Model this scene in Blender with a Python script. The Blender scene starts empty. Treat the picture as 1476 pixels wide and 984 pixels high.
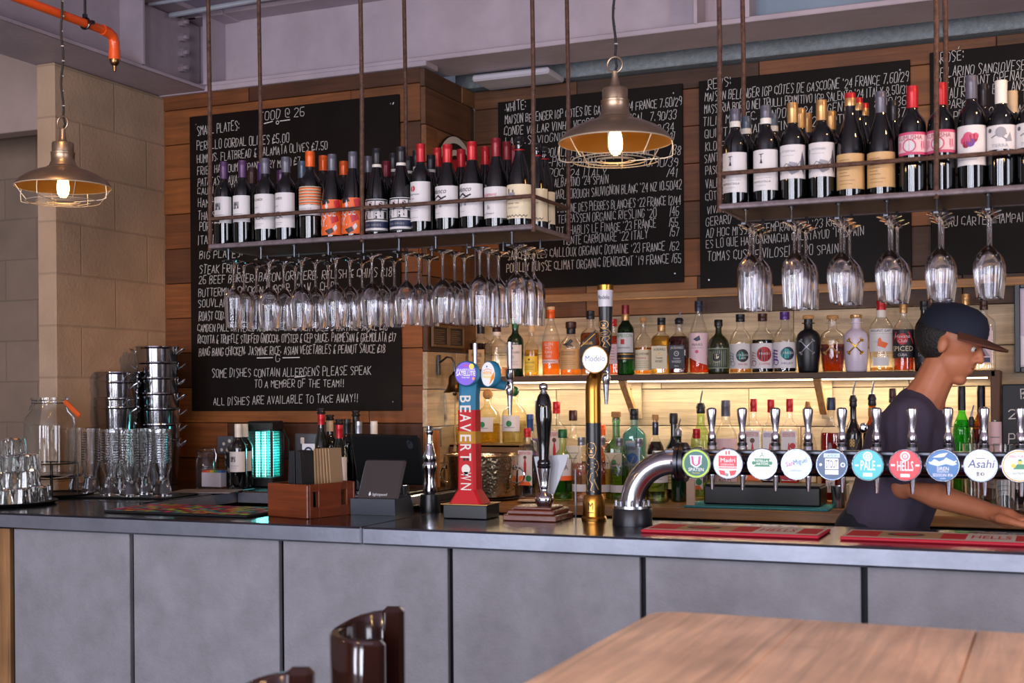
import bpy, math, random
from mathutils import Vector, Matrix
PI = math.pi
random.seed(7)
S = bpy.context.scene
COL = S.collection

# ------------------------------------------------------------------ camera
CF, CYAW, CROLL, CSY, CH = 1858.3, math.radians(23.06), math.radians(-.448), 71.86, 1.5
_c, _s = math.cos(CYAW), math.sin(CYAW)
FWD = Vector((-_s, _c, 0)); _r = Vector((_c, _s, 0)); _u = Vector((0, 0, 1))
RGT = _r * math.cos(CROLL) + _u * math.sin(CROLL)
UPV = _u * math.cos(CROLL) - _r * math.sin(CROLL)
cam_d = bpy.data.cameras.new('camera'); cam = bpy.data.objects.new('camera', cam_d); COL.objects.link(cam)
cam.matrix_world = Matrix(((RGT.x, UPV.x, -FWD.x, 0), (RGT.y, UPV.y, -FWD.y, 0), (RGT.z, UPV.z, -FWD.z, CH), (0, 0, 0, 1)))
cam_d.sensor_width = 36; cam_d.lens = CF / 1476 * 36; cam_d.shift_y = CSY / 1476
cam_d.clip_start = .05
cam_d.dof.use_dof = True; cam_d.dof.focus_distance = 4.95; cam_d.dof.aperture_fstop = 4.5
S.camera = cam

def ray(x, y): return FWD + RGT * ((x - 738) / CF) - UPV * ((y - 492 - CSY) / CF)
def atY(x, y, Y):
    d = ray(x, y) * (Y / ray(x, y).y); return Vector((d.x, d.y, d.z + CH))
def atX(x, y, X):
    d = ray(x, y) * (X / ray(x, y).x); return Vector((d.x, d.y, d.z + CH))
def atZ(x, y, z):
    d = ray(x, y) * ((z - CH) / ray(x, y).z); return Vector((d.x, d.y, d.z + CH))
def depth(p): return Vector((p[0], p[1], p[2] - CH)).dot(FWD)
def pxw(n, p): return n * depth(p) / CF        # width in metres of n pixels seen at p

# ------------------------------------------------------------------ render look
S.view_settings.view_transform = 'Standard'; S.view_settings.look = 'None'
S.view_settings.exposure = 0.22; S.view_settings.gamma = 1.0
S.view_settings.use_curve_mapping = False
cy = S.cycles
cy.use_denoising = True
cy.max_bounces = 22; cy.diffuse_bounces = 4; cy.glossy_bounces = 5; cy.transmission_bounces = 20
cy.transparent_max_bounces = 48; cy.caustics_reflective = False; cy.caustics_refractive = False
cy.sample_clamp_indirect = 6.0
W = bpy.data.worlds.new('sky'); S.world = W; W.use_nodes = True
W.node_tree.nodes['Background'].inputs[0].default_value = (.55, .62, .85, 1)
W.node_tree.nodes['Background'].inputs[1].default_value = .12

def area(name, loc, target, sx, sy, power, col, spread=None):
    l = bpy.data.lights.new(name, 'AREA'); l.shape = 'RECTANGLE'; l.size = sx; l.size_y = sy
    l.energy = power; l.color = col
    if spread: l.spread = spread
    o = bpy.data.objects.new(name, l); COL.objects.link(o); o.location = loc
    d = Vector(target) - Vector(loc); o.rotation_euler = d.to_track_quat('-Z', 'Y').to_euler(); return o
def point(name, loc, power, col, r=.03):
    l = bpy.data.lights.new(name, 'POINT'); l.energy = power; l.color = col; l.shadow_soft_size = r
    o = bpy.data.objects.new(name, l); COL.objects.link(o); o.location = loc; return o
def spot(name, loc, target, power, col, ang, blend=.6, r=.05):
    l = bpy.data.lights.new(name, 'SPOT'); l.energy = power; l.color = col; l.spot_size = math.radians(ang); l.spot_blend = blend; l.shadow_soft_size = r
    o = bpy.data.objects.new(name, l); COL.objects.link(o); o.location = loc
    d = Vector(target) - Vector(loc); o.rotation_euler = d.to_track_quat('-Z', 'Y').to_euler(); return o

DAY = (.85, .87, 1.0); WARM = (1.0, .58, .24); AMBER = (1.0, .50, .16)
# daylight through the street windows behind the camera (each lamp sits in its window opening)
WIN_X = (-3.9, -2.0, -.5, 1.0)
for i, wx in enumerate(WIN_X):
    area('window_daylight', (wx, -2.86, 1.5), (wx, 5, 1.5), .82, 2.7, 105, DAY)
area('side_window_daylight', (3.9, 1.2, 1.8), (-3, 3.6, 1.4), 1.6, 2.0, 70, DAY)
# warm spots added to light the timber wall and the bar, no fittings built
spot('added_warm_spot', (-1.35, 4.32, 2.86), (-2.85, 5.08, 1.55), 62, AMBER, 66)
spot('added_warm_spot', (-3.0, 3.0, 3.0), (-3.7, 5.0, 1.75), 16, WARM, 70)
spot('added_warm_spot', (.6, 3.2, 3.0), (-.9, 5.6, 2.1), 38, WARM, 80)
for x, y in ((-2.1, .6), (-.3, .3), (.9, 1.4), (-3.9, 1.4), (.3, 1.75)):  # the last bulb is added to brighten the table
    point('pendant_and_fill_bulb', (x, y, 2.2), 11, WARM, .045)

# ------------------------------------------------------------------ materials
def lin(h):
    h = h.lstrip('#'); o = []
    for i in (0, 2, 4):
        v = int(h[i:i + 2], 16) / 255
        o.append(v / 12.92 if v <= .04045 else ((v + .055) / 1.055) ** 2.4)
    return (*o, 1)
MATS = {}
def newmat(name):
    m = bpy.data.materials.new(name); m.use_nodes = True; MATS[name] = m
    return m, m.node_tree.nodes, m.node_tree.links, m.node_tree.nodes['Principled BSDF']
def mat(name, col, rough=.5, metal=0, spec=.5, emis=None, estr=0, var=0, vscale=20, bump=0, bscale=80, coat=0, stretch=None):
    """one Principled surface; VAR mixes in a noise of lighter and darker tone, BUMP a fine relief"""
    if name in MATS: return MATS[name]
    m, N, L, b = newmat(name)
    c = lin(col) if isinstance(col, str) else col
    b.inputs['Base Color'].default_value = c; b.inputs['Roughness'].default_value = rough
    b.inputs['Metallic'].default_value = metal; b.inputs['Specular IOR Level'].default_value = spec
    if coat: b.inputs['Coat Weight'].default_value = coat; b.inputs['Coat Roughness'].default_value = .08
    if emis: b.inputs['Emission Color'].default_value = lin(emis); b.inputs['Emission Strength'].default_value = estr
    if var or bump:
        tc = N.new('ShaderNodeTexCoord'); mp = N.new('ShaderNodeMapping'); L.new(tc.outputs['Object'], mp.inputs[0])
        if stretch: mp.inputs['Scale'].default_value = stretch
    if var:
        n = N.new('ShaderNodeTexNoise'); n.inputs['Scale'].default_value = vscale; n.inputs['Detail'].default_value = 6
        n.inputs['Roughness'].default_value = .65
        L.new(mp.outputs[0], n.inputs['Vector'])
        r = N.new('ShaderNodeValToRGB'); r.color_ramp.elements[0].position = .3; r.color_ramp.elements[1].position = .7
        r.color_ramp.elements[0].color = (*[x * (1 - var) for x in c[:3]], 1)
        r.color_ramp.elements[1].color = (*[min(1, x * (1 + var)) for x in c[:3]], 1)
        L.new(n.outputs['Fac'], r.inputs[0]); L.new(r.outputs[0], b.inputs['Base Color'])
    if bump:
        n2 = N.new('ShaderNodeTexNoise'); n2.inputs['Scale'].default_value = bscale; n2.inputs['Detail'].default_value = 4
        L.new(mp.outputs[0], n2.inputs['Vector'])
        bp = N.new('ShaderNodeBump'); bp.inputs['Strength'].default_value = bump; bp.inputs['Distance'].default_value = .01
        L.new(n2.outputs['Fac'], bp.inputs['Height']); L.new(bp.outputs[0], b.inputs['Normal'])
    return m

def wood(name, tones, rough=.55, grain=(1.2, 26, 26), bump=.25, island=True, spec=.35, knots=True):
    """timber with long grain along X; every board (mesh island) gets its own tone out of TONES"""
    m, N, L, b = newmat(name)
    tc = N.new('ShaderNodeTexCoord'); mp = N.new('ShaderNodeMapping'); mp.inputs['Scale'].default_value = grain
    geo = N.new('ShaderNodeNewGeometry')
    off = N.new('ShaderNodeVectorMath'); off.operation = 'SCALE'; off.inputs['Scale'].default_value = 37
    cmb = N.new('ShaderNodeCombineXYZ')
    for k in range(3): L.new(geo.outputs['Random Per Island'], cmb.inputs[k])
    L.new(cmb.outputs[0], off.inputs[0])
    add = N.new('ShaderNodeVectorMath'); L.new(tc.outputs['Object'], add.inputs[0]); L.new(off.outputs[0], add.inputs[1])
    L.new(add.outputs[0], mp.inputs[0])
    n = N.new('ShaderNodeTexNoise'); n.inputs['Scale'].default_value = 1.6; n.inputs['Detail'].default_value = 8; n.inputs['Roughness'].default_value = .7; n.inputs['Distortion'].default_value = .6
    L.new(mp.outputs[0], n.inputs['Vector'])
    n2 = N.new('ShaderNodeTexNoise'); n2.inputs['Scale'].default_value = 5; n2.inputs['Detail'].default_value = 5
    L.new(add.outputs[0], n2.inputs['Vector'])
    tone = N.new('ShaderNodeValToRGB'); tone.color_ramp.interpolation = 'CONSTANT'
    els = tone.color_ramp.elements
    while len(els) < len(tones): els.new(.5)
    for i, t in enumerate(tones): els[i].position = i / len(tones); els[i].color = lin(t)
    L.new(geo.outputs['Random Per Island'], tone.inputs[0])
    r = N.new('ShaderNodeMapRange'); r.inputs[1].default_value = .28; r.inputs[2].default_value = .72; r.inputs[3].default_value = .55; r.inputs[4].default_value = 1.32
    L.new(n.outputs['Fac'], r.inputs[0])
    r2 = N.new('ShaderNodeMapRange'); r2.inputs[1].default_value = .3; r2.inputs[2].default_value = .7; r2.inputs[3].default_value = .78; r2.inputs[4].default_value = 1.18
    L.new(n2.outputs['Fac'], r2.inputs[0])
    mu = N.new('ShaderNodeMath'); mu.operation = 'MULTIPLY'; L.new(r.outputs[0], mu.inputs[0]); L.new(r2.outputs[0], mu.inputs[1])
    last = mu
    if knots:
        v = N.new('ShaderNodeTexVoronoi'); v.inputs['Scale'].default_value = 2.6
        mk = N.new('ShaderNodeMapping'); mk.inputs['Scale'].default_value = (.8, 1.6, 1.6); L.new(add.outputs[0], mk.inputs[0]); L.new(mk.outputs[0], v.inputs['Vector'])
        kr = N.new('ShaderNodeMapRange'); kr.inputs[1].default_value = .03; kr.inputs[2].default_value = .10; kr.inputs[3].default_value = .3; kr.inputs[4].default_value = 1
        L.new(v.outputs['Distance'], kr.inputs[0])
        last = N.new('ShaderNodeMath'); last.operation = 'MULTIPLY'; L.new(mu.outputs[0], last.inputs[0]); L.new(kr.outputs[0], last.inputs[1])
    mx = N.new('ShaderNodeVectorMath'); mx.operation = 'SCALE'; L.new(tone.outputs[0], mx.inputs[0]); L.new(last.outputs[0], mx.inputs['Scale'])
    L.new(mx.outputs[0], b.inputs['Base Color'])
    b.inputs['Roughness'].default_value = rough; b.inputs['Specular IOR Level'].default_value = spec
    bp = N.new('ShaderNodeBump'); bp.inputs['Strength'].default_value = bump; bp.inputs['Distance'].default_value = .004
    L.new(n.outputs['Fac'], bp.inputs['Height']); L.new(bp.outputs[0], b.inputs['Normal'])
    return m

def thin_glass(name, tint=(1, 1, 1), edge=(.55, .58, .6), refl=.9, power=3.2, base=.06, rough=.015):
    """a thin wall of clear glass: passes light with a tint, mirrors more towards its rim"""
    m, N, L, b = newmat(name); N.remove(b)
    out = N['Material Output']
    lw = N.new('ShaderNodeLayerWeight'); lw.inputs[0].default_value = .5
    p = N.new('ShaderNodeMath'); p.operation = 'POWER'; p.inputs[1].default_value = power; L.new(lw.outputs['Facing'], p.inputs[0])
    f = N.new('ShaderNodeMath'); f.operation = 'MULTIPLY_ADD'; f.inputs[1].default_value = refl; f.inputs[2].default_value = base; L.new(p.outputs[0], f.inputs[0])
    f.use_clamp = True
    tr = N.new('ShaderNodeBsdfTransparent'); gl = N.new('ShaderNodeBsdfGlossy'); gl.inputs['Roughness'].default_value = rough
    mc = N.new('ShaderNodeMix'); mc.data_type = 'RGBA'
    mc.inputs['A'].default_value = (*tint, 1); mc.inputs['B'].default_value = (*[a * e for a, e in zip(tint, edge)], 1)
    L.new(p.outputs[0], mc.inputs['Factor']); L.new(mc.outputs['Result'], tr.inputs[0])
    mix = N.new('ShaderNodeMixShader'); L.new(f.outputs[0], mix.inputs[0]); L.new(tr.outputs[0], mix.inputs[1]); L.new(gl.outputs[0], mix.inputs[2])
    L.new(mix.outputs[0], out.inputs[0]); return m

GLASS = thin_glass('clear_glass')
JARG = thin_glass('jar_glass', (.97, .975, .97), (.7, .7, .7), .7, 3.4, .04)
def solid_glass(name, col=(1, 1, 1), rough=0, ior=1.45):
    m, N, L, b = newmat(name); N.remove(b); g = N.new('ShaderNodeBsdfGlass'); g.inputs['Color'].default_value = (*col, 1); g.inputs['Roughness'].default_value = rough; g.inputs['IOR'].default_value = ior
    L.new(g.outputs[0], N['Material Output'].inputs[0]); return m
STEM = solid_glass('stemware_crystal', (.99, .99, 1)); TUMG = solid_glass('tumbler_glass', (.985, .99, .985), .01)
def liquid(name, col):
    return MATS.get(name) or thin_glass(name, tuple(c ** .62 for c in lin(col)[:3]), (.5, .45, .4), .35, 3, .03)

# ------------------------------------------------------------------ mesh builder
class MB:
    def __init__(s): s.v = []; s.f = []; s.m = []; s.sm = []
    def add(s, vs, fs, mi=0, smooth=True, M=None):
        o = len(s.v)
        s.v.extend([tuple(M @ Vector(p)) for p in vs] if M is not None else [tuple(p) for p in vs])
        for f in fs: s.f.append([i + o for i in f]); s.m.append(mi); s.sm.append(smooth)
        return s
    def box(s, c, d, mi=0, b=0, M=None, rz=0):
        x, y, z = (k / 2 for k in d); b = min(b, x * .9, y * .9, z * .9)
        if rz or M is None:
            T = Matrix.Translation(c) @ Matrix.Rotation(rz, 4, 'Z'); M = T if M is None else M @ T
        else: M = M @ Matrix.Translation(c)
        if b <= 0:
            vs = [(i * x, j * y, k * z) for i in (-1, 1) for j in (-1, 1) for k in (-1, 1)]
            fs = [(0, 1, 3, 2), (4, 6, 7, 5), (0, 4, 5, 1), (2, 3, 7, 6), (0, 2, 6, 4), (1, 5, 7, 3)]
            return s.add(vs, fs, mi, False, M)
        vs = []; ix = {}
        for i in (-1, 1):
            for j in (-1, 1):
                for k in (-1, 1):
                    for a in range(3):
                        ix[i, j, k, a] = len(vs)
                        vs.append((i * (x - b * (a != 0)), j * (y - b * (a != 1)), k * (z - b * (a != 2))))
        fs = []
        for a, (p, q) in enumerate(((1, 2), (0, 2), (0, 1))):
            for sg in (-1, 1):
                def key(u, w):
                    t = [0, 0, 0]; t[a] = sg; t[p] = u; t[q] = w; return ix[(*t, a)]
                f = [key(-1, -1), key(1, -1), key(1, 1), key(-1, 1)]
                fs.append(f if (sg > 0) == (a != 1) else f[::-1])
        for a, b2, c2 in ((0, 1, 2), (0, 2, 1), (1, 2, 0)):
            for u in (-1, 1):
                for w in (-1, 1):
                    t0 = [0, 0, 0]; t0[a] = u; t0[b2] = w; t1 = t0[:]; t0[c2] = -1; t1[c2] = 1
                    f = [ix[(*t0, a)], ix[(*t1, a)], ix[(*t1, b2)], ix[(*t0, b2)]]
                    fs.append(s._out(vs, f))
        for i in (-1, 1):
            for j in (-1, 1):
                for k in (-1, 1): fs.append(s._out(vs, [ix[i, j, k, 0], ix[i, j, k, 1], ix[i, j, k, 2]]))
        fs = [s._out(vs, f) for f in fs]
        return s.add(vs, fs, mi, False, M)
    @staticmethod
    def _out(vs, f):
        a, b, c = (Vector(vs[i]) for i in f[:3]); n = (b - a).cross(c - a)
        mid = sum((Vector(vs[i]) for i in f), Vector()) / len(f)
        return f if n.dot(mid) >= 0 else f[::-1]
    def lathe(s, prof, seg=24, mi=0, M=None, a0=0, a1=2 * PI, smooth=True):
        """PROF: (r, z) or (r, z, n, k): n a superellipse exponent (square shoulders), k depth over width"""
        full = abs(a1 - a0 - 2 * PI) < 1e-6; cols = seg if full else seg + 1
        vs, fs, rings = [], [], []
        for p in prof:
            r, z = p[0], p[1]; n = p[2] if len(p) > 2 else 2; k = p[3] if len(p) > 3 else 1
            if r <= 1e-7: rings.append([len(vs)]); vs.append((0, 0, z)); continue
            ring = []
            for i in range(cols):
                t = a0 + (a1 - a0) * i / seg; ct, st = math.cos(t), math.sin(t)
                q = 1 if n == 2 else (abs(ct) ** n + abs(st) ** n) ** (-1 / n)
                ring.append(len(vs)); vs.append((r * q * ct, r * q * st * k, z))
            rings.append(ring)
        for A, B in zip(rings, rings[1:]):
            if len(A) == 1 and len(B) == 1: continue
            for i in range(seg):
                j = (i + 1) % cols
                if len(A) == 1: fs.append((A[0], B[j], B[i]))
                elif len(B) == 1: fs.append((A[i], A[j], B[0]))
                else: fs.append((A[i], A[j], B[j], B[i]))
        return s.add(vs, fs, mi, smooth, M)
    def cyl(s, a, b, r, r2=None, seg=16, mi=0, cap=True, M=None):
        a, b = Vector(a), Vector(b); d = b - a; L_ = d.length; r2 = r if r2 is None else r2
        T = Matrix.Translation(a) @ d.to_track_quat('Z', 'Y').to_matrix().to_4x4()
        if M is not None: T = M @ T
        pr = [(r, 0), (r2, L_)]
        if cap: pr = [(0, 0)] + pr + [(0, L_)]
        return s.lathe(pr, seg, mi, T)
    def tube(s, pts, r, seg=8, mi=0, closed=False, M=None, cap=True):
        pts = [Vector(p) for p in pts]; n = len(pts); rs = r if isinstance(r, (list, tuple)) else [r] * n
        vs, fs = [], []; up = None
        for i, p in enumerate(pts):
            a = pts[i - 1] if (i > 0 or closed) else p; b = pts[(i + 1) % n] if (i < n - 1 or closed) else p
            t = (b - a).normalized()
            if up is None:
                up = Vector((0, 0, 1)) if abs(t.z) < .9 else Vector((1, 0, 0))
            sd = t.cross(up)
            if sd.length < 1e-6: sd = t.orthogonal()
            sd.normalize(); up = sd.cross(t).normalized()
            for k in range(seg):
                q = 2 * PI * k / seg; vs.append(p + (sd * math.cos(q) + up * math.sin(q)) * rs[i])
        for i in range(n if closed else n - 1):
            for k in range(seg):
                a, b = i * seg, ((i + 1) % n) * seg; j = (k + 1) % seg
                fs.append((a + k, a + j, b + j, b + k))
        if cap and not closed: fs += [tuple(range(seg))[::-1], tuple(range((n - 1) * seg, n * seg))]
        return s.add(vs, fs, mi, True, M)
    def ball(s, c, r, seg=16, rings=10, mi=0, sc=(1, 1, 1), M=None):
        pr = [(r * math.sin(PI * i / rings), -r * math.cos(PI * i / rings)) for i in range(rings + 1)]
        pr[0] = (0, -r); pr[-1] = (0, r)
        T = Matrix.Translation(c) @ Matrix.Diagonal((*sc, 1))
        return s.lathe(pr, seg, mi, T if M is None else M @ T)
    def torus(s, c, R, r, seg=24, k=8, mi=0, axis='Z', M=None):
        pts = []
        for i in range(seg):
            t = 2 * PI * i / seg; a, b = R * math.cos(t), R * math.sin(t)
            pts.append(Vector(c) + Vector({'Z': (a, b, 0), 'Y': (a, 0, b), 'X': (0, a, b)}[axis]))
        return s.tube(pts, r, k, mi, True, M)
    def prism(s, poly, h, mi=0, M=None, smooth=False):
        """a flat outline in XY pushed up by H"""
        n = len(poly); vs = [(x, y, 0) for x, y in poly] + [(x, y, h) for x, y in poly]
        fs = [tuple(range(n))[::-1], tuple(range(n, 2 * n))] + [(i, (i + 1) % n, n + (i + 1) % n, n + i) for i in range(n)]
        return s.add(vs, fs, mi, smooth, M)
    def quad(s, a, b, c, d, mi=0): return s.add([a, b, c, d], [(0, 1, 2, 3)], mi, False)
    def mesh(s, name, mats, sharp=38):
        me = bpy.data.meshes.new(name); me.from_pydata(s.v, [], s.f)
        mats = mats if isinstance(mats, (list, tuple)) else [mats]
        for m in mats: me.materials.append(m)
        me.polygons.foreach_set('material_index', s.m); me.polygons.foreach_set('use_smooth', s.sm)
        me.update()
        if any(s.sm) and sharp: me.set_sharp_from_angle(angle=math.radians(sharp))
        return me
    def build(s, name, mats, parent=None, loc=None, rot=None, sharp=38):
        return link(name, s.mesh(name, mats, sharp), parent, loc, rot)

def link(name, me, parent=None, loc=None, rot=None):
    o = bpy.data.objects.new(name, me); COL.objects.link(o)
    if parent is not None: o.parent = parent
    if loc is not None: o.location = loc
    if rot is not None: o.rotation_euler = rot
    return o
def tag(o, label=None, cat=None, group=None, kind=None):
    if label: o['label'] = label
    if cat: o['category'] = cat
    if group: o['group'] = group
    if kind: o['kind'] = kind
    return o
def struct(o): o['kind'] = 'structure'; return o
def thing(name, label, cat, loc=(0, 0, 0), rz=0, group=None):
    o = bpy.data.objects.new(name, None); COL.objects.link(o); o.location = loc; o.rotation_euler = (0, 0, rz)
    o.empty_display_size = .05
    return tag(o, label, cat, group)
def copy_tree(o, parent=None):
    c = o.copy(); COL.objects.link(c); c.parent = parent
    for ch in list(o.children): copy_tree(ch, c)
    return c
def again(src, label, loc, rz=None, group=None):
    c = copy_tree(src); c['label'] = label; c.location = loc
    if rz is not None: c.rotation_euler = (0, 0, rz)
    if group: c['group'] = group
    return c

# ------------------------------------------------------------------ lettering
_tc = {}
def glyph_mesh(txt, fat=0):
    """flat letters of the built-in font: (verts, faces, width) at cap height about .7"""
    if (txt, fat) in _tc: return _tc[txt, fat]
    cu = bpy.data.curves.new('letters', 'FONT'); cu.body = txt; cu.resolution_u = 2; cu.fill_mode = 'FRONT'; cu.offset = fat
    o = bpy.data.objects.new('letters', cu); COL.objects.link(o)
    dg = bpy.context.evaluated_depsgraph_get(); dg.update()
    me = bpy.data.meshes.new_from_object(o.evaluated_get(dg))
    vs = [tuple(v.co) for v in me.vertices]; fs = [tuple(p.vertices) for p in me.polygons]
    w = max((v[0] for v in vs), default=0)
    bpy.data.objects.remove(o); bpy.data.curves.remove(cu); bpy.data.meshes.remove(me)
    _tc[txt, fat] = (vs, fs, w); return _tc[txt, fat]
def letters(mb, txt, cx, y, h, mi, fn, width=None, shear=0, align='c', rot=0, bold=0):
    """letters of cap height H centred at CX on baseline Y, carried to the surface by FN(x, y)"""
    vs, fs, w = glyph_mesh(txt, .01 if bold and 'M' not in txt and 'W' not in txt and 'N' not in txt else 0); k = h / .69; kx = k if width is None else width / max(w, 1e-6)
    x0 = cx - (w * kx / 2 if align == 'c' else 0); cr, sr = math.cos(rot), math.sin(rot)
    out = []
    for a, b, _ in vs:
        px, py = x0 + a * kx + b * k * shear - cx, b * k
        out.append(fn(cx + px * cr - py * sr, y + px * sr + py * cr))
    mb.add(out, fs, mi, False)
STROKE = {
'A': '002640|1232', 'B': '00063645340333|03344231200', 'C': '45362605014130', 'D': '0006264532201000', 'E': '460600 40|0333', 'F': '460600|0333',
'G': '453616040110304233', 'H': '0006|0343|4640', 'I': '1016', 'J': '1646|36311001', 'K': '0006|4603 40', 'L': '060040', 'M': '0006234640', 'N': '00064046',
'O': '163645413010010516', 'P': '00063645433303', 'Q': '163645413010010516|2240', 'R': '0006364543330340', 'S': '45361605144231 3010', 'T': '0646|2620', 'U': '060110304146',
'V': '062046', 'W': '0610233046', 'X': '0046|0640', 'Y': '062346|2320', 'Z': '06460040',
'0': '163645413010010516', '1': '152620', '2': '0516364544004 0', '3': '05163645332342301001', '4': '30360242', '5': '4606033342301001', '6': '46160501103041423303', '7': '064610',
'8': '163644120110304133041516', '9': '42330415163645 4130', '£': '4536260 15 1000 40|0333', '&': '4011154 62614 3010 0142', '@': '33232232 4345361605011040', ':': '1112|1415', ',': '1201', '.': '1011', "'": '1516', '/': '0046',
'!': '2622|2021', '-': '0343', '(': '26131122', ')': '16232110', 'É': '450500 40|0333|1627', '*': '2325'}
def chalk_strokes(ch):
    out = []
    for part in STROKE.get(ch, '').replace(' ', '').split('|'):
        if part: out.append([(int(part[i]), int(part[i + 1])) for i in range(0, len(part) - 1, 2)])
    return out
def chalk(mb, txt, p0, p1, h, fn, mi=0, w=.0036, rnd=None):
    """one hand-chalked line from P0 to P1 (board metres), letters of height H"""
    rnd = rnd or random
    n = sum(.55 if c in " .,':!1I/" else 1 for c in txt); L_ = (Vector(p1) - Vector(p0)).length; adv = L_ / max(n, 1)
    dx, dy = (p1[0] - p0[0]) / max(L_, 1e-6), (p1[1] - p0[1]) / max(L_, 1e-6)
    x = 0; lean = rnd.uniform(.02, .1)
    for ch in txt:
        a = adv * (.55 if ch in " .,':!1I/" else 1); small = ch.islower()
        c = ch.upper(); hh = h * (.62 if small else 1) * rnd.uniform(.9, 1.1); up = h * .4 if small else rnd.uniform(-.06, .06) * h
        for st in chalk_strokes(c):
            pts = [(x + a * (.10 + .70 * q[0] / 4) + lean * hh * q[1] / 6 + rnd.uniform(-.04, .04) * a, up + hh * q[1] / 6 + rnd.uniform(-.03, .03) * hh) for q in st]
            if len(pts) == 1: pts.append((pts[0][0] + w, pts[0][1]))
            line(mb, [(p0[0] + u * dx - v * dy, p0[1] + u * dy + v * dx) for u, v in pts], w, mi, fn)
        x += a
def line(mb, pts, w, mi, fn, closed=False):
    """a ribbon of width W along PTS, carried by FN"""
    if closed: pts = list(pts) + [pts[0]]
    for (a, b), (c, d) in zip(pts, pts[1:]):
        l = math.hypot(c - a, d - b)
        if l < 1e-7: continue
        ux, uy = (c - a) / l * w * .35, (d - b) / l * w * .35; nx, ny = -(d - b) / l * w / 2, (c - a) / l * w / 2
        mb.add([fn(a - ux + nx, b - uy + ny), fn(a - ux - nx, b - uy - ny), fn(c + ux - nx, d + uy - ny), fn(c + ux + nx, d + uy + ny)], [(0, 1, 2, 3)], mi, False)
def disc(mb, cx, cy, r, mi, fn, seg=20, ry=None, r0=0):
    ry = ry or r
    o = [fn(cx + r * math.cos(2 * PI * i / seg), cy + ry * math.sin(2 * PI * i / seg)) for i in range(seg)]
    if r0:
        k = r0 / r; q = [fn(cx + r0 * math.cos(2 * PI * i / seg), cy + ry * k * math.sin(2 * PI * i / seg)) for i in range(seg)]
        mb.add(o + q, [(i, (i + 1) % seg, seg + (i + 1) % seg, seg + i) for i in range(seg)], mi, False)
    else: mb.add(o, [tuple(range(seg))], mi, False)
def strips(mb, pts, mi, fn, st):
    """an outline laid on a round surface: cut into upright strips of width ST so that it follows the curve"""
    x0 = min(p[0] for p in pts); x1 = max(p[0] for p in pts); n = max(1, math.ceil((x1 - x0) / st))
    def clip(q, xc, keep_gt):
        out = []
        for i in range(len(q)):
            a, b = q[i], q[(i + 1) % len(q)]; ia, ib = ((a[0] >= xc) == keep_gt or a[0] == xc), ((b[0] >= xc) == keep_gt or b[0] == xc)
            if ia: out.append(a)
            if ia != ib: t = (xc - a[0]) / (b[0] - a[0]); out.append((xc, a[1] + (b[1] - a[1]) * t))
        return out
    for i in range(n):
        q = clip(clip(list(pts), x0 + (x1 - x0) * i / n, True) or [], x0 + (x1 - x0) * (i + 1) / n, False) if n > 1 else pts
        if len(q) >= 3: mb.add([fn(*p) for p in q], [tuple(range(len(q)))], mi, False)
def rect(mb, x, y, w, h, mi, fn, nx=1):
    for i in range(nx):
        a, b = x + w * i / nx, x + w * (i + 1) / nx
        mb.add([fn(a, y), fn(b, y), fn(b, y + h), fn(a, y + h)], [(0, 1, 2, 3)], mi, False)
def poly(mb, pts, mi, fn): mb.add([fn(*p) for p in pts], [tuple(range(len(pts)))], mi, False)
# ------------------------------------------------------------------ common materials
BROWN = ['#643e22', '#754626', '#4d301e', '#83532e', '#583820', '#6c4228', '#422b1d', '#8a5b34']
ORANGE = ['#6c3e1e', '#7a4722', '#55311a', '#864f24', '#482a18', '#704220']
PALE = ['#b8a488', '#a9957a', '#c2af94', '#9c8a70', '#b29e84', '#ad9a80']
M_WALLX = wood('timber_cladding', BROWN); M_FOODX = wood('timber_cladding_warm', ORANGE)
M_PALE = wood('timber_cladding_pale', PALE, bump=.35)
M_RETY = wood('timber_cladding_return', ['#5a3b26', '#6d4930', '#4b3424', '#7a5638'], grain=(26, 1.2, 26))
M_RETLIT = wood('timber_cladding_return_lit', PALE, grain=(26, 1.2, 26))  # lit copy for the return's lower boards: shelf strip light put into the colour
M_SHELF = wood('dark_shelf_timber', ['#4a3324'], knots=False)
M_COUNTER = wood('counter_timber', ['#9a6a3c'], rough=.3, knots=False, spec=.5)
M_CRATE = wood('crate_timber', ['#8d6a45', '#7b5a3a', '#9b7750'])
M_BLACK = mat('black_plastic', '#0b0c0f', .35)
M_BLACKM = mat('matt_black', '#08090b', .6)
M_BOARD = mat('blackboard_paint', '#15100d', .5, spec=.10, var=.35, vscale=3)
M_CHALK = mat('chalk', '#cfccca', .9)
M_STEEL = mat('brushed_steel', '#b9bcc2', .22, 1.0)
M_CHROME = mat('chrome', '#d5d8de', .06, 1.0)
M_DKSTEEL = mat('dark_steel', '#4a4c52', .3, 1.0)
M_RUST = mat('rusty_bar', '#5f4438', .62, .55, var=.45, vscale=60, bump=.5, bscale=220)
M_BRASSY = mat('aged_nickel', '#ab937c', .36, .9, var=.12, vscale=12)
M_WHITEP = mat('white_paper', '#d9d5d2', .7)
M_BOLT = M_STEEL
M_PAINT = mat('painted_steel', '#a89aa4', .5, var=.10, vscale=6, bump=.15, bscale=30)
M_PAINT2 = mat('painted_steel_grey', '#9a9ea8', .6, var=.12, vscale=8)
M_CONC = mat('concrete_lintel', '#868d90', .85, var=.22, vscale=45, bump=.7, bscale=160)
M_CEIL = mat('ceiling_paint', '#9f97a8', .7, var=.06, vscale=5)
M_GREYPL = mat('grey_plaster', '#8d857e', .85, var=.1, vscale=7, bump=.3, bscale=60)

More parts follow.
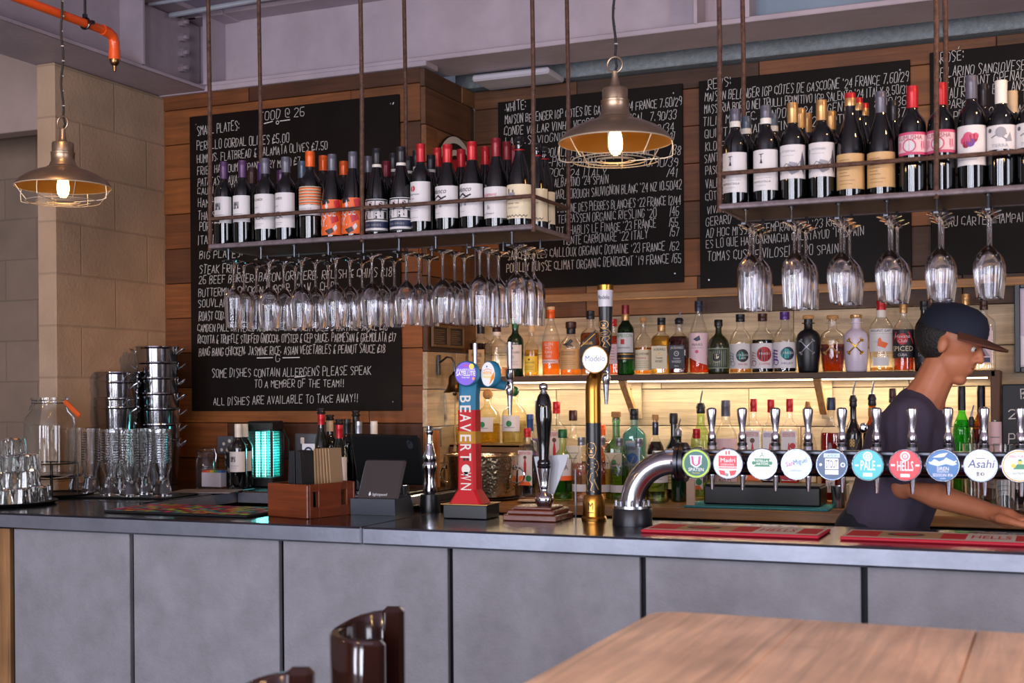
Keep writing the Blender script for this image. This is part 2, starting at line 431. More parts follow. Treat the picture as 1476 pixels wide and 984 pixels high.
def blockwork(name, col, axis):
    m, N, L, b = newmat(name)
    tc = N.new('ShaderNodeTexCoord'); sp = N.new('ShaderNodeSeparateXYZ'); L.new(tc.outputs['Object'], sp.inputs[0])
    cb = N.new('ShaderNodeCombineXYZ'); L.new(sp.outputs[axis], cb.inputs[0]); L.new(sp.outputs['Z'], cb.inputs[1])
    br = N.new('ShaderNodeTexBrick'); L.new(cb.outputs[0], br.inputs['Vector'])
    br.inputs['Scale'].default_value = 1; br.inputs['Brick Width'].default_value = .45; br.inputs['Row Height'].default_value = .225
    br.inputs['Mortar Size'].default_value = .005; br.inputs['Mortar Smooth'].default_value = .6
    n = N.new('ShaderNodeTexNoise'); n.inputs['Scale'].default_value = 70; n.inputs['Detail'].default_value = 5; L.new(tc.outputs['Object'], n.inputs['Vector'])
    n2 = N.new('ShaderNodeTexNoise'); n2.inputs['Scale'].default_value = 4; n2.inputs['Detail'].default_value = 4; L.new(tc.outputs['Object'], n2.inputs['Vector'])
    c = lin(col); br.inputs['Color1'].default_value = c; br.inputs['Color2'].default_value = tuple(x * .93 for x in c[:3]) + (1,); br.inputs['Mortar'].default_value = tuple(x * .8 for x in c[:3]) + (1,)
    r = N.new('ShaderNodeMapRange'); r.inputs[1].default_value = .3; r.inputs[2].default_value = .7; r.inputs[3].default_value = .85; r.inputs[4].default_value = 1.12; L.new(n2.outputs['Fac'], r.inputs[0])
    mx = N.new('ShaderNodeVectorMath'); mx.operation = 'SCALE'; L.new(br.outputs['Color'], mx.inputs[0]); L.new(r.outputs[0], mx.inputs['Scale']); L.new(mx.outputs[0], b.inputs['Base Color'])
    h = N.new('ShaderNodeMath'); h.operation = 'MULTIPLY_ADD'; h.inputs[1].default_value = -1.6; L.new(br.outputs['Fac'], h.inputs[0]); L.new(n.outputs['Fac'], h.inputs[2])
    bp = N.new('ShaderNodeBump'); bp.inputs['Strength'].default_value = .45; bp.inputs['Distance'].default_value = .006; L.new(h.outputs[0], bp.inputs['Height']); L.new(bp.outputs[0], b.inputs['Normal'])
    b.inputs['Roughness'].default_value = .85; return m
M_BLOCKY = blockwork('painted_blockwork', '#a98f77', 'Y'); M_BLOCKX = blockwork('painted_blockwork_end', '#b0957c', 'X')
M_BLOCKD = blockwork('grey_blockwork', '#947f6e', 'X')

# ------------------------------------------------------------------ the room
YB, YF, XR = 5.60, 5.08, -2.57          # back wall, food-board wall, return between them
ZT = 1.085                               # bar top
mb = MB().box((-1.5, 1.5, -.05), (11.4, 9.4, .1)); struct(mb.build('floor', wood('floor_boards', ['#4b4038', '#564a40', '#41372f'], grain=(1, 18, 18))))
mb = MB().box((-1.5, 1.5, 3.36), (11.4, 9.4, .1)); struct(mb.build('ceiling', M_CEIL))

def plank_rows(mb, u0, u1, z0, z1, put, pick, pitch=.167, z_ref=1.84, seed=1, lens=(.45, 1.3)):
    """boards of one wall; PUT(ua, ub, za, zb, proud, slot) adds a board, PICK(z) its material slot"""
    R_ = random.Random(seed); k0 = math.floor((z0 - z_ref) / pitch)
    z = z_ref + k0 * pitch
    while z < z1:
        a, b = max(z, z0), min(z + pitch, z1)
        if b - a > .01:
            u = u0 - R_.uniform(0, .5)
            while u < u1:
                e = u + R_.uniform(*lens); ua, ub = max(u, u0), min(e, u1)
                if ub - ua > .004: put(ua + .0012, ub - .0012, a + .0015, b - .0015, R_.uniform(0, .005), pick((a + b) / 2))
                u = e
        z += pitch
mb = MB()
plank_rows(mb, XR, 1.6, 0, 2.93, lambda a, b, c, d, p, s: mb.box(((a + b) / 2, YB - p + .012, (c + d) / 2), (b - a, .024, d - c), s, .0022), lambda z: 1 if .98 < z < 1.84 else 0, seed=5)
mb.box((-.485, YB + .07, 1.65), (4.17, .1, 3.3), 2)
struct(mb.build('wall_back', [M_WALLX, M_PALE, M_BLACKM]))
mb = MB()
plank_rows(mb, -3.98, XR - .02, 0, 2.935, lambda a, b, c, d, p, s: mb.box(((a + b) / 2, YF - p + .012, (c + d) / 2), (b - a, .024, d - c), s, .0022), lambda z: 0, z_ref=1.362, seed=11)
mb.box((-3.28, YF + .09, 1.47), (1.38, .13, 2.93), 1)
struct(mb.build('wall_back_left', [M_FOODX, M_BLACKM]))
mb = MB()
plank_rows(mb, YF - .002, YB, 0, 2.93, lambda a, b, c, d, p, s: mb.box((XR + p - .012, (a + b) / 2, (c + d) / 2), (.024, b - a, d - c), s, .0022), lambda z: 1 if .9 < z < 1.68 else 0, z_ref=1.345, seed=4, lens=(.3, .7))
struct(mb.build('wall_return', [M_RETY, M_RETLIT]))
struct(MB().box((-4.03, 4.97, 1.467), (.10, 1.26, 2.934), 0, .006).build('wall_partition', M_BLOCKY))
struct(MB().box((-5.55, 5.55, 1.65), (3.1, .1, 3.3)).build('wall_left_back', M_BLOCKD))
struct(MB().box((-5.58, 4.95, 3.06), (2.98, .1, .52), 0, .004).build('trim_1', mat('salmon_plaster', '#b09a90', .8, var=.08, vscale=6)))
struct(MB().box((-7.05, 1.5, 1.65), (.1, 9.2, 3.3)).build('wall_left', M_GREYPL))
struct(MB().box((4.15, 3.9, 1.65), (.1, 3.6, 3.3)).build('wall_right', M_GREYPL))
struct(MB().box((2.85, 5.65, 1.65), (2.5, .1, 3.3)).build('wall_back_right', M_GREYPL))
mb = MB(); e0 = -7.1
for wx in WIN_X + (99,):
    a, b = e0, min(wx - .46, 4.2); mb.box(((a + b) / 2, -3, 1.65), (b - a, .14, 3.3)); e0 = wx + .46
for wx in WIN_X:
    mb.box((wx, -3, .05), (.92, .14, .10)); mb.box((wx, -3, 3.11), (.92, .14, .38))
struct(mb.build('wall_front', M_GREYPL))
for i, wx in enumerate(WIN_X):
    mb = MB()
    for dx in (-.43, 0, .43): mb.box((wx + dx, -2.93, 1.5), (.05, .05, 2.8), 0, .004)
    for z in (.12, 2.1, 2.9): mb.box((wx, -2.93, z), (.9, .05, .05), 0, .004)
    struct(mb.build('window_%d' % (i + 1), M_PAINT2))

# steel frame under the ceiling: I-beam towards the bar, beam along the back, bolted together
mb = MB().box((-3.91, 2.0, 2.946), (.38, 6.16, .02), 0, .003).box((-3.86, 2.055, 3.13), (.014, 6.27, .36)).box((-3.91, 2.0, 3.30), (.38, 6.16, .02))
for y in (4.62,): mb.box((-3.79, y, 3.13), (.13, .012, .34))
mb.box((-3.847, 4.95, 3.12), (.012, .46, .33), 0, .002)
for k in range(4):
    p = atX(262, 32 + 22 * k, -3.83); mb.cyl((-3.842, p.y, p.z), (-3.815, p.y, p.z), .021, seg=6); mb.cyl((-3.83, p.y, p.z), (-3.795, p.y, p.z), .011, seg=10)
struct(mb.build('trim_2', M_PAINT))
mb = MB().box((-.8, 5.21, 2.9635), (6.6, .30, .022), 0, .003).box((-.8, 5.2, 3.14), (6.6, .014, .34)).box((-.8, 5.21, 3.3), (6.6, .30, .02))
mb.box((-3.3, 5.115, 2.944), (1.5, .12, .025), 0, .003)
for px in (1006, 1078, 1290):
    x = atY(px, 30, 5.1).x; mb.box((x, 5.13, 3.13), (.014 if px != 1078 else .03, .14, .32))
mb.box((-3.71, 5.12, 3.13), (.02, .16, .34))
struct(mb.build('trim_3', M_PAINT))
x0 = atY(1084, 20, 5.18).x
struct(MB().box((x0 + .5, 5.185, 3.14), (1.0, .012, .27), 0, .002).build('trim_4', mat('blue_grey_panel', '#76879a', .55, var=.06, vscale=5)))
p, q = atY(690, 108, 5.42), atY(800, 98, 5.42)
struct(MB().box(((p.x + q.x) / 2, 5.44, 2.928), (q.x - p.x, .20, .03), 0, .008).build('trim_5', mat('white_gloss_paint', '#b4b2be', .4)))
struct(MB().box((-.6, 5.62, 3.125), (4.1, .12, .37), 0, .004).build('trim_6', M_CONC))
struct(MB().box((-.7, 5.565, 1.928), (3.6, .03, .035), 0, .004).build('trim_7', wood('batten_timber', ['#9a7048'], knots=False)))
mb = MB().tube([(-3.8, 4.9, 3.26), (-3.3, 4.92, 3.28), (-2.9, 4.94, 3.285), (1, 5.0, 3.285)], .012).tube([(-3.8, 4.75, 3.27), (1, 4.8, 3.28)], .008)
struct(mb.build('trim_8', M_PAINT2))
p = atZ(318, 26, 3.30); struct(MB().box((p.x, p.y, 3.295), (.16, .2, .024), 0, .004).build('trim_9', M_PAINT))

# ------------------------------------------------------------------ blackboards, lettered in chalk
def board(name, label, x0, x1, z0, z1, yf, lines, extra=None, seed=3):
    t = thing(name, label, 'menu board', ((x0 + x1) / 2, yf, z0))
    ox = (x0 + x1) / 2
    MB().box((0, .006, (z1 - z0) / 2), (x1 - x0, .012, z1 - z0), 0, .002).build('panel', M_BOARD, t)
    mb = MB(); fn = lambda x, z: (x - ox, -.0012, z - z0); R_ = random.Random(seed)
    def to(px): p = atY(px[0], px[1], yf - .001); return (p.x, p.z)
    for tx, a, b, h in lines:
        A = to(a); hh = pxw(h, atY(a[0], a[1], yf)); chalk(mb, tx, A, to(b), hh, fn, 0, max(.0020, hh * .055), R_)
    if extra: extra(mb, to, fn)
    mb.build('chalk_lettering', M_CHALK, t)
    for sx in (-1, 1):
        for sz in (.04, z1 - z0 - .04): MB().cyl((sx * ((x1 - x0) / 2 - .04), -.003, sz), (sx * ((x1 - x0) / 2 - .04), .001, sz), .004, seg=8).build('screw', M_STEEL, t)
    return t
def cv(ox, oy, k): return lambda x, y: (ox + x / k, oy + y / k)
A_ = cv(270, 130, 4.279); B_ = cv(270, 360, 3.936); C_ = cv(700, 80, 2.894); D_ = cv(1000, 60, 2.894); E_ = cv(1240, 40, 3.513)
food = [('FOOD @ 26', A_(440, 190), A_(728, 157), 12), ('SMALL PLATES:', A_(58, 278), A_(326, 243), 12.5), ('PERELLO GORDAL OLIVES £5.00', A_(56, 370), A_(632, 318), 12.5),
 ('HUMMUS, FLATBREAD & KALAMATA OLIVES £7.50', A_(58, 450), A_(868, 362), 11.5), ('FRIED HALLOUMI, CRANBERRY MAYO £7', A_(60, 522), A_(700, 462), 11),
 ('PATATAS BRAVAS', A_(62, 592), A_(330, 570), 11), ('CAULI FRITTI', A_(62, 645), A_(300, 625), 10), ('HAM HOCK', A_(64, 722), A_(250, 708), 11.5), ('THAI STYLE', A_(64, 800), A_(262, 790), 11.5),
 ('PORK BITES', A_(74, 868), A_(270, 858), 12), ('ITALIAN', A_(64, 952), A_(220, 945), 12.5),
 ('BIG PLATES:', B_(66, 52), B_(320, 40), 11), ('STEAK FRITES', B_(66, 136), B_(330, 126), 12), ('26 BEEF BURGER, BACON, GRUYERE, RELISH & CHIPS £18', B_(62, 194), B_(1165, 148), 11.5),
 ('BUTTERMILK CHICKEN BURGER, SLAW & CHIPS', B_(62, 266), B_(860, 226), 11), ('SOUVLAKI CHICKEN', B_(58, 326), B_(420, 316), 11), ('ROAST COD,', B_(64, 400), B_(216, 394), 12),
 ('CAMDEN PALE BATTERED HADDOCK, CHIPS, PEA PUREE & TARTARE SAUCE £18', B_(56, 464), B_(1138, 456), 11), ('RICOTTA & TRUFFLE STUFFED GNOCCHI, OYSTER & CEP SAUCE, PARMESAN & GREMOLATA £17', B_(58, 530), B_(1185, 518), 11.5),
 ('BANG BANG CHICKEN, JASMINE RICE, ASIAN VEGETABLES & PEANUT SAUCE £18', B_(64, 602), B_(1125, 582), 11.5),
 ('G', B_(498, 632), B_(532, 632), 9), ('SOME DISHES CONTAIN ALLERGENS PLEASE SPEAK', B_(138, 724), B_(1046, 708), 11.5), ('TO A MEMBER OF THE TEAM!!', B_(380, 782), B_(892, 776), 10.5), ('ALL DISHES ARE AVAILABLE TO TAKE AWAY!!', B_(146, 882), B_(972, 862), 11)]
def food_x(mb, to, fn):
    for a, b in ((A_(474, 206), A_(526, 192)), (A_(572, 190), A_(632, 182)), (B_(396, 613), B_(484, 611)), (B_(542, 612), B_(636, 610)), (B_(610, 722), B_(665, 716))): line(mb, [to(a), to(b)], .004, 0, fn)
    c = to(A_(556, 199)); disc(mb, c[0], c[1], .009, 0, fn, 12, r0=.006)
    a, b = to(A_(1268, 86)), to(A_(1272, 76)); line(mb, [a, b], .004, 0, fn)
board('menu_blackboard', 'large food menu blackboard on the orange timber wall beside the block pillar', -3.818, -2.689, 1.418, 2.821, YF - .018, food, food_x, 3)
white = [('WHITE:', C_(86, 236), C_(174, 219), 13), ('MAISON BELENGER IGP COTES DE GASCOGNE \'24 FRANCE 7.60/29', C_(80, 286), C_(820, 207), 12), ('CONDE VILLAR VINHO VERDE \'24 PORTUGAL  7.90/33', C_(75, 336), C_(798, 262), 12),
 ('LA    .S  VIOGNIER \'23 FRANCE         8.20/34', C_(80, 376), C_(789, 316), 11), ('37', C_(770, 352), C_(792, 350), 11), ('POUILLY DE LA COSTE \'24 ITALY     /38', C_(250, 420), C_(816, 413), 12), ('-PRIMO BIANCO             10.90/39', C_(254, 462), C_(804, 463), 12),
 ('DOC \'24 ITALY                    /41', C_(262, 506), C_(802, 505), 12), ('ALBARINO \'24 SPAIN', C_(285, 548), C_(513, 532), 12), ('MARLBOROUGH SAUVIGNON BLANC \'24 NZ 10.50/42', C_(284, 600), C_(819, 555), 12.5), ('DOMAINE DES PIERRES BLANCHES \'22 FRANCE 12/44', C_(298, 656), C_(816, 620), 12),
 ('TERRASSEN ORGANIC RIESLING \'20      /46', C_(300, 700), C_(808, 666), 12), ('PETIT CHABLIS LE FINAGE \'23 FRANCE      /55', C_(262, 752), C_(805, 710), 12), ('MONTE CARBONARE \'22 ITALY          /57', C_(325, 790), C_(809, 752), 12),
 ('SANCERRE LES CAILLOUX ORGANIC DOMAINE \'23 FRANCE  /62', C_(90, 852), C_(808, 810), 12), ('POUILLY FUISSE CLIMAT ORGANIC DENOGENT \'19 FRANCE /65', C_(86, 905), C_(818, 862), 12.5)]
board('menu_blackboard', 'white wine list blackboard hanging behind the lit brass pendant lamp', -2.438, -1.541, 1.98, 2.865, YB - .018, white, None, 4)
reds = [('REDS:', D_(58, 202), D_(162, 182), 13), ('MAISON BELENGER IGP COTES DE GASCOGNE \'24 FRANCE 7.60/29', D_(45, 250), D_(897, 166), 13), ('MASSERIA BORGO NEI TRULLI PRIMITIVO IGP SALENTO \'24 ITALY 8.50/31', D_(43, 300), D_(892, 216), 12.5),
 ('TILIA MALBEC, MENDOZA \'24 ARGENTINA    8.90/36', D_(36, 352), D_(890, 262), 12.5), ('QUINTA DORADO, TINTO \'22 PORTUGAL        /37', D_(44, 402), D_(888, 312), 12.5), ('KLOOF', D_(48, 456), D_(130, 448), 12), ('SANTA', D_(42, 506), D_(122, 498), 12), ('PASO R', D_(48, 556), D_(130, 548), 12),
 ('VALPOL', D_(48, 612), D_(140, 600), 12), ('COTES', D_(48, 664), D_(132, 654), 12), ('VIVAN', D_(54, 720), D_(126, 712), 11), ('GERARD', D_(50, 770), D_(160, 756), 12), ('AD HOC MISSION TEMPRANILLO \'23 RIOJA', D_(50, 816), D_(640, 766), 12),
 ('ES LO QUE HAY GARNACHA CALATAYUD \'19 SPAIN', D_(50, 862), D_(712, 806), 12), ('TOMAS CUSINE VILOSELL \'20 SPAIN', D_(56, 916), D_(606, 880), 13)]
board('menu_blackboard', 'red wine list blackboard behind the tan labelled bottles in the hanging rack', -1.466, -.567, 1.945, 2.866, YB - .018, reds, None, 5)
rose = [('ROSÉ:', E_(404, 182), E_(532, 160), 15), ('FILARINO SANGIOVESE ROSATO', E_(402, 250), E_(1010, 196), 14), ('LE VERSANT GRENACHE \'24', E_(402, 308), E_(980, 246), 14), ('BEAU ROCHER ESCLANS MAGN', E_(402, 362), E_(950, 300), 14), ('SPARKLING', E_(402, 415), E_(640, 395), 13), ('PROSECCO SPUMANTE', E_(470, 470), E_(900, 430), 13),
 ('BEAU CARTE CHAMPAIGNE', (1352, 328), (1500, 317), 13)]
board('menu_blackboard', 'rose wine list blackboard cut by the edge, above the dark picture frame', -.489, .41, 1.962, 2.885, YB - .018, rose, None, 6)
# small leaning board at the end of the bottle shelf
t = thing('snack_blackboard', 'small upright bar snacks blackboard beside the end post of the bottle shelf', 'menu board', (-.045, 5.32, 1.035))
t.rotation_euler = (math.radians(-5), 0, 0)
MB().box((0, .006, .245), (.335, .012, .47), 0, .012).build('panel', mat('slate', '#20252c', .6), t)
MB().box((0, .03, .01), (.30, .07, .02), 0, .004).build('stand', M_SHELF, t)
mb = MB(); fn = lambda x, z: (x, -.0012, z); R_ = random.Random(9)
for tx, a, b, h in (('BAR SNACKS', (-.10, .425), (.14, .445), .036), ('26 NUTS', (-.145, .345), (.10, .36), .036), ('PORK BITES', (-.145, .25), (.12, .265), .04), ('SAUTE', (-.145, .135), (.03, .15), .042)): chalk(mb, tx, a, b, h, fn, 0, .004, R_)
mb.build('chalk_lettering', M_CHALK, t)

# framed things on the walls
t = thing('picture_frame', 'dark blue picture frame hanging at the far end above the small blackboard', 'picture', (-.02, YB - .03, 1.56))
mb = MB(); w, h = .30, .36
for dx in (-1, 1): mb.box((dx * (w / 2 - .011), 0, h / 2), (.022, .03, h), 0, .003)
for z in (.011, h - .011): mb.box((0, 0, z), (w - .044, .03, .022), 0, .003)
mb.build('frame', mat('dark_blue_frame', '#1b2430', .4), t)
MB().box((0, .005, h / 2), (w - .04, .004, h - .04), 0).build('print', mat('pale_print', '#c3b6c8', .5), t)
mb = MB(); fn = lambda x, z: (x, .0028, z); poly(mb, [(-.13, .03), (.13, .03), (.13, .13), (.03, .2), (-.06, .12), (-.13, .15)], 0, fn); mb.build('print_shape', mat('white_print', '#dfd9e2', .5), t)

t = thing('wall_plaque', 'double dark framed notice on the side of the timber corner above the bell', 'notice', (XR + .012, 5.27, 1.70))
for y in (-.09, .075):
    mb = MB()
    for d in (-.075, .075): mb.box((.006, y + d, .05), (.012, .012, .10), 0, .002)
    for z in (.006, .094): mb.box((.006, y, z), (.012, .14, .012), 0, .002)
    mb.build('frame', mat('aged_frame', '#5b4427', .5), t)
    mb = MB().box((.003, y, .05), (.005, .14, .085)); mb.build('notice_panel', mat('dark_notice', '#171310', .5), t)
    mb = MB(); fn = lambda u, z: (.0062, u, z)
    for k in range(7): rect(mb, y - .055, .018 + k * .0095, .10 - .03 * (k % 3 == 1), .003, 0, fn)
    mb.build('notice_print', mat('faded_print', '#6d5a40', .8), t)

t = thing('round_logo_sign', 'round white and black wall sign with a red horseshoe behind the red capped bottles', 'sign', (XR + .012, 5.36, 2.46))
R0 = .215; mk = lambda r, x: (lambda u, z: (x, u, z))
MB().cyl((0, 0, 0), (.008, 0, 0), R0, seg=48).build('sign_disc', mat('sign_black', '#15110f', .45), t)
mb = MB(); disc(mb, 0, 0, R0 * .98, 0, mk(0, .0088), 48, r0=R0 * .84)
disc(mb, 0, 0, R0 * .70, 0, mk(0, .0088), 48, r0=R0 * .58); rect(mb, -R0 * .70, -R0 * .5, R0 * .12, R0 * .5, 0, mk(0, .0086)); rect(mb, R0 * .58, -R0 * .5, R0 * .12, R0 * .5, 0, mk(0, .0086))
mb.build('sign_ring', mat('sign_white', '#bdb6b2', .5), t)
mb = MB(); poly(mb, [(R0 * .5 * math.cos(a), R0 * .5 * math.sin(a)) for a in [i * PI / 12 for i in range(13)]] + [(-R0 * .5, -R0 * .6), (R0 * .5, -R0 * .6)], 0, mk(0, .0086)); mb.build('sign_horseshoe', mat('sign_red', '#8f1f22', .5), t)

for px, py, Y, lab in ((446, 638, YF - .002, 'grey double socket plate on the orange timber wall behind the stoppered bottles'), (628, 630, None, 'pale switch plate on the side of the timber corner under the bell rope')):
    if Y: p = atY(px, py, Y); t = thing('socket_plate', lab, 'socket', (p.x, Y, p.z)); rz = 0
    else: p = atX(px, py, XR + .01); t = thing('socket_plate', lab, 'socket', (XR + .008, p.y, p.z), PI / 2)
    MB().box((0, -.006, 0), (.146 if Y else .085, .012, .086), 0, .004).build('plate', mat('grey_metal_plate', '#6c7078', .4, .5), t)
    MB().box((-.03 if Y else 0, -.013, .01), (.02, .006, .03), 0, .003).build('switch', M_WHITEP, t)

# ------------------------------------------------------------------ the bar
GAPS = [-3.42, -2.895, -2.30, -1.70, -1.094, -.483, .122, .727, 1.33]
M_PANEL = mat('cement_board', '#7e7d83', .75, var=.17, vscale=7, bump=.25, bscale=130)
M_ZINC = mat('zinc_top', '#7f848d', .17, 1.0, var=.22, vscale=9, bump=.02, bscale=25)
M_ZINCE = mat('zinc_edge', '#7f838f', .36, .6, var=.12, vscale=14, bump=.04, bscale=60)
t = thing('bar_counter', 'long grey panelled bar counter with a worn zinc top', 'bar counter', (-1.4, 3.5, 0))
ox, oy = -1.4, 3.5
for a, b in zip(GAPS, GAPS[1:]):
    MB().box(((a + b) / 2 - ox, 3.515 - oy, .52), (b - a - .018, .022, 1.02), 0, .002).build('front_panel', M_PANEL, t)
MB().box((-1.4 - ox, 3.60 - oy, .52), (5.46, .12, 1.03)).build('carcass', mat('gap_blue_black', '#0c131c', .7), t)
MB().box((-3.47 - ox, 3.515 - oy, .52), (.075, .024, 1.03), 0, .003).build('end_post', wood('end_post_timber', ['#8a6440'], grain=(26, 26, 1.2), knots=False), t)
jx = atZ(517, 760, ZT).x
def slab(x0, x1, y0, y1, nm):
    mb = MB().box(((x0 + x1) / 2 - ox, (y0 + y1) / 2 - oy, ZT - .0275), (x1 - x0 - .0012, y1 - y0, .055), 0, .006)
    for i, f in enumerate(mb.f):
        n = (Vector(mb.v[f[1]]) - Vector(mb.v[f[0]])).cross(Vector(mb.v[f[2]]) - Vector(mb.v[f[0]])).normalized()
        if abs(n.z) < .6: mb.m[i] = 1
    mb.build(nm, [M_ZINC, M_ZINCE], t)
slab(-4.6, jx, 3.48, 3.965, 'countertop'); slab(jx, 1.4, 3.48, 3.965, 'countertop')
# end and back run of the same counter, round the well
slab(-3.975, -3.24, 3.967, 5.06, 'side_countertop')
slab(-3.238, -2.40, 4.60, 5.06, 'rear_countertop')
MB().box((-2.82 - ox, 4.66 - oy, .50), (.82, .05, 1.0)).build('rear_carcass', M_BLACKM, t)
MB().box((-3.29 - ox, 4.3 - oy, .50), (.05, .65, 1.0)).build('side_carcass', M_BLACKM, t)
# ------------------------------------------------------------------ hanging racks
RY0, RY1 = 3.72, 4.03
def rack(label, x0, x1, rods, zs, zr, stubs):
    t = thing('hanging_rack', label, 'bottle rack', (x0, RY0, zs)); ox, oy, oz = x0, RY0, zs
    for rx in rods:
        for y in (RY0, RY1):
            MB().tube([(rx - ox, y - oy, -.01), (rx - ox + .004, y - oy, .5), (rx - ox - .004, y - oy, 3.30 - oz)], .0075, 8).build('rod', M_RUST, t)
    W_ = x1 - x0
    mb = MB()
    mb.tube([(0, 0, .006), (W_, 0, .006)], .0085); mb.tube([(0, RY1 - oy, .006), (W_, RY1 - oy, .006)], .0085)
    for x in (0, W_): mb.tube([(x, 0, .006), (x, RY1 - oy, .006)], .0075)
    mb.build('bottom_frame', mat('scuffed_steel_bar', '#8a7c80', .45, .6, var=.3, vscale=40), t)
    MB().box((W_ / 2, (RY1 - oy) / 2, .006), (W_ - .02, RY1 - oy - .02, .012), 0, .002).build('shelf_board', wood('rack_board_%d' % len(MATS), ['#5a4030', '#4d3628'], knots=False), t)
    for a, b in (((0, 0), (W_, 0)), ((0, RY1 - oy), (W_, RY1 - oy)), ((0, 0), (0, RY1 - oy)), ((W_, 0), (W_, RY1 - oy))):
        MB().tube([(*a, zr - oz), (*b, zr - oz)], .0065).build('guard_rail', M_RUST, t)
    for sx in stubs:
        mb = MB().cyl((sx - ox, .03, -.002), (sx - ox, .03, -.045), .0045, seg=8).cyl((sx - ox, .03, -.001), (sx - ox, .03, -.006), .009, seg=10)
        mb.cyl((sx - ox, .27, -.002), (sx - ox, .27, -.045), .0045, seg=8)
        for d in (-.009, .009): mb.box((sx - ox + d, .148, -.047), (.005, .30, .005))
        mb.box((sx - ox, .001, -.047), (.024, .006, .005)); mb.box((sx - ox, .297, -.047), (.024, .006, .005))
        mb.build('glass_rail', M_DKSTEEL, t)
    return t
Z1, Z2 = 2.006, 2.030
STUB1 = [-2.666 + .1342 * k for k in range(9)]; STUB2 = [-.847 + .1336 * k for k in range(7)]
rack('rusty steel rack of red wine over the food menu end of the bar', -2.722, -1.507, (-2.722, -2.117, -1.507), Z1, 2.108, STUB1)
rack('rusty steel rack of red wine hung over the ten-tap beer font', -.917, .30, (-.917, -.311, .294), Z2, 2.133, STUB2)

# ------------------------------------------------------------------ stemware
def stem_mesh(kind):
    foot = [(0, 0), (.035, -.0005), (.0355, -.0025), (.024, -.006), (.010, -.011), (.0052, -.018), (.0042, -.032)]
    if kind == 'round':
        out = [(.0042, -.088), (.007, -.098), (.019, -.108), (.033, -.124), (.0405, -.148), (.0412, -.165), (.038, -.2), (.0325, -.240)]
        inn = [(.0318, -.240), (.0372, -.2), (.0400, -.165), (.0393, -.148), (.0315, -.126), (.017, -.112), (0, -.106)]
    elif kind == 'tall':
        out = [(.0042, -.078), (.008, -.09), (.02, -.102), (.033, -.118), (.0375, -.14), (.0378, -.17), (.036, -.21), (.0335, -.250)]
        inn = [(.0328, -.250), (.0352, -.21), (.0366, -.17), (.0363, -.14), (.0315, -.12), (.018, -.106), (0, -.099)]
    else:
        out = [(.0042, -.082), (.008, -.096), (.02, -.108), (.0325, -.122), (.0335, -.132), (.030, -.18), (.0255, -.236)]
        inn = [(.0249, -.236), (.0291, -.18), (.0325, -.132), (.0312, -.124), (.018, -.112), (0, -.104)]
    return MB().lathe(foot + out + inn, 28).mesh('wine_glass', STEM, 60)
SM = {k: stem_mesh(k) for k in ('round', 'tall', 'taper')}
ORD = ['first', 'second', 'third', 'fourth', 'fifth', 'sixth', 'seventh', 'eighth', 'ninth']
def hang(stubs, zs, rows, where, end):
    R_ = random.Random(2)
    for i, (sx, (kind, n, y0, dy)) in enumerate(zip(stubs, rows)):
        nm = {'round': 'round bowled', 'tall': 'tall bowled', 'taper': 'tapered'}[kind]
        for k in range(n):
            pos = 'front of' if k == 0 else ('back of' if k == n - 1 else ('second in' if k == 1 else 'third in' if k == 2 else 'fourth in'))
            o = link('wine_glass', SM[kind], None, (sx + R_.uniform(-.004, .004), y0 + k * dy, zs - .0405), (0, R_.uniform(-.012, .012), R_.uniform(0, 6)))
            tag(o, f'{nm} wine glass, {pos} the {ORD[i]} row from the {end} {where}', 'wine glass', f'wine glasses {where}, {ORD[i]} row')
hang(STUB1, Z1, [('taper', 4, 3.775, .071), ('round', 3, 3.80, .083), ('round', 3, 3.80, .085), ('round', 3, 3.80, .085), ('round', 3, 3.80, .085), ('round', 3, 3.80, .085), ('round', 3, 3.80, .085), ('tall', 3, 3.79, .08), ('tall', 3, 3.78, .08)], 'under the food rack', 'pillar')
hang(STUB2, Z2, [('tall', 3, 3.79, .078), ('tall', 3, 3.79, .08), ('round', 3, 3.79, .084), ('round', 3, 3.79, .084), ('round', 3, 3.79, .084), ('round', 2, 3.79, .084), ('round', 2, 3.79, .084)], 'over the taps', 'lamp')

# ------------------------------------------------------------------ bottles
M_WINE = mat('dark_bottle_glass', '#07080a', .05, spec=.75, coat=.3)
INK = {}
def ink(k):
    if k in INK: return INK[k]
    c = {'w': '#cfcaca', 'cr': '#d8c8a8', 'k': '#15141a', 'r': '#b3202a', 'pk': '#c2456a', 'o': '#e0601f', 'g': '#b98a35', 'tan': '#c09a68', 'gr': '#8c8a92', 'dg': '#4a4a52', 'bl': '#2b5ea0', 'lb': '#8fb6d8', 'gn': '#1f7a45', 'te': '#2f9a96',
         'pu': '#5a3186', 'nv': '#1f2a48', 'y': '#e0c03a', 'br': '#5a3a24', 'pp': '#d8b7bb', 'ol': '#7a8466', 'wr': '#8c1530'}[k]
    INK[k] = mat('print_' + k, c, .5 if k != 'g' else .35, .5 if k == 'g' else 0); return INK[k]
def foil(k, col, rough=.35, metal=.25): return mat('foil_' + k, col, rough, metal)
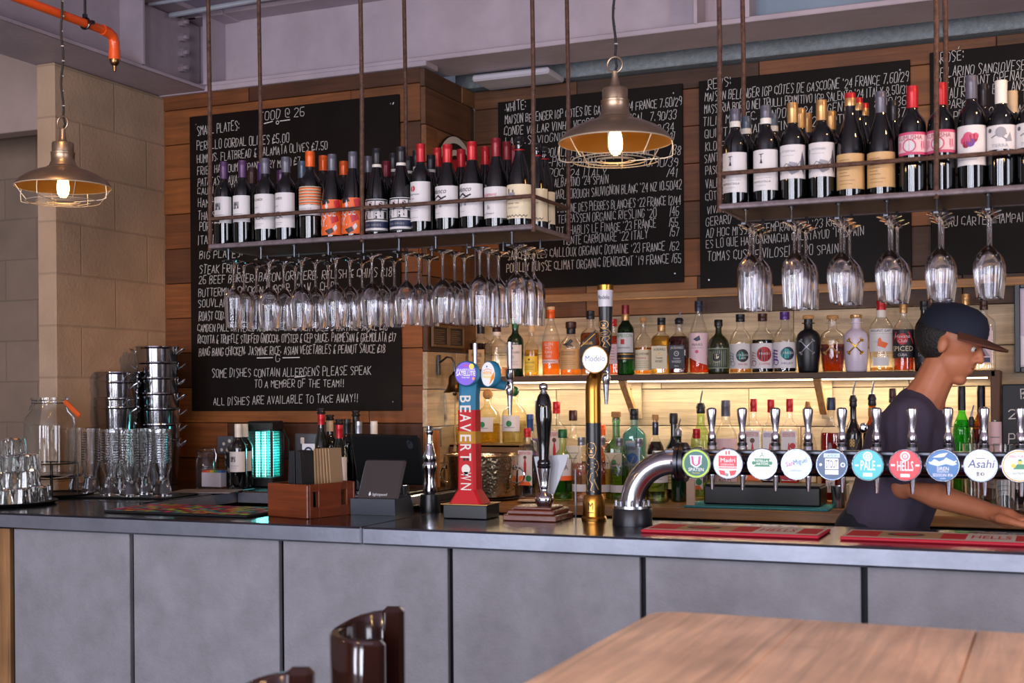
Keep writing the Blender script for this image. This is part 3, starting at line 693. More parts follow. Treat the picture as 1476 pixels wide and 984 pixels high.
FO = {'purple': foil('purple', '#4e2f57'), 'grey': foil('grey', '#5a5864'), 'orange': foil('orange', '#d9591a'), 'black': foil('black', '#1c1b20'), 'red': foil('red', '#b01a22'), 'wine': foil('wine', '#6d1524'), 'blue': foil('blue', '#2e4a78'),
      'gold': foil('gold', '#b98f5c', .3, .6), 'beige': foil('beige', '#c2a886', .45, 0), 'white': foil('white', '#d9d2c8', .45, 0), 'dred': foil('dred', '#7d1420'), 'bluegrey': foil('bluegrey', '#4d5a6a'), 'green': foil('green', '#1c5a34'), 'violet': foil('violet', '#4d2a72'),
      'brown': foil('brown', '#3d2018'), 'cork': mat('cork', '#b5834f', .8, var=.2, vscale=90), 'silver': foil('silver', '#9a9aa2', .3, .7), 'navy': foil('navy', '#20283e')}
PROF = {   # (r / R, z / H [, squareness, depth ratio])
 'bordeaux': [(0, .006), (.8, 0), (.97, .008), (1, .02), (1, .60), (.985, .63), (.93, .67), (.80, .705), (.58, .74), (.43, .77), (.385, .80), (.375, .93), (.40, .935), (.40, .955), (.375, .96), (.375, 1), (0, 1)],
 'burgundy': [(0, .006), (.8, 0), (.97, .008), (1, .02), (1, .45), (.985, .49), (.93, .55), (.82, .62), (.66, .69), (.50, .75), (.40, .80), (.365, .85), (.355, .93), (.385, .935), (.385, .955), (.355, .96), (.355, 1), (0, 1)],
 'spirit': [(0, .006), (.85, 0), (.98, .01), (1, .03), (1, .58), (.97, .63), (.85, .68), (.60, .73), (.42, .77), (.36, .81), (.35, .93), (.38, .935), (.38, .96), (.35, 1), (0, 1)],
 'round': [(0, .006), (.85, 0), (.98, .01), (1, .04), (1, .52), (.98, .57), (.88, .64), (.68, .70), (.45, .74), (.36, .77), (.34, .93), (.38, .935), (.38, .96), (.34, 1), (0, 1)],
 'tall': [(0, .006), (.85, 0), (.96, .01), (1, .03), (1, .50), (.94, .56), (.80, .63), (.62, .70), (.46, .76), (.38, .80), (.36, .93), (.4, .935), (.4, .96), (.36, 1), (0, 1)],
 'square': [(0, .006, 6, 1), (.9, 0, 6, 1), (.98, .012, 6, 1), (1, .03, 6, 1), (1, .60, 6, 1), (.96, .64, 5, 1), (.8, .68, 3.4, 1), (.55, .715, 2, 1), (.40, .74), (.36, .77), (.36, .92), (.41, .925), (.41, .955), (.36, 1), (0, 1)],
 'flat': [(0, .006, 5, .6), (.92, 0, 5, .6), (.98, .012, 5, .6), (1, .03, 5, .6), (1, .66, 5, .6), (.95, .71, 4, .6), (.78, .745, 3, .65), (.5, .775, 2, .85), (.34, .80, 2, 1), (.31, .82), (.31, .93), (.36, .935), (.36, .96), (.31, 1), (0, 1)],
 'bowl': [(0, .01), (.55, 0), (.72, .02), (.93, .14), (1, .30), (.99, .42), (.90, .54), (.72, .63), (.48, .69), (.34, .73), (.28, .78), (.27, .92), (.33, .925), (.33, .95), (.27, 1), (0, 1)],
 'bumbu': [(0, .006), (.72, 0), (.80, .01), (.86, .04), (.96, .30), (1, .55), (.99, .64), (.90, .71), (.70, .76), (.45, .79), (.36, .81), (.36, .90), (.55, .905), (.55, .92), (.36, .925), (.36, 1), (0, 1)],
 'squat': [(0, .006), (.88, 0), (.97, .01), (1, .04), (1, .50), (.97, .58), (.86, .66), (.62, .72), (.40, .76), (.30, .80), (.28, .90), (.34, .905), (.34, .94), (.28, 1), (0, 1)],
}
_bm = {}
def prof_r(kind, fz):
    P_ = PROF[kind]
    for a, b in zip(P_, P_[1:]):
        if a[1] <= fz <= b[1] and b[1] > a[1]: return a[0] + (b[0] - a[0]) * (fz - a[1]) / (b[1] - a[1])
    return P_[-2][0]
def sqdepth(kind):
    p = PROF[kind][4]; return (p[2] if len(p) > 2 else 2), (p[3] if len(p) > 3 else 1)
def body_mesh(kind, R, H, m, top=1.0):
    key = (kind, round(R, 4), round(H, 3), m.name, round(top, 2))
    if key not in _bm:
        pr = [(p[0] * R, p[1] * H, *p[2:]) for p in PROF[kind] if p[1] <= top]
        if top < 1: pr.append((0, pr[-1][1]))
        _bm[key] = MB().lathe(pr, 24).mesh('bottle_' + kind, m, 50)
    return _bm[key]
def liquid_mesh(kind, R, H, m, level, inset=.93):
    key = ('liq', kind, round(R, 4), round(H, 3), m.name, round(level, 3))
    if key not in _bm:
        pr = [(0, .02 * H)]
        P_ = PROF[kind]
        n, k = sqdepth(kind)
        zs = [p[1] for p in P_[2:-1] if .02 < p[1] < level] + [level]
        for z in [.022] + zs:
            q = next((p for p in P_ if p[1] >= z), P_[-2]); nn = q[2] if len(q) > 2 else 2; kk = q[3] if len(q) > 3 else 1
            pr.append((prof_r(kind, z) * R * inset, z * H, nn, kk))
        pr.append((0, level * H)); _bm[key] = MB().lathe(pr, 24).mesh('liquid', m, 50)
    return _bm[key]
def label_mesh(spec, kind, R, H):
    """SPEC: dict(bg, z0, z1 (of H), w (half angle in degrees, or of the face for a square bottle), art=[ops]); ops draw in metres from the label's bottom centre"""
    n, kd = sqdepth(kind); w_ = spec.get('w', 80)
    if n == 2 and w_ < 3: w_ = 80
    if n != 2 and w_ > 3: w_ = .84
    RR = R * 1.012 + .0004
    z0, z1 = spec['z0'] * H, spec['z1'] * H; hh = z1 - z0
    if n == 2 or spec.get('wrap'):
        half = math.radians(w_); wid = RR * half
        def surf(off): return lambda x, y: ((RR + off) * math.sin(x / RR), -(RR + off) * math.cos(x / RR), z0 + y)
    else:
        f = 2 ** (-1 / n) * R; wid = R * w_
        def surf(off): return lambda x, y: (x, -(R * kd + .0012 + off), z0 + y)
    keys = [spec['bg']] + sorted({o[-1] for o in spec.get('art', [])} - {spec['bg']}); mi = {k: i for i, k in enumerate(keys)}
    mb = MB(); base = surf(0); N_ = 16 if n == 2 else 1
    if spec['bg'] != '-':
        for i in range(N_):
            a, b = -wid + 2 * wid * i / N_, -wid + 2 * wid * (i + 1) / N_
            mb.add([base(a, 0), base(b, 0), base(b, hh), base(a, hh)], [(0, 1, 2, 3)], 0, True)
    lay = surf(.0006); lay2 = surf(.0010)
    for o in spec.get('art', []):
        c = mi[o[-1]]; k = o[0]
        fx = lambda x: x * wid; fy = lambda y: y * hh
        if k == 't':    # text, x, y, height (of label height), width or None, shear
            _, tx, x, y, h, w, sh, _ = o; letters(mb, tx, fx(x), fy(y), fy(h), c, lay2, None if w is None else fx(w), sh)
        elif k == 'r': _, x, y, w, h, _ = o; rect(mb, fx(x), fy(y), fx(w), fy(h), c, lay, max(1, math.ceil(8 * w)) if n == 2 else 1)
        elif k == 'c': _, x, y, r, _ = o; strips(mb, [(fx(x) + r * hh * math.cos(q * PI / 9), fy(y) + r * hh * math.sin(q * PI / 9)) for q in range(18)], c, lay2, R * .25 if n == 2 else 9)
        elif k == 'o': _, x, y, r, r0, _ = o; disc(mb, fx(x), fy(y), r * hh, c, lay2, 20, r0=r0 * hh)
        elif k == 'l':
            _, pts, w, _ = o; q = []
            for (a, b), (a2, b2) in zip(pts, pts[1:]):
                m_ = max(1, math.ceil(abs(a2 - a) * 6)); q += [(a + (a2 - a) * i / m_, b + (b2 - b) * i / m_) for i in range(m_)]
            line(mb, [(fx(a), fy(b)) for a, b in q + [pts[-1]]], w * hh, c, lay2)
        elif k == 'p': _, pts, _ = o; strips(mb, [(fx(a), fy(b)) for a, b in pts], c, lay, R * .25 if n == 2 else 9)
    mats = [ink(k) if k != '-' else M_WHITEP for k in keys]
    return mb.mesh('label', mats, 80)
_lm = {}
def bottle(label, pos, kind, R, H, glass=None, caps=(), labels=(), liq=None, group=None, name='bottle', cat='bottle', rz=0, drop=None):
    """one bottle standing at POS; CAPS: (style, material, ...) ; LABELS: label names; LIQ: (colour, level)"""
    m = glass or GLASS
    o = link(name, body_mesh(kind, R, H, m), None, pos, (0, 0, rz)); tag(o, label, cat, group)
    if liq: link('liquid', liquid_mesh(kind, R, H, liquid('spirit_' + liq[0].strip('#'), liq[0]), liq[1]), o)
    rn = prof_r(kind, .90) * R
    for cp in caps:
        st, cm = cp[0], cp[1]; mm = FO.get(cm) or MATS[cm]
        key = ('cap', st, mm.name, round(rn, 4), round(H, 3), cp[2:])
        if key not in _lm:
            mb = MB(); r = rn * 1.10 + .0006; rl = prof_r(kind, .945) * R * 1.06 + .0006
            if st == 'foil':
                zb = (cp[2] if len(cp) > 2 else .80) * H
                mb.lathe([(r, zb), (r, .93 * H), (rl, .935 * H), (rl, .957 * H), (r, .963 * H), (r, 1.0 * H), (r * .9, 1.004 * H), (0, 1.004 * H)], 20)
            elif st == 'band':
                a, b = cp[2:4]; mb.lathe([(r * 1.02, a * H), (r * 1.04, a * H + .001), (r * 1.04, b * H), (r * 1.02, b * H + .001)], 20)
            elif st == 'screw': mb.lathe([(r * 1.06, .875 * H), (r * 1.08, .88 * H), (r * 1.08, .92 * H), (r * 1.04, .922 * H), (r * 1.08, .926 * H), (r * 1.08, .998 * H), (r, 1.003 * H), (0, 1.003 * H)], 20)
            elif st == 'cork': mb.lathe([(rn * .8, .955 * H), (rn * .85, .99 * H), (rn * 1.3, .992 * H), (rn * 1.35, 1.0 * H), (rn * 1.35, 1.05 * H), (rn * 1.15, 1.06 * H), (0, 1.06 * H)], 20)
            elif st == 'plug': mb.lathe([(rn * 1.35, .93 * H), (rn * 1.4, .94 * H), (rn * 1.4, 1.045 * H), (rn * 1.2, 1.06 * H), (0, 1.06 * H)], 20)
            elif st == 'ball': mb.ball((0, 0, 1.03 * H), rn * 1.5, 16, 10)
            elif st == 'pourer': mb.lathe([(rn * 1.1, .90 * H), (rn * 1.25, .91 * H), (rn * 1.1, .95 * H), (rn * 1.3, .955 * H), (rn * 1.3, .97 * H), (rn * .9, 1.01 * H), (0, 1.02 * H)], 16)
            elif st == 'spout': mb.tube([(0, 0, 1.0 * H), (0, 0, 1.03 * H), (.004, -.002, 1.08 * H), (.010, -.004, 1.14 * H)], [.0042, .0042, .0036, .003], 8)
            elif st == 'stopper': mb.lathe([(rn * .9, .98 * H), (rn * 1.0, 1.0 * H), (rn * 1.45, 1.01 * H), (rn * 1.5, 1.02 * H), (rn * 1.2, 1.035 * H), (rn * 1.1, 1.055 * H), (rn * 1.45, 1.06 * H), (rn * 1.3, 1.085 * H), (0, 1.09 * H)], 18)
            _lm[key] = mb.mesh('cap', mm, 40)
        link({'foil': 'foil_cap', 'band': 'neck_band', 'screw': 'screw_cap', 'cork': 'cork_stopper', 'plug': 'cork_stopper', 'ball': 'cork_ball', 'pourer': 'pourer_collar', 'spout': 'pourer_spout', 'stopper': 'vacuum_stopper'}[st], _lm[key], o)
    for ln in labels:
        key = ('lab', ln, kind, round(R, 4), round(H, 3))
        if key not in _lm: _lm[key] = label_mesh(LAB[ln], kind, R, H)
        link('label', _lm[key], o)
    return o
def lines_(y0, n, dy, x0, x1, w, c): return [('l', [(x0, y0 - i * dy), (x1 - .12 * (i % 3 == 1), y0 - i * dy)], w, c) for i in range(n)]
LAB = {
 'house': dict(bg='w', z0=.27, z1=.58, w=85, art=[('r', -.32, .50, .5, .26, 'gr'), ('p', [(-.3, .6), (-.1, .76), (.1, .62), (.18, .5), (-.32, .5)], 'dg'), ('r', -.05, .52, .1, .1, 'w'), ('r', -.25, .55, .08, .08, 'w'), ('l', [(-.4, .30), (.4, .30)], .02, 'gr'), ('l', [(-.25, .2), (.25, .2)], .015, 'gr')]),
 'malbec': dict(bg='w', z0=.17, z1=.575, w=88, art=[('t', 'ZUCCARDI', -.28, .80, .07, .9, 0, 'br'), ('t', 'MALBEC', -.28, .60, .035, .42, 0, 'gr'), ('o', -.1, .36, .10, .085, 'dg'), ('l', [(-.45, .34), (-.2, .44), (.05, .33), (.3, .42)], .025, 'k'), ('l', [(-.4, .28), (-.1, .37), (.2, .28)], .02, 'dg'), ('l', [(-.5, .14), (.2, .14)], .012, 'gr'), ('l', [(-.5, .09), (.1, .09)], .01, 'gr')]),
 'striped': dict(bg='cr', z0=.40, z1=.60, w=100, art=[x for i in range(6) for x in ([('r', -1, .02 + i * .165, 2, .075, 'o')] + [('r', -1, .105 + i * .165, 2, .035, 'k')])]),
 'striped_lo': dict(bg='w', z0=.28, z1=.395, w=92, art=[('t', 'COLOSELLE', -.2, .45, .26, 1.2, 0, 'gr'), ('l', [(-.5, .2), (.4, .2)], .04, 'gr')]),
 'bloque': dict(bg='o', z0=.05, z1=.46, w=95, art=[('p', [(-.9, .1), (-.7, .3), (-.8, .5), (-1, .4)], 'k'), ('p', [(.1, .0), (.4, .08), (.3, .2), (-.1, .12)], 'k'), ('p', [(-.1, .8), (.0, .7), (.1, .8), (.0, .95)], 'w'), ('p', [(.45, .1), (.6, .2), (.5, .3), (.35, .2)], 'w'), ('p', [(-.95, .6), (-.8, .75), (-.95, .9)], 'k'), ('p', [(-.3, .85), (.2, .9), (.1, 1), (-.4, 1)], 'k'), ('p', [(.5, .7), (.8, .8), (.7, 1), (.4, .95)], 'r'), ('p', [(.3, .3), (.7, .4), (.6, .55), (.2, .5)], 'r'), ('t', 'BLOQUE', -.25, .52, .22, 1.5, 0, 'w'), ('t', 'BAY.', -.42, .24, .24, .9, 0, 'w'), ('p', [(-.8, .02), (-.4, .05), (-.5, .2), (-.7, .18)], 'w')]),
 'maze': dict(bg='w', z0=.05, z1=.42, w=95, art=[('r', -1, .12, 2, .2, 'nv'), ('t', 'OLD VINES', 0, .18, .06, 1.0, 0, 'gr')] + [('r', -.95 + .27 * i, .40 + .28 * ((i * 7) % 2), .17, .22, 'k') for i in range(7)] + [('r', -.9 + .27 * i, .72 - .28 * ((i * 5) % 2), .05, .24, 'k') for i in range(7)] + [('l', [(-.9, .38), (.9, .38)], .03, 'k'), ('l', [(-.9, .66), (.9, .66)], .03, 'k'), ('l', [(-.9, .96), (.9, .96)], .04, 'k'), ('t', 'DOLD', 0, .70, .2, 1.1, 0, 'pp'), ('t', 'EVERS', 0, .42, .19, 1.2, 0, 'w'), ('r', -1, 0, 2, .05, 'k')]),
 'redseal': dict(bg='w', z0=.14, z1=.575, w=88, art=[('c', -.25, .82, .075, 'r'), ('l', [(-.36, .82), (-.14, .82)], .018, 'w'), ('l', [(-.25, .75), (-.25, .89)], .018, 'w'), ('t', 'SAINT BARTHELEMY', -.25, .66, .03, .9, 0, 'k'), ('t', 'RED', -.25, .55, .03, .2, 0, 'r')] + lines_(.36, 3, .05, -.6, .1, .008, 'gr') + [('t', 'COTES DU RHONE', -.25, .08, .025, .7, 0, 'gr')]),
 'vivanco': dict(bg='w', z0=.16, z1=.52, w=86, art=[('t', 'Vivanco', -.28, .76, .16, 1.1, .25, 'k'), ('l', [(-.7, .93), (-.5, .8), (-.3, .92)], .015, 'k'), ('l', [(-.5, .62), (-.2, .70), (.0, .60), (.25, .66)], .05, 'k'), ('l', [(-.2, .56), (.1, .6)], .03, 'k'), ('r', -.62, .32, .12, .05, 'k'), ('r', -.62, .32, .04, .18, 'k'), ('r', -.38, .30, .04, .22, 'k'), ('r', -.42, .42, .2, .03, 'k'), ('c', -.05, .36, .04, 'gr'), ('l', [(-.6, .15), (-.1, .15)], .012, 'gr')]),
 'script': dict(bg='w', z0=.12, z1=.46, w=88, art=[('t', 'Rochemont', -.25, .70, .12, 1.0, .3, 'pk'), ('t', 'COTES DE NUITS', -.2, .55, .04, .7, 0, 'gr'), ('r', -.25, .28, .04, .14, 'k'), ('r', -.15, .28, .03, .09, 'k'), ('t', 'Les Pruniers', -.2, .12, .06, .7, .2, 'dg')]),
 'chateau': dict(bg='cr', z0=.10, z1=.47, w=88, art=[('r', -.55, .56, .5, .2, 'gr'), ('r', -.5, .76, .1, .12, 'dg'), ('r', -.2, .76, .08, .08, 'dg'), ('l', [(-.75, .56), (.3, .56)], .02, 'br'), ('t', 'GRAND VIN', -.2, .42, .05, .7, 0, 'br'), ('t', 'RHONE VALLEY', -.2, .30, .04, .7, 0, 'gr')] + [('l', [(-.8 + .2 * i, .1), (-.7 + .2 * i, .05), (-.6 + .2 * i, .1)], .02, 'k') for i in range(7)]),
 'valpo': dict(bg='w', z0=.14, z1=.545, w=82, art=[('p', [(-.14, .66), (.02, .66), (-.06, .80)], 'k'), ('l', [(-.06, .8), (-.06, .88)], .02, 'k'), ('l', [(-.16, .885), (.05, .89)], .018, 'k'), ('t', 'VALPOLICELLA', -.1, .19, .045, 1.1, 0, 'k'), ('l', [(-.7, .30), (.5, .30)], .008, 'gr'), ('t', 'CLASSICO', -.1, .10, .03, .6, 0, 'gr')]),
 'garden': dict(bg='w', z0=.235, z1=.57, w=84, art=[('p', [(-.9, .1), (-.6, .3), (-.75, .6), (-.6, .8), (-.95, .9)], 'gr'), ('p', [(.1, .1), (.5, .2), (.4, .45), (.0, .5), (-.2, .3)], 'gr'), ('p', [(.55, .4), (.7, .8), (.85, .5), (.8, .1)], 'dg'), ('t', 'PATERNIA', -.12, .78, .06, .8, 0, 'gr'), ('l', [(-.5, .68), (.2, .68)], .01, 'gr'), ('p', [(-.4, .05), (-.1, .05), (-.15, .35), (-.35, .4)], 'w'), ('l', [(-.7, .15), (-.2, .45), (.3, .3), (.7, .6)], .02, 'dg')]),
 'tanlist': dict(bg='tan', z0=.09, z1=.42, w=85, art=lines_(.82, 6, .09, -.5, .05, .014, 'br') + lines_(.24, 2, .1, -.5, .3, .01, 'br')),
 'pinkart': dict(bg='pk', z0=.36, z1=.565, w=85, art=[('r', -.92, .12, 1.84, .76, 'pp'), ('t', 'KUMUSHA', -.12, .66, .2, 1.3, 0, 'wr'), ('c', -.12, .40, .24, 'w'), ('o', -.12, .40, .30, .24, 'pk'), ('l', [(-.12, .2), (-.12, .6)], .04, 'pk'), ('p', [(-.8, .2), (-.5, .3), (-.6, .6), (-.85, .6)], 'pk'), ('p', [(.5, .2), (.75, .3), (.65, .6), (.4, .6)], 'pk')]),
 'blot': dict(bg='w', z0=.22, z1=.56, w=84, art=[('c', -.1, .70, .13, 'pk'), ('c', .12, .66, .12, 'wr'), ('c', -.3, .62, .1, 'pk'), ('c', .0, .56, .11, 'pu'), ('c', .25, .72, .08, 'pk'), ('c', -.2, .52, .09, 'wr'), ('l', [(-.6, .14), (.3, .14)], .01, 'gr')]),
 'figure': dict(bg='w', z0=.36, z1=.58, w=84, art=[('c', -.05, .70, .22, 'gr'), ('p', [(-.3, .62), (.1, .86), (.25, .6)], 'dg'), ('l', [(-.5, .5), (-.2, .62), (.2, .4)], .04, 'dg'), ('c', -.6, .8, .09, 'dg'), ('p', [(.15, .3), (.5, .32), (.4, .7)], 'gr'), ('t', 'TIERRA', -.1, .08, .14, .8, 0, 'gr')]),
}
wine_n = [0]
def wine(px, ptop, zs, y, kind, R, caps, labels, lab, grp):
    p = atY(px, ptop, y); H = p.z - zs - .0127
    return bottle(lab, (p.x, y, zs + .0127), kind, R, H, M_WINE, caps, labels, None, grp, 'wine_bottle', 'wine bottle', rz=random.uniform(-.12, .12))
G1, G2 = 'wine bottles in the rack over the food menu', 'wine bottles in the rack over the taps'
f1 = 3.802; b1 = 3.885; c1 = 3.962
band = lambda a=.79, b=.82: ('band', 'white', a, b)
for a in [
 (322.6, 234, f1, 'bordeaux', .0335, [('foil', 'purple')], ['house'], 'purple capped red wine with a house sketch label, nearest the pillar'),
 (349.5, 232, f1, 'bordeaux', .0335, [('foil', 'purple')], ['house'], 'purple capped red wine with a house sketch label, second from the pillar'),
 (382.2, 229, f1, 'bordeaux', .037, [('foil', 'grey', .82)], ['malbec'], 'grey capped red wine with a tall off white label, beside the purple capped pair'),
 (412.0, 227, f1, 'bordeaux', .037, [('foil', 'grey', .82)], ['malbec'], 'grey capped red wine with a tall off white label, next to the orange striped bottle'),
 (447.0, 219, f1, 'bordeaux', .0385, [('foil', 'orange', .83)], ['striped', 'striped_lo'], 'orange capped red wine with an orange and black striped label'),
 (478.7, 223, f1, 'burgundy', .037, [('foil', 'grey', .81)], ['bloque'], 'grey capped wine with a bright orange lettered label, beside the striped bottle'),
 (508.4, 219.5, f1, 'burgundy', .037, [('foil', 'grey', .81)], ['bloque'], 'grey capped wine with a bright orange lettered label, just before the middle rod'),
 (542.8, 215, f1, 'burgundy', .038, [('foil', 'black', .83), band()], ['maze'], 'tall black bottle with a white neck band and maze label, just past the middle rod'),
 (578.0, 212.5, f1, 'burgundy', .038, [('foil', 'black', .83), band()], ['maze'], 'tall black bottle with a white neck band and maze label, beside the red seal bottle'),
 (606.5, 208, f1, 'bordeaux', .0345, [('foil', 'red', .80)], ['redseal'], 'bright red capped wine with a narrow white label and red seal'),
 (644.8, 209, f1, 'burgundy', .0400, [('foil', 'red', .79)], ['vivanco'], 'red capped wine with a black script label, first of the two alike'),
 (680.2, 205, f1, 'burgundy', .0400, [('foil', 'red', .79)], ['vivanco'], 'red capped wine with a black script label, second of the two alike'),
 (715.0, 200, f1, 'burgundy', .0385, [('foil', 'dred', .80)], ['script'], 'dark red capped sloping bottle with pink script on a white label'),
 (748.5, 198, f1, 'burgundy', .0400, [('band', 'red', .85, .86)], ['chateau'], 'bare necked sloping black bottle with a cream castle label by the end rod')]:
    wine(a[0], a[1], Z1, a[2], *a[3:7], a[7], G1)
for px, pt, y, kd, cp, lab in [
 (363.5, 242, b1, 'bordeaux', [('foil', 'brown')], 'brown capped bottle behind the second house sketch wine'), (377, 236, c1, 'bordeaux', [('foil', 'violet')], 'violet capped bottle in the back row behind the first grey capped wine'),
 (405, 246, b1, 'bordeaux', [('foil', 'purple')], 'purple capped bottle in the back row between the two grey capped wines'), (435.5, 233, b1, 'bordeaux', [('foil', 'bluegrey')], 'blue grey capped bottle in the back row beside the striped wine'),
 (465.8, 225, b1, 'bordeaux', [('foil', 'orange', .83)], 'orange capped bottle in the back row right behind the striped wine'), (495.5, 233, b1, 'bordeaux', [('foil', 'orange', .83)], 'lower orange capped bottle in the back row between the orange lettered wines'),
 (530.6, 226, b1, 'burgundy', [('foil', 'grey', .81)], 'grey capped bottle in the back row just past the middle rod'), (557, 233, b1, 'bordeaux', [('foil', 'wine')], 'wine red capped bottle in the back row between the two maze label bottles'),
 (567, 221.5, c1, 'burgundy', [('foil', 'black', .83), band()], 'white banded black bottle behind the gap between the maze label bottles'), (589, 226, b1, 'burgundy', [('foil', 'black', .83), band()], 'white banded black bottle right behind the second maze label bottle'),
 (600.7, 218, c1, 'burgundy', [('foil', 'black', .83), band()], 'white banded black bottle behind the red seal wine, nearer the pillar'), (621, 224, b1, 'burgundy', [('foil', 'black', .83), band()], 'white banded black bottle behind the red seal wine, nearer the script label pair'),
 (630.5, 214, c1, 'burgundy', [('foil', 'red', .79)], 'red capped back row bottle before the first script label wine'), (664.6, 216, b1, 'burgundy', [('foil', 'red', .79)], 'red capped back row bottle between the two script label wines'),
 (699.3, 212, b1, 'burgundy', [('foil', 'red', .79)], 'red capped back row bottle after the second script label wine'), (730.5, 205, b1, 'burgundy', [('foil', 'dred', .80)], 'dark red capped back row bottle beside the bare necked bottle'),
 (741, 211, c1, 'burgundy', [('foil', 'dred', .80)], 'dark red capped bottle deepest in the row beside the bare necked bottle'), (774, 207, b1, 'burgundy', [('band', 'red', .85, .86)], 'bare necked black bottle seen behind the end rod'), (784.5, 212, c1, 'burgundy', [('band', 'red', .85, .86)], 'bare necked black bottle deepest in the end corner of the rack')]:
    wine(px, pt, Z1, y, kd, .036, cp, ['chateau'] if px > 770 else [], lab, G1)
for a in [
 (1059.4, 158, f1, 'bordeaux', .0365, [('foil', 'grey', .87), band(.815, .87)], ['valpo'], 'grey capped wine with a white label, first in its rack beside the corner rod'),
 (1103.7, 153, f1, 'bordeaux', .0365, [('foil', 'grey', .87), band(.815, .87)], ['valpo'], 'grey capped wine with a white label, second in its rack'),
 (1142.4, 149, f1, 'bordeaux', .0365, [('foil', 'gold', .80)], ['garden'], 'gold capped wine with a sketched garden label, first of two'),
 (1184, 145, f1, 'bordeaux', .0365, [('foil', 'gold', .80)], ['garden'], 'gold capped wine with a sketched garden label, beside the tan labelled bottles'),
 (1225.3, 135, f1, 'burgundy', .0385, [('foil', 'red', .955), ('band', 'gold', .88, .95)], ['tanlist'], 'red topped sloping bottle with a plain tan label'),
 (1269.5, 133, f1, 'burgundy', .0385, [('foil', 'grey', .80)], ['tanlist'], 'dark grey capped sloping bottle with a plain tan label'),
 (1314.9, 125, f1, 'bordeaux', .0375, [('foil', 'red', .80)], ['pinkart'], 'bright red capped wine with a pink picture label, in front of the rack rod gap'),
 (1356, 120.5, f1, 'bordeaux', .0375, [('foil', 'red', .80)], ['pinkart'], 'bright red capped wine with a pink picture label, standing behind the front rod'),
 (1400, 110, f1, 'bordeaux', .0375, [('foil', 'grey', .80)], ['blot'], 'grey capped wine with a pink ink blot on its white label'),
 (1442.7, 117, f1, 'bordeaux', .0375, [('foil', 'white', .79)], ['figure'], 'white capped wine with a grey drawing on its label'),
 (1485, 113, f1, 'bordeaux', .0375, [('foil', 'white', .79)], ['figure'], 'white capped wine half cut by the edge of view')]:
    wine(a[0], a[1], Z2, a[2], *a[3:7], a[7], G2)
for px, pt, y, kd, cp, lab in [
 (1075.5, 169, b1, 'bordeaux', [('foil', 'bluegrey', .87), band(.815, .87)], 'blue grey capped bottle behind the first two white label wines'), (1114, 165, b1, 'bordeaux', [('foil', 'bluegrey', .87), band(.815, .87)], 'white banded bottle behind the second white label wine'),
 (1153.8, 157, b1, 'bordeaux', [('foil', 'gold', .80)], 'gold capped bottle behind the first garden label wine'), (1163, 164, c1, 'bordeaux', [('foil', 'gold', .80)], 'gold capped bottle deepest behind the first garden label wine'), (1197.5, 161, b1, 'bordeaux', [('foil', 'gold', .80)], 'gold capped bottle behind the second garden label wine'),
 (1236.5, 142, b1, 'burgundy', [('foil', 'red', .955), ('band', 'gold', .88, .95)], 'red topped bottle just behind the red topped tan label wine'), (1245, 150, c1, 'burgundy', [('foil', 'red', .955), ('band', 'gold', .88, .95)], 'red topped bottle deepest behind the tan label wines'), (1287, 146, b1, 'burgundy', [('foil', 'black', .80)], 'black capped bottle behind the grey capped tan label wine'),
 (1417, 122, b1, 'bordeaux', [('foil', 'black', .80)], 'black capped bottle behind the ink blot label wine'), (1458.5, 132, b1, 'bordeaux', [('foil', 'beige', .79)], 'beige capped bottle behind the white capped drawing label wine')]:
    wine(px, pt, Z2, y, kd, .0355, cp, [], lab, G2)
# ------------------------------------------------------------------ bottle shelf, back counter, strip light
ZS, ZC = 1.568, 1.032
t = thing('bottle_shelf', 'dark timber wall shelf carrying the spirit bottles, lit from underneath', 'shelf', (-1.40, 5.46, ZS))
MB().box((0, 0, -.0125), (2.33, .18, .025), 0, .002).build('shelf_board', M_SHELF, t)
for px in (906, 1183):
    x = atY(px, 560, 5.5).x + 1.40
    MB().box((x, 0, 0), (.03, .225, .028), 0, .002, M=Matrix.Translation((x, .03, -.093)) @ Matrix.Rotation(math.radians(-42), 4, 'X') @ Matrix.Translation((-x, 0, 0))).build('bracket', wood('bracket_timber_%d' % px, ['#b08555'], grain=(26, 1.2, 26), knots=False), t)
    MB().box((x + .012, .123, -.11), (.045, .012, .17), 0, .002).build('wall_batten', M_PALE, t)
M_LED = mat('led_strip', '#fff0d0', .5, emis='#ffdcae', estr=7)
MB().box((0, .04, -.0285), (2.26, .010, .006)).build('light_strip', M_LED, t)
MB().box((1.165, 0, -.265), (.036, .18, .53), 0, .003).build('end_post', wood('end_post_dark', ['#5a3b26'], grain=(26, 26, 1.2), knots=False), t)
area('shelf_strip_light', (-1.40, 5.50, ZS - .034), (-1.40, 5.50, ZS - .6), 2.26, .012, 10.5, (1.0, .83, .58))
area('shelf_strip_light_up', (-1.40, 5.567, ZS + .002), (-1.40, 5.575, ZS + .4), 2.26, .010, 3.0, (1.0, .78, .48))
t = thing('back_counter', 'timber topped back counter along the rear wall under the bottle shelf', 'counter', (-.58, 5.26, 0))
MB().box((0, 0, ZC - .02), (3.62, .62, .04), 0, .003).build('worktop', M_COUNTER, t)
MB().box((0, .05, .49), (3.6, .5, .97)).build('cupboard_front', M_BLACKM, t)
mb = MB()
for x in (-1.5, -.55, -.02, .6, 1.2): mb.box((x, -.203, .5), (.012, .012, .86)); mb.cyl((x + .06, -.20, .90), (x + .06, -.215, .90), .009, seg=12)
mb.build('door_gap', mat('dark_trim_grey', '#30333a', .5), t)

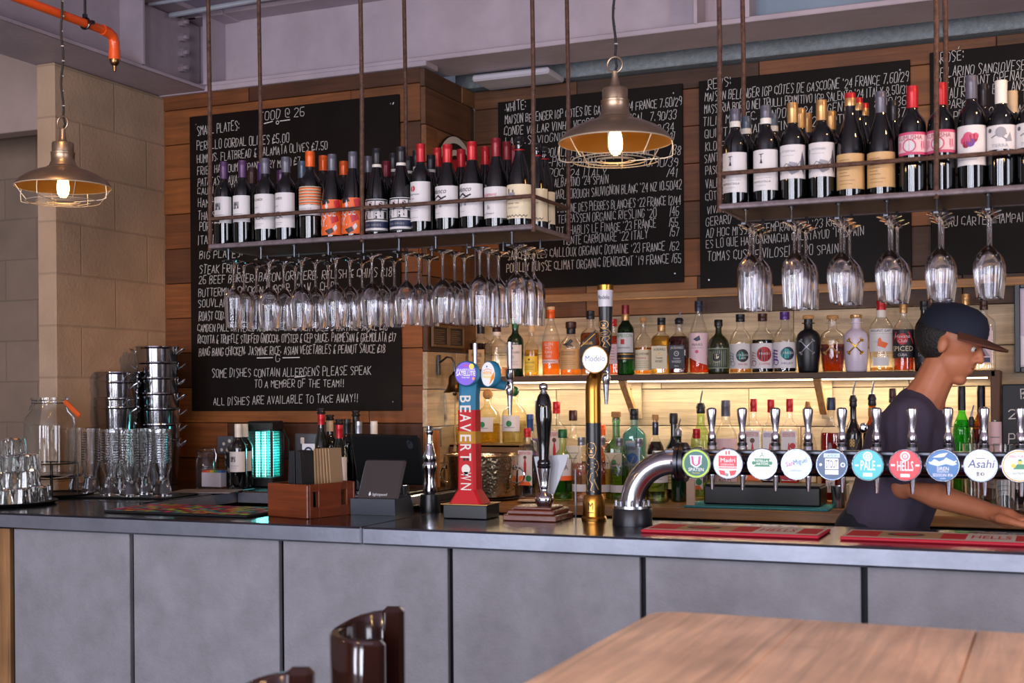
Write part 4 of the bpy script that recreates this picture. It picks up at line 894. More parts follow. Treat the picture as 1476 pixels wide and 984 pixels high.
LAB.update({
 'knob': dict(bg='tan', z0=.14, z1=.50, w=.9, art=[('t', 'KNOB', 0, .62, .22, 1.3, 0, 'k'), ('t', 'CREEK', 0, .36, .14, 1.0, 0, 'br')] + lines_(.22, 2, .09, -.6, .6, .02, 'br')),
 'creamtall': dict(bg='w', z0=.14, z1=.56, w=72, art=[('t', 'LAPHROAIG', 0, .64, .09, 1.5, 0, 'k'), ('c', 0, .86, .06, 'dg'), ('t', '10', 0, .42, .13, .4, 0, 'ol')] + lines_(.3, 3, .07, -.6, .6, .014, 'gr')),
 'yellow': dict(bg='y', z0=.08, z1=.42, w=70, art=[('c', 0, .8, .07, 'br'), ('t', 'HIGHLAND', 0, .56, .10, 1.2, 0, 'br')] + lines_(.38, 3, .1, -.5, .5, .02, 'br')),
 'glen': dict(bg='o', z0=.24, z1=.50, w=75, art=[('t', 'GLEN', 0, .76, .17, .8, 0, 'w'), ('t', 'MO', 0, .54, .17, .5, 0, 'w'), ('t', 'RAN', 0, .32, .17, .6, 0, 'w'), ('t', 'GIE', 0, .10, .15, .55, 0, 'w')]),
 'glen2': dict(bg='pp', z0=.18, z1=.238, w=70, art=[('l', [(-.6, .5), (.6, .5)], .2, 'gr')]),
 'bird': dict(bg='tan', z0=.12, z1=.52, w=80, art=[('t', 'BOURBON', 0, .82, .08, 1.0, 0, 'k'), ('t', 'WHISKEY', 0, .70, .08, 1.0, 0, 'k')] + lines_(.55, 4, .1, -.6, .5, .012, 'br')),
 'birdmark': dict(bg='-', z0=.55, z1=.72, w=60, art=[('p', [(-.5, .3), (-.1, .5), (.3, 1), (.5, .7), (.3, .4), (.5, .1), (0, .2)], 'k'), ('l', [(-.2, .3), (.1, 0)], .1, 'k')]),
 'slant': dict(bg='-', z0=.30, z1=.72, w=.86, art=[('p', [(-1, .45), (1, .95), (1, .35), (-1, -.05)], 'k'), ('l', [(-.9, .35), (.9, .80)], .03, 'g'), ('t', 'BLACK LABEL', 0, .42, .10, 1.3, 0, 'g')]),
 'walker': dict(bg='k', z0=.10, z1=.27, w=.86, art=[('t', 'EXTRA', 0, .4, .3, .9, 0, 'g')]),
 'pinkamber': dict(bg='pp', z0=.2, z1=.55, w=.85, art=lines_(.8, 5, .14, -.6, .6, .02, 'wr')),
 'jameson': dict(bg='w', z0=.32, z1=.60, w=72, art=[('p', [(-1, .86), (-.5, .97), (0, 1.0), (.5, .97), (1, .86), (1, 1.0), (-1, 1.0)], 'w'), ('t', 'JAMESON', .0, .78, .17, 1.7, 0, 'gn'), ('r', -.25, .42, .36, .26, 'r'), ('t', 'IRISH WHISKEY', 0, .2, .08, 1.2, 0, 'dg')]),
 'jamband': dict(bg='k', z0=.215, z1=.315, w=100, art=[('l', [(-1, .8), (1, .8)], .12, 'g'), ('l', [(-1, .2), (1, .2)], .12, 'g')]),
 'wovenlab': dict(bg='cr', z0=.08, z1=.46, w=80, art=[('t', 'BALVENIE', 0, .74, .11, 1.3, 0, 'br'), ('t', 'DOUBLE', 0, .56, .08, .8, 0, 'r')] + lines_(.45, 4, .1, -.6, .6, .012, 'br')),
 'honey': dict(bg='cr', z0=.10, z1=.50, w=.84, art=[('t', 'JACK', -.42, .80, .10, .6, .0, 'k'), ('t', 'DANIELS', .34, .80, .10, 1.0, .0, 'k'), ('c', 0, .68, .04, 'g'), ('t', 'Tennessee', 0, .44, .09, .9, .1, 'k'), ('t', 'HONEY', 0, .28, .10, 1.0, 0, 'k')] + lines_(.6, 1, .1, -.5, .5, .01, 'g')),
 'oldno': dict(bg='k', z0=.10, z1=.52, w=.84, art=[('t', 'JACK', -.42, .84, .10, .6, 0, 'w'), ('t', 'DANIELS', .34, .84, .10, 1.0, 0, 'w'), ('o', 0, .64, .11, .085, 'w'), ('t', 'Old', 0, .62, .06, .3, 0, 'w'), ('t', 'Tennessee', 0, .40, .08, .9, .1, 'w'), ('t', 'WHISKEY', 0, .25, .10, 1.2, 0, 'w'), ('t', '70CL', 0, .08, .06, .6, 0, 'w')]),
 'kiss': dict(bg='pp', z0=.22, z1=.56, w=72, art=[('p', [(-.3, .75), (.2, .9), (.3, .72), (.0, .66)], 'nv'), ('t', 'MARS', 0, .48, .10, .9, 0, 'dg'), ('c', 0, .25, .07, 'pk')] + lines_(.4, 1, .1, -.5, .5, .02, 'gr')),
 'kiss2': dict(bg='-', z0=.12, z1=.22, w=72, art=[('p', [(-.6, 1), (.9, 1), (.9, .0), (.2, .3)], 'pp')]),
 'diplo': dict(bg='ol', z0=.10, z1=.50, w=80, art=[('r', -.75, .06, 1.5, .88, 'k'), ('r', -.68, .1, 1.36, .8, 'ol'), ('c', 0, .55, .22, 'k'), ('c', 0, .60, .12, 'cr'), ('r', -.22, .3, .44, .2, 'cr'), ('t', 'RESERVA', 0, .82, .08, 1.0, 0, 'k'), ('t', 'EXCLUSIVA', 0, .12, .08, 1.2, 0, 'k')]),
 'kraken': dict(bg='w', z0=.08, z1=.50, w=84, art=[('c', .28, .52, .26, 'k'), ('r', .1, .36, .5, .32, 'k'), ('c', .16, .52, .16, 'te'), ('t', 'KRAKEN', .32, .50, .09, .66, 0, 'w'), ('t', 'RUM', .32, .38, .07, .3, 0, 'w')] + [('l', [(-.8, .1 + .12 * i), (-.55, .2 + .12 * i), (-.6, .3 + .12 * i), (-.3, .28 + .1 * i), (-.35, .5)], .02, 'dg') for i in range(4)] + [('o', -.35, .2, .1, .085, 'dg'), ('t', 'SPICED', .3, .14, .07, .6, 0, 'r')]),
 'krakenr': dict(bg='w', z0=.08, z1=.50, w=84, art=[('c', .22, .56, .30, 'r'), ('c', .24, .56, .26, 'k'), ('t', 'KRAKEN', .24, .54, .09, .66, 0, 'w'), ('t', 'COFFEE', .24, .14, .08, .7, 0, 'r')] + [('l', [(-.8, .1 + .12 * i), (-.55, .2 + .12 * i), (-.6, .3 + .12 * i), (-.3, .28 + .1 * i)], .02, 'wr') for i in range(4)] + [('o', -.45, .22, .12, .10, 'wr')]),
 'krakenp': dict(bg='w', z0=.08, z1=.50, w=84, art=[('c', .34, .56, .26, 'nv'), ('c', .2, .56, .2, 'te'), ('t', 'KRAKEN', .36, .54, .09, .6, 0, 'w'), ('t', 'FRUIT', .3, .14, .08, .7, 0, 'pu')] + [('l', [(-.85, .1 + .14 * i), (-.55, .25 + .14 * i), (-.65, .35 + .12 * i), (-.3, .3 + .12 * i)], .05, 'pu') for i in range(4)] + [('o', -.4, .24, .13, .10, 'pu')]),
 'mount': dict(bg='w', z0=.28, z1=.60, w=76, art=[('t', 'MOUNT GAY', 0, .86, .10, 1.4, 0, 'k'), ('p', [(-.2, .25), (.3, .15), (.5, .35), (.1, .45), (0, .62), (-.15, .55)], 'o'), ('t', '1703', -.3, .4, .05, .5, 0, 'gr'), ('l', [(-1, .78), (1, .78)], .01, 'gr')]),
 'mount2': dict(bg='w', z0=.08, z1=.20, w=40, art=lines_(.8, 3, .25, -.6, .6, .05, 'w')),
 'havana': dict(bg='k', z0=.20, z1=.62, w=85, art=[('c', .0, .66, .20, 'r'), ('t', 'Havana', 0, .70, .12, 1.0, .1, 'w'), ('t', 'Club', 0, .54, .12, .6, .1, 'w'), ('t', 'SPICED', 0, .24, .17, 1.5, 0, 'cr'), ('l', [(-.8, .5), (-.4, .9)], .05, 'r'), ('l', [(.8, .5), (.4, .9)], .05, 'r'), ('t', 'CUBA', 0, .06, .09, .6, 0, 'w')]),
 'koko': dict(bg='pp', z0=.10, z1=.62, w=.74, art=[('t', 'KOKO', 0, .86, .09, 1.5, 0, 'k'), ('t', 'KANU', 0, .74, .09, 1.5, 0, 'k'), ('p', [(-.8, .2), (.8, .2), (.1, .42), (.8, .62), (-.8, .62), (-.8, .5), (-.2, .42), (-.8, .35)], 'gr'), ('p', [(-.5, .2), (.3, .2), (.0, .36)], 'wr'), ('p', [(-.6, .62), (.2, .62), (-.1, .48)], 'dg'), ('r', -.8, .03, 1.6, .13, 'nv')]),
 'plainold': dict(bg='cr', z0=.12, z1=.46, w=78, art=[('t', 'GINGER', 0, .6, .14, 1.2, 0, 'br')] + lines_(.45, 3, .12, -.6, .6, .015, 'br')),
 'sev': dict(bg='k', z0=.12, z1=.48, w=80, art=[('t', '7', .2, .55, .3, .3, 0, 'w'), ('t', 'SAILOR', .1, .25, .14, 1, 0, 'gr')]),
 'bf': dict(bg='w', z0=.20, z1=.69, w=.82, art=[('t', 'BEEFEATER', 0, .88, .085, 1.7, 0, 'r'), ('p', [(-.15, .3), (.15, .3), (.2, .6), (.05, .78), (-.05, .78), (-.2, .6)], 'r'), ('c', 0, .8, .05, 'br'), ('c', -.5, .18, .1, 'o'), ('c', .5, .2, .09, 'gn'), ('p', [(-.9, .0), (.9, .0), (.6, .1), (-.6, .1)], 'o')]),
 'bfp': dict(bg='w', z0=.20, z1=.69, w=.82, art=[('t', 'BEEFEATER', 0, .88, .085, 1.7, 0, 'pu'), ('p', [(-.15, .35), (.15, .35), (.2, .6), (.05, .76), (-.05, .76), (-.2, .6)], 'r'), ('c', -.4, .14, .12, 'pu'), ('c', -.6, .3, .1, 'pu'), ('c', -.2, .1, .1, 'nv'), ('c', .6, .3, .08, 'gn')]),
 'bfr': dict(bg='w', z0=.20, z1=.69, w=.82, art=[('t', 'BEEFEATER', 0, .88, .085, 1.7, 0, 'r'), ('p', [(-.15, .35), (.15, .35), (.2, .6), (.05, .76), (-.05, .76), (-.2, .6)], 'r'), ('c', -.4, .15, .14, 'r'), ('c', .45, .12, .12, 'pk'), ('c', .5, .7, .06, 'r')]),
 'vodka': dict(bg='w', z0=.30, z1=.62, w=.86, art=[('t', 'REYKA', 0, .5, .22, 1.3, 0, 'dg'), ('l', [(-.6, .8), (.6, .8)], .03, 'gr'), ('r', -1, 0, 2, .22, 'o')]),
 'absr': dict(bg='-', z0=.1, z1=.62, w=75, art=[('t', 'ABSOLUT', 0, .82, .16, 1.7, 0, 'wr'), ('t', 'GRAPEFRUIT', 0, .62, .15, 1.7, 0, 'wr'), ('r', -1, .1, 2, .22, 'w')]),
 'absk': dict(bg='-', z0=.1, z1=.62, w=75, art=[('t', 'ABSOLUT', 0, .82, .16, 1.7, 0, 'k'), ('t', 'VANILIA', 0, .62, .15, 1.5, 0, 'br'), ('r', -1, .1, 2, .22, 'w')]),
 'absg': dict(bg='-', z0=.1, z1=.62, w=75, art=[('t', 'ABSOLUT', 0, .82, .16, 1.7, 0, 'nv'), ('t', 'PEARS', 0, .62, .16, 1.1, 0, 'nv'), ('r', -1, .1, 2, .22, 'w')]),
 'herb': dict(bg='cr', z0=.12, z1=.56, w=.84, art=[('c', 0, .74, .08, 'gn'), ('t', 'CHASE', 0, .5, .10, 1, 0, 'gn')] + lines_(.4, 3, .1, -.6, .6, .012, 'gn')),
 'bombay': dict(bg='w', z0=.20, z1=.64, w=.6, art=[('r', -.9, .04, 1.8, .9, 'lb'), ('r', -.75, .1, 1.5, .78, 'w'), ('c', 0, .55, .14, 'bl'), ('t', 'BOMBAY', 0, .76, .09, 1.2, 0, 'nv'), ('t', 'SAPPHIRE', 0, .3, .07, 1.2, 0, 'nv')]),
 'oval': dict(bg='w', z0=.10, z1=.56, w=.86, art=[('o', 0, .5, .42, .36, 'gr'), ('c', 0, .5, .18, 'gr'), ('o', 0, .5, .24, .21, 'dg')]),
 'round': dict(bg='-', z0=.12, z1=.60, w=75, art=[('c', 0, .5, .40, 'k'), ('c', 0, .5, .30, 'w'), ('t', 'TEQUILA', 0, .46, .12, .9, 0, 'nv')]),
 'crow': dict(bg='cr', z0=.12, z1=.50, w=70, art=[('t', 'N', -.4, .5, .2, .2, 0, 'br')] + lines_(.4, 3, .1, -.6, .6, .02, 'br')),
 'birdgin': dict(bg='pp', z0=.12, z1=.62, w=.8, art=[('c', .1, .74, .08, 'r'), ('p', [(-.1, .3), (.2, .4), (.3, .66), (0, .7), (-.2, .6)], 'pu'), ('l', [(0, .4), (.4, .25)], .04, 'k'), ('t', 'LITTLE', -.3, .2, .10, .8, .2, 'dg'), ('t', 'BIRD', .1, .05, .14, .8, 0, 'dg')]),
 'goldround': dict(bg='cr', z0=.2, z1=.5, w=60, art=lines_(.7, 4, .16, -.6, .6, .03, 'tan')),
 'martell': dict(bg='-', z0=.10, z1=.62, w=.86, art=[('t', 'MARTELL', 0, .62, .10, 1.3, 0, 'w'), ('l', [(-.2, .75), (0, .95), (.2, .78)], .04, 'gr'), ('p', [(-.5, .0), (.5, .0), (.5, .24), (-.5, .24)], 'w'), ('t', 'VS', 0, .06, .14, .5, 0, 'dg')]),
 'cream': dict(bg='k', z0=.10, z1=.60, w=90, art=[('t', '88', 0, .86, .14, .4, 0, 'g'), ('p', [(-.8, .5), (.8, .5), (.8, .68), (-.8, .68)], 'r'), ('t', 'BAILEYS', 0, .53, .12, 1.3, 0, 'cr'), ('c', 0, .3, .17, 'ol'), ('c', .1, .28, .08, 'w'), ('l', [(-.8, .08), (.8, .08)], .03, 'g')]),
 'amberrum': dict(bg='o', z0=.10, z1=.55, w=85, art=[('t', 'BRUGAL', 0, .64, .16, 1.5, 0, 'wr'), ('l', [(-.5, .4), (.5, .4)], .03, 'wr'), ('t', 'ANEJO', 0, .18, .08, .7, 0, 'br')]),
 'imper': dict(bg='dg', z0=.10, z1=.5, w=.84, art=[('t', 'IMPERIAL', 0, .7, .12, 1.5, 0, 'w')] + lines_(.5, 3, .14, -.6, .6, .02, 'gr')),
 'saz': dict(bg='-', z0=.06, z1=.52, w=72, art=[('p', [(-.9, .0), (.9, .0), (.9, .7), (0, 1), (-.9, .7)], 'wr'), ('t', 'SAZERAC', 0, .34, .16, 1.4, 0, 'cr'), ('p', [(-.2, .65), (0, .8), (.2, .65), (0, .55)], 'cr')]),
 'pale': dict(bg='pp', z0=.55, z1=.98, w=80, art=lines_(.6, 2, .2, -.5, .5, .03, 'gr')),
 'whiteband': dict(bg='w', z0=.40, z1=.62, w=84, art=lines_(.6, 2, .3, -.6, .6, .05, 'gr')),
 'tequ': dict(bg='w', z0=.25, z1=.55, w=50, art=[('c', 0, .5, .2, 'gn')] + lines_(.25, 1, .2, -.5, .5, .05, 'gr')),
 'violetlab': dict(bg='pu', z0=.15, z1=.60, w=84, art=[('r', -1, .66, 2, .3, 'k'), ('t', 'Q', 0, .74, .2, .3, 0, 'w')]),
})
def glass(n, tint, edge=(.5, .5, .5), refl=.8): return MATS.get(n) or thin_glass(n, tint, edge, refl, 3, .05)
def solid(n, c, rough=.12): return mat(n, c, rough, spec=.6, coat=.2)
def sp(px, ptop, wpx, Y, zs, kind, gl, caps, labels, liq, lab, grp, py=540):
    p = atY(px, ptop, Y); H = p.z - zs - .0005; R = pxw(wpx / 2, (p.x, Y, zs))
    return bottle(lab, (p.x, Y, zs + .0005), kind, R, H, gl, caps, labels, liq, grp, 'spirit_bottle', 'bottle', rz=random.uniform(-.06, .06))
GS = 'spirit bottles along the lit wall shelf'
G_GREEN = glass('green_glass', (.04, .22, .07)); G_DKGREEN = solid('dark_green_glass', '#0c2414'); G_OLIVE = solid('olive_glass', '#23260f', .18); G_BLUE = glass('blue_glass', (.66, .90, .96)); G_DARK = solid('near_black_glass', '#0d0c10')
G_CREAM = mat('white_ceramic', '#c9bccb', .3, spec=.5); G_MATTE = mat('matt_black_bottle', '#101116', .38); G_AMBG = glass('amber_glass', (.55, .24, .05)); G_LIME = glass('lime_glass', (.30, .85, .18)); G_PALEG = glass('pale_green_glass', (.78, .92, .55))
ysh = 5.455
for a in [
 (693, 465, 28, 'square', None, [('foil', 'black', .80)], ['knob'], ('#5a1610', .62), 'dark red spirit in a square black capped bottle at the timber corner end'),
 (716, 469, 29, 'square', None, [('screw', 'brown'), ('band', 'white', .80, .87)], [], ('#c9a48c', .18), 'nearly empty clear square bottle with a brown cap, before the dark green whisky'),
 (742.6, 462, 24, 'bordeaux', G_DKGREEN, [('foil', 'green', .86)], ['creamtall'], None, 'dark green whisky bottle with a tall cream label'),
 (766, 474, 21, 'round', None, [('plug', 'beige')], ['yellow'], ('#d8b030', .56), 'golden whisky in a round shouldered bottle with a yellow label and pale stopper'),
 (794, 443, 26, 'tall', None, [('foil', 'orange', .84), ('band', 'beige', .965, 1.006)], ['glen', 'glen2'], ('#e08418', .34), 'tall tapering whisky bottle with an orange cap and bright orange label'),
 (823, 468, 32, 'spirit', None, [('plug', 'brown'), ('band', 'black', .82, .93)], ['bird', 'birdmark'], ('#d88a30', .20), 'broad clear bourbon bottle with a black bird mark and amber label'),
 (851, 448, 27, 'square', None, [('screw', 'black')], ['slant', 'walker'], ('#c07818', .66), 'square whisky bottle with a slanting black label, half behind the gold tap'),
 (884, 460, 24, 'square', None, [('screw', 'red')], ['pinkamber'], ('#d8642a', .70), 'orange spirit with a pink label, mostly hidden behind the tap handle'),
 (901.5, 440, 25, 'bordeaux', G_GREEN, [('foil', 'dred', .87), ('band', 'gold', .78, .87)], ['jameson', 'jamband'], None, 'bright green glass whisky bottle with a dark red cap'),
 (927, 462, 26, 'squat', None, [('cork', 'cork')], ['wovenlab'], ('#d89830', .50), 'amber whisky in a rounded bottle with a cork stopper and cream label'),
 (953.4, 458, 27, 'square', None, [('screw', 'black'), ('band', 'gold', .76, .87)], ['honey'], ('#d8b02a', .68), 'square bottle of yellow honey whisky with a black cap and cream label'),
 (978.7, 459, 28, 'square', None, [('pourer', 'black'), ('spout', 'silver')], ['oldno'], ('#6a1e0a', .68), 'square bottle of dark whisky with a black label and a steel pourer'),
 (1007, 434, 28, 'tall', None, [('foil', 'navy', .86)], ['kiss', 'kiss2'], ('#c8501c', .38), 'tall bottle of orange spirit with a pink torn label and navy cap'),
 (1035.6, 465, 31, 'squat', G_OLIVE, [('plug', 'black')], ['diplo'], None, 'squat olive green rum bottle with a black framed portrait label'),
 (1067, 453, 31, 'round', None, [('screw', 'black')], ['kraken'], ('#c09040', .12), 'nearly empty round shouldered rum bottle with a black cap and squid label'),
 (1099, 452, 32, 'round', None, [('screw', 'brown')], ['krakenr'], ('#14080a', .56), 'full black rum bottle with a brown cap and red ringed label'),
 (1131, 449.5, 33, 'round', None, [('screw', 'violet')], ['krakenp'], ('#2a2430', .14), 'rum bottle with a violet cap and purple squid label'),
 (1165, 459, 34, 'bumbu', G_MATTE, [('cork', 'cork')], [], None, 'matt black rum bottle with metal crossed bones and a cork stopper'),
 (1200, 459, 35, 'bumbu', None, [('cork', 'cork')], [], ('#a8480e', .52), 'clear bottle of amber rum with gold crossed bones, second of the three alike'),
 (1233.8, 458, 35, 'bumbu', G_CREAM, [('cork', 'gold')], [], None, 'white cream rum bottle with gold crossed bones and a gold stopper'),
 (1270, 433, 33, 'spirit', None, [('foil', 'red', .86), ('band', 'white', .76, .86)], ['mount', 'mount2'], ('#d8a850', .06), 'clear rum bottle with a red cap and white label with an orange shape'),
 (1302, 438, 29, 'spirit', None, [('foil', 'gold', .87)], ['havana'], ('#b8501a', .60), 'spiced rum bottle with a gold cap and black label with a red disc'),
 (1332, 434, 28, 'spirit', G_DARK, [('screw', 'black')], ['sev'], None, 'near black rum bottle half hidden behind the bartender cap'),
 (1392, 424, 28, 'spirit', None, [('foil', 'gold', .86)], ['plainold'], ('#e0a818', .55), 'golden spirit with a gold cap just past the bartender face'),
 (1418, 434, 31, 'flat', None, [('screw', 'brown')], ['koko'], None, 'clear square shouldered coconut rum bottle, last on the shelf')]:
    yy = {693: 5.50, 716: 5.42, 884: 5.50, 901.5: 5.415, 1392: 5.50, 1418: 5.425}.get(a[0], ysh)
    o = sp(a[0], a[1], a[2], yy, ZS, *a[3:7], a[7], a[8], GS)
    if a[3] == 'bumbu':
        H = atY(a[0], a[1], ysh).z - ZS; R = pxw(a[2] / 2, (o.location.x, ysh, ZS)); mb = MB()
        for sg in (-1, 1):
            pts = [Vector((sg * R * .5 * u, -math.sqrt(max(0, R * R * .98 - (R * .5 * u) ** 2)) - .002, H * (.47 + .11 * u))) for u in (-1, -.5, 0, .5, 1)]
            mb.tube(pts, .0028, 8)
            for e in (pts[0], pts[-1]):
                s_ = 1 if e is pts[-1] else -1
                mb.ball((e.x + .004 * sg * s_, e.y + .001, e.z - .001 * s_), .0052, 8, 6); mb.ball((e.x - .002 * sg * s_, e.y, e.z + .005 * s_), .0052, 8, 6)
        mb.build('crossed_bones', MATS['foil_silver'] if a[4] is G_MATTE else FO['gold'] if a[4] is None else mat('bright_gold', '#c9962f', .22, 1.0), o)
GL = 'bottles on the back counter under the shelf'
yf, yb_ = 5.17, 5.42
crate_z = 1.262
for a in [
 (666, 572, 34, 5.39, crate_z, 'squat', glass('pale_gold_glass', (.95, .93, .78)), [('ball', 'cork')], [], ('#e0c878', .35), 'round tequila bottle on the crate, nearest the bell rope'),
 (703, 570, 36, 5.39, crate_z, 'squat', glass('pale_gold_glass', (.95, .93, .78)), [('ball', 'cork')], ['tequ'], ('#d8b848', .42), 'round tequila bottle in the middle of the crate'),
 (741, 566, 36, 5.39, crate_z, 'squat', glass('pale_gold_glass', (.95, .93, .78)), [('ball', 'green')], ['tequ'], ('#d8d0a8', .45), 'round tequila bottle with a green stopper at the crate end'),
 (760, 617, 27, yf, ZC, 'flat', None, [('screw', 'red')], ['bf'], None, 'clear gin bottle with a red cap, in front of the crate end'),
 (764, 597, 24, 5.30, ZC, 'tall', None, [('foil', 'blue', .80)], [], ('#8898b8', .5), 'bottle with a long blue cap behind the front red capped gin'),
 (776, 577, 24, yb_, ZC, 'tall', None, [('foil', 'silver', .86)], ['violetlab'], ('#3a1e5a', .55), 'tall bottle with a grey cap and violet label behind the pump handle'),
 (802, 579, 29, yb_, ZC, 'flat', None, [('screw', 'red')], ['bf'], None, 'clear gin bottle with a red cap just past the black pump handle'),
 (811, 624, 28, yf, ZC, 'round', G_PALEG, [('plug', 'green')], ['vodka'], ('#58a880', .55), 'pale green vodka bottle with a white and orange label beside the pump clip'),
 (826, 598, 25, yb_, ZC, 'spirit', None, [('plug', 'brown')], ['whiteband'], ('#e0d0c8', .3), 'clear bottle with a brown stopper before the gold and black beer post'),
 (838, 630, 27, yf, ZC, 'round', None, [('screw', 'silver')], ['absr'], ('#ecd8d8', .55), 'clear vodka bottle with dark red lettering, half behind the black beer post'),
 (867, 630, 27, yf, ZC, 'round', None, [('screw', 'silver')], ['absk'], ('#e8d890', .5), 'clear vodka bottle with black lettering just past the black beer post'),
 (869, 612, 22, 5.47, ZC, 'flat', None, [('foil', 'orange', .85)], [], ('#e08418', .8), 'orange liqueur bottle behind the beer post'),
 (888, 600, 29, 5.33, ZC, 'square', glass('bottle_green_glass', (.40, .66, .50)), [('cork', 'cork')], ['herb'], None, 'green gin bottle with a cork and cream label'),
 (893, 631, 27, yf, ZC, 'round', None, [('screw', 'silver')], ['absg'], ('#9ccc48', .55), 'clear vodka bottle of lime green spirit with navy lettering'),
 (914, 589, 34, yb_, ZC, 'flat', G_BLUE, [('screw', 'black')], ['bombay'], ('#a0d8e6', .8), 'light blue glass gin bottle with a black cap'),
 (921, 632, 27, yf, ZC, 'round', None, [('screw', 'silver')], [], ('#d8c838', .5), 'clear vodka bottle of yellow spirit behind the curved steel pipe'),
 (944.7, 604, 26, 5.35, ZC, 'squat', None, [('cork', 'cork'), ('band', 'navy', .80, .96)], ['oval'], ('#3a1420', .72), 'dark purple liqueur bottle with a cork and oval silver label'),
 (971, 602, 32, yb_, ZC, 'bowl', G_DARK, [('plug', 'black')], ['crow'], None, 'black round bellied gin bottle with a black stopper'),
 (947, 650, 32, yf, ZC, 'round', None, [('screw', 'silver')], ['whiteband'], ('#c8e0a0', .5), 'clear bottle with a white band seen under the curved steel pipe'),
 (978, 618, 22, 5.25, ZC, 'bordeaux', G_DKGREEN, [('pourer', 'silver'), ('spout', 'silver')], ['whiteband'], None, 'dark green bottle with a steel pourer behind the pipe collar'),
 (1010, 582, 30, yb_, ZC, 'spirit', G_PALEG, [('pourer', 'black'), ('spout', 'silver')], ['round'], ('#c8d890', .5), 'pale lime bottle with a round black label and a steel pourer'),
 (1004, 618, 28, yf, ZC, 'flat', None, [('screw', 'red')], ['bf'], None, 'clear gin bottle with a red cap behind the green badge'),
 (1046, 577, 33, yb_, ZC, 'spirit', None, [('foil', 'grey', .84)], ['birdgin'], None, 'round clear gin bottle with a grey cap and a dancing figure label'),
 (1086, 575, 26, yb_, ZC, 'flat', None, [('screw', 'red')], ['bf'], ('#e8d0c0', .5), 'red capped gin bottle with a white label and orange fruit, first of three'),
 (1111, 576, 26, yb_, ZC, 'flat', None, [('screw', 'red')], ['bfp'], ('#40203c', .66), 'red capped gin bottle of dark purple spirit, middle of three'),
 (1138, 575, 26, yb_, ZC, 'flat', None, [('screw', 'red')], ['bfr'], ('#e0503c', .45), 'red capped gin bottle of pink spirit, last of three'),
 (1164.6, 579, 27, yb_, ZC, 'bowl', None, [('foil', 'gold', .78)], ['goldround'], ('#ead8a0', .3), 'round clear bottle with a long gold neck between the taps'),
 (1198, 581, 30, yb_, ZC, 'flat', None, [('plug', 'navy')], ['martell'], ('#9a1c14', .70), 'flat bottle of red cognac with white lettering'),
 (1229.7, 571, 24, yb_, ZC, 'bordeaux', G_DARK, [('pourer', 'black'), ('spout', 'silver')], ['cream'], None, 'black cream liqueur bottle with a red banner and steel pourer'),
 (1257, 569, 26, yb_, ZC, 'bordeaux', G_AMBG, [('pourer', 'black'), ('spout', 'silver'), ('band', 'gold', .80, .88)], ['amberrum'], ('#7a2e08', .72), 'amber rum bottle with an orange label and steel pourer'),
 (1286.6, 560, 28, yb_, ZC, 'flat', None, [('screw', 'brown')], ['imper'], None, 'clear bottle with a brown cap and grey label behind the bartender shoulder'),
 (1357, 570, 26, yb_, ZC, 'spirit', None, [('foil', 'red', .84)], [], ('#e8e0d0', .3), 'clear red capped bottle just in front of the bartender chest'),
 (1386, 557, 25, yb_, ZC, 'bordeaux', G_LIME, [('foil', 'black', .80)], [], ('#58c828', .72), 'vivid green liqueur bottle with a black cap'),
 (1414, 556, 26, yb_, ZC, 'bordeaux', G_AMBG, [('foil', 'black', .78)], ['saz'], ('#a8580c', .64), 'amber whisky bottle with a dark red pointed label'),
 (1400, 602, 19, 5.27, ZC, 'spirit', None, [('pourer', 'black'), ('spout', 'silver')], [], ('#d8d8d0', .4), 'small clear bottle with a steel pourer beside the green liqueur'),
 (1434, 605, 18, 5.3, ZC, 'spirit', None, [], ['pale'], None, 'small clear bottle with a pale wrapped neck by the end post'),
 (1404, 655, 34, 5.15, ZC, 'round', None, [('screw', 'gold')], [], ('#d8a818', .75), 'broad bottle of yellow liqueur below the blue badges'),
 (1441, 650, 34, yf, ZC, 'round', None, [('screw', 'silver')], ['whiteband'], ('#cfe4c4', .2), 'clear round bottle with a white band below the pale blue badge'),
 (1471, 652, 26, yf, ZC, 'square', None, [('screw', 'black')], ['whiteband'], ('#c8b8b0', .4), 'square bottle with a pale label below the last badge')]:
    sp(a[0], a[1], a[2], a[3], a[4], *a[5:9], a[9], a[10], GL)
# crate, tub, bell, and the other back counter things
p0, p1 = atY(650, 613, 5.3), atY(751, 613, 5.3); cw = p1.x - p0.x
t = thing('wooden_crate', 'old wooden crate with round tequila bottles standing on it', 'crate', ((p0.x + p1.x) / 2, 5.39, ZC))
hz = crate_z - ZC - .001
for i in range(2): MB().box((0, -.10, .06 + i * .118 - .003), (cw, .016, .11), 0, .002).build('side_plank', M_CRATE, t)
for i in range(2): MB().box((0, .10, .06 + i * .118 - .003), (cw, .016, .11), 0, .002).build('side_plank', M_CRATE, t)
for sx in (-1, 1): MB().box((sx * (cw / 2 - .008), 0, hz / 2 - .006), (.016, .184, hz - .014), 0, .002).build('end_panel', M_CRATE, t)
MB().box((0, 0, hz - .006), (cw, .216, .012), 0, .002).build('top_board', M_SHELF, t)
M_HAM, N_, L_, b_ = newmat('hammered_metal'); b_.inputs['Base Color'].default_value = lin('#b5a083'); b_.inputs['Metallic'].default_value = 1; b_.inputs['Roughness'].default_value = .24
tc_ = N_.new('ShaderNodeTexCoord'); vo = N_.new('ShaderNodeTexVoronoi'); vo.feature = 'SMOOTH_F1'; vo.inputs['Scale'].default_value = 85; L_.new(tc_.outputs['Object'], vo.inputs['Vector']); bp_ = N_.new('ShaderNodeBump'); bp_.inputs['Strength'].default_value = .4; bp_.inputs['Distance'].default_value = .004; L_.new(vo.outputs['Distance'], bp_.inputs['Height']); L_.new(bp_.outputs[0], b_.inputs['Normal'])
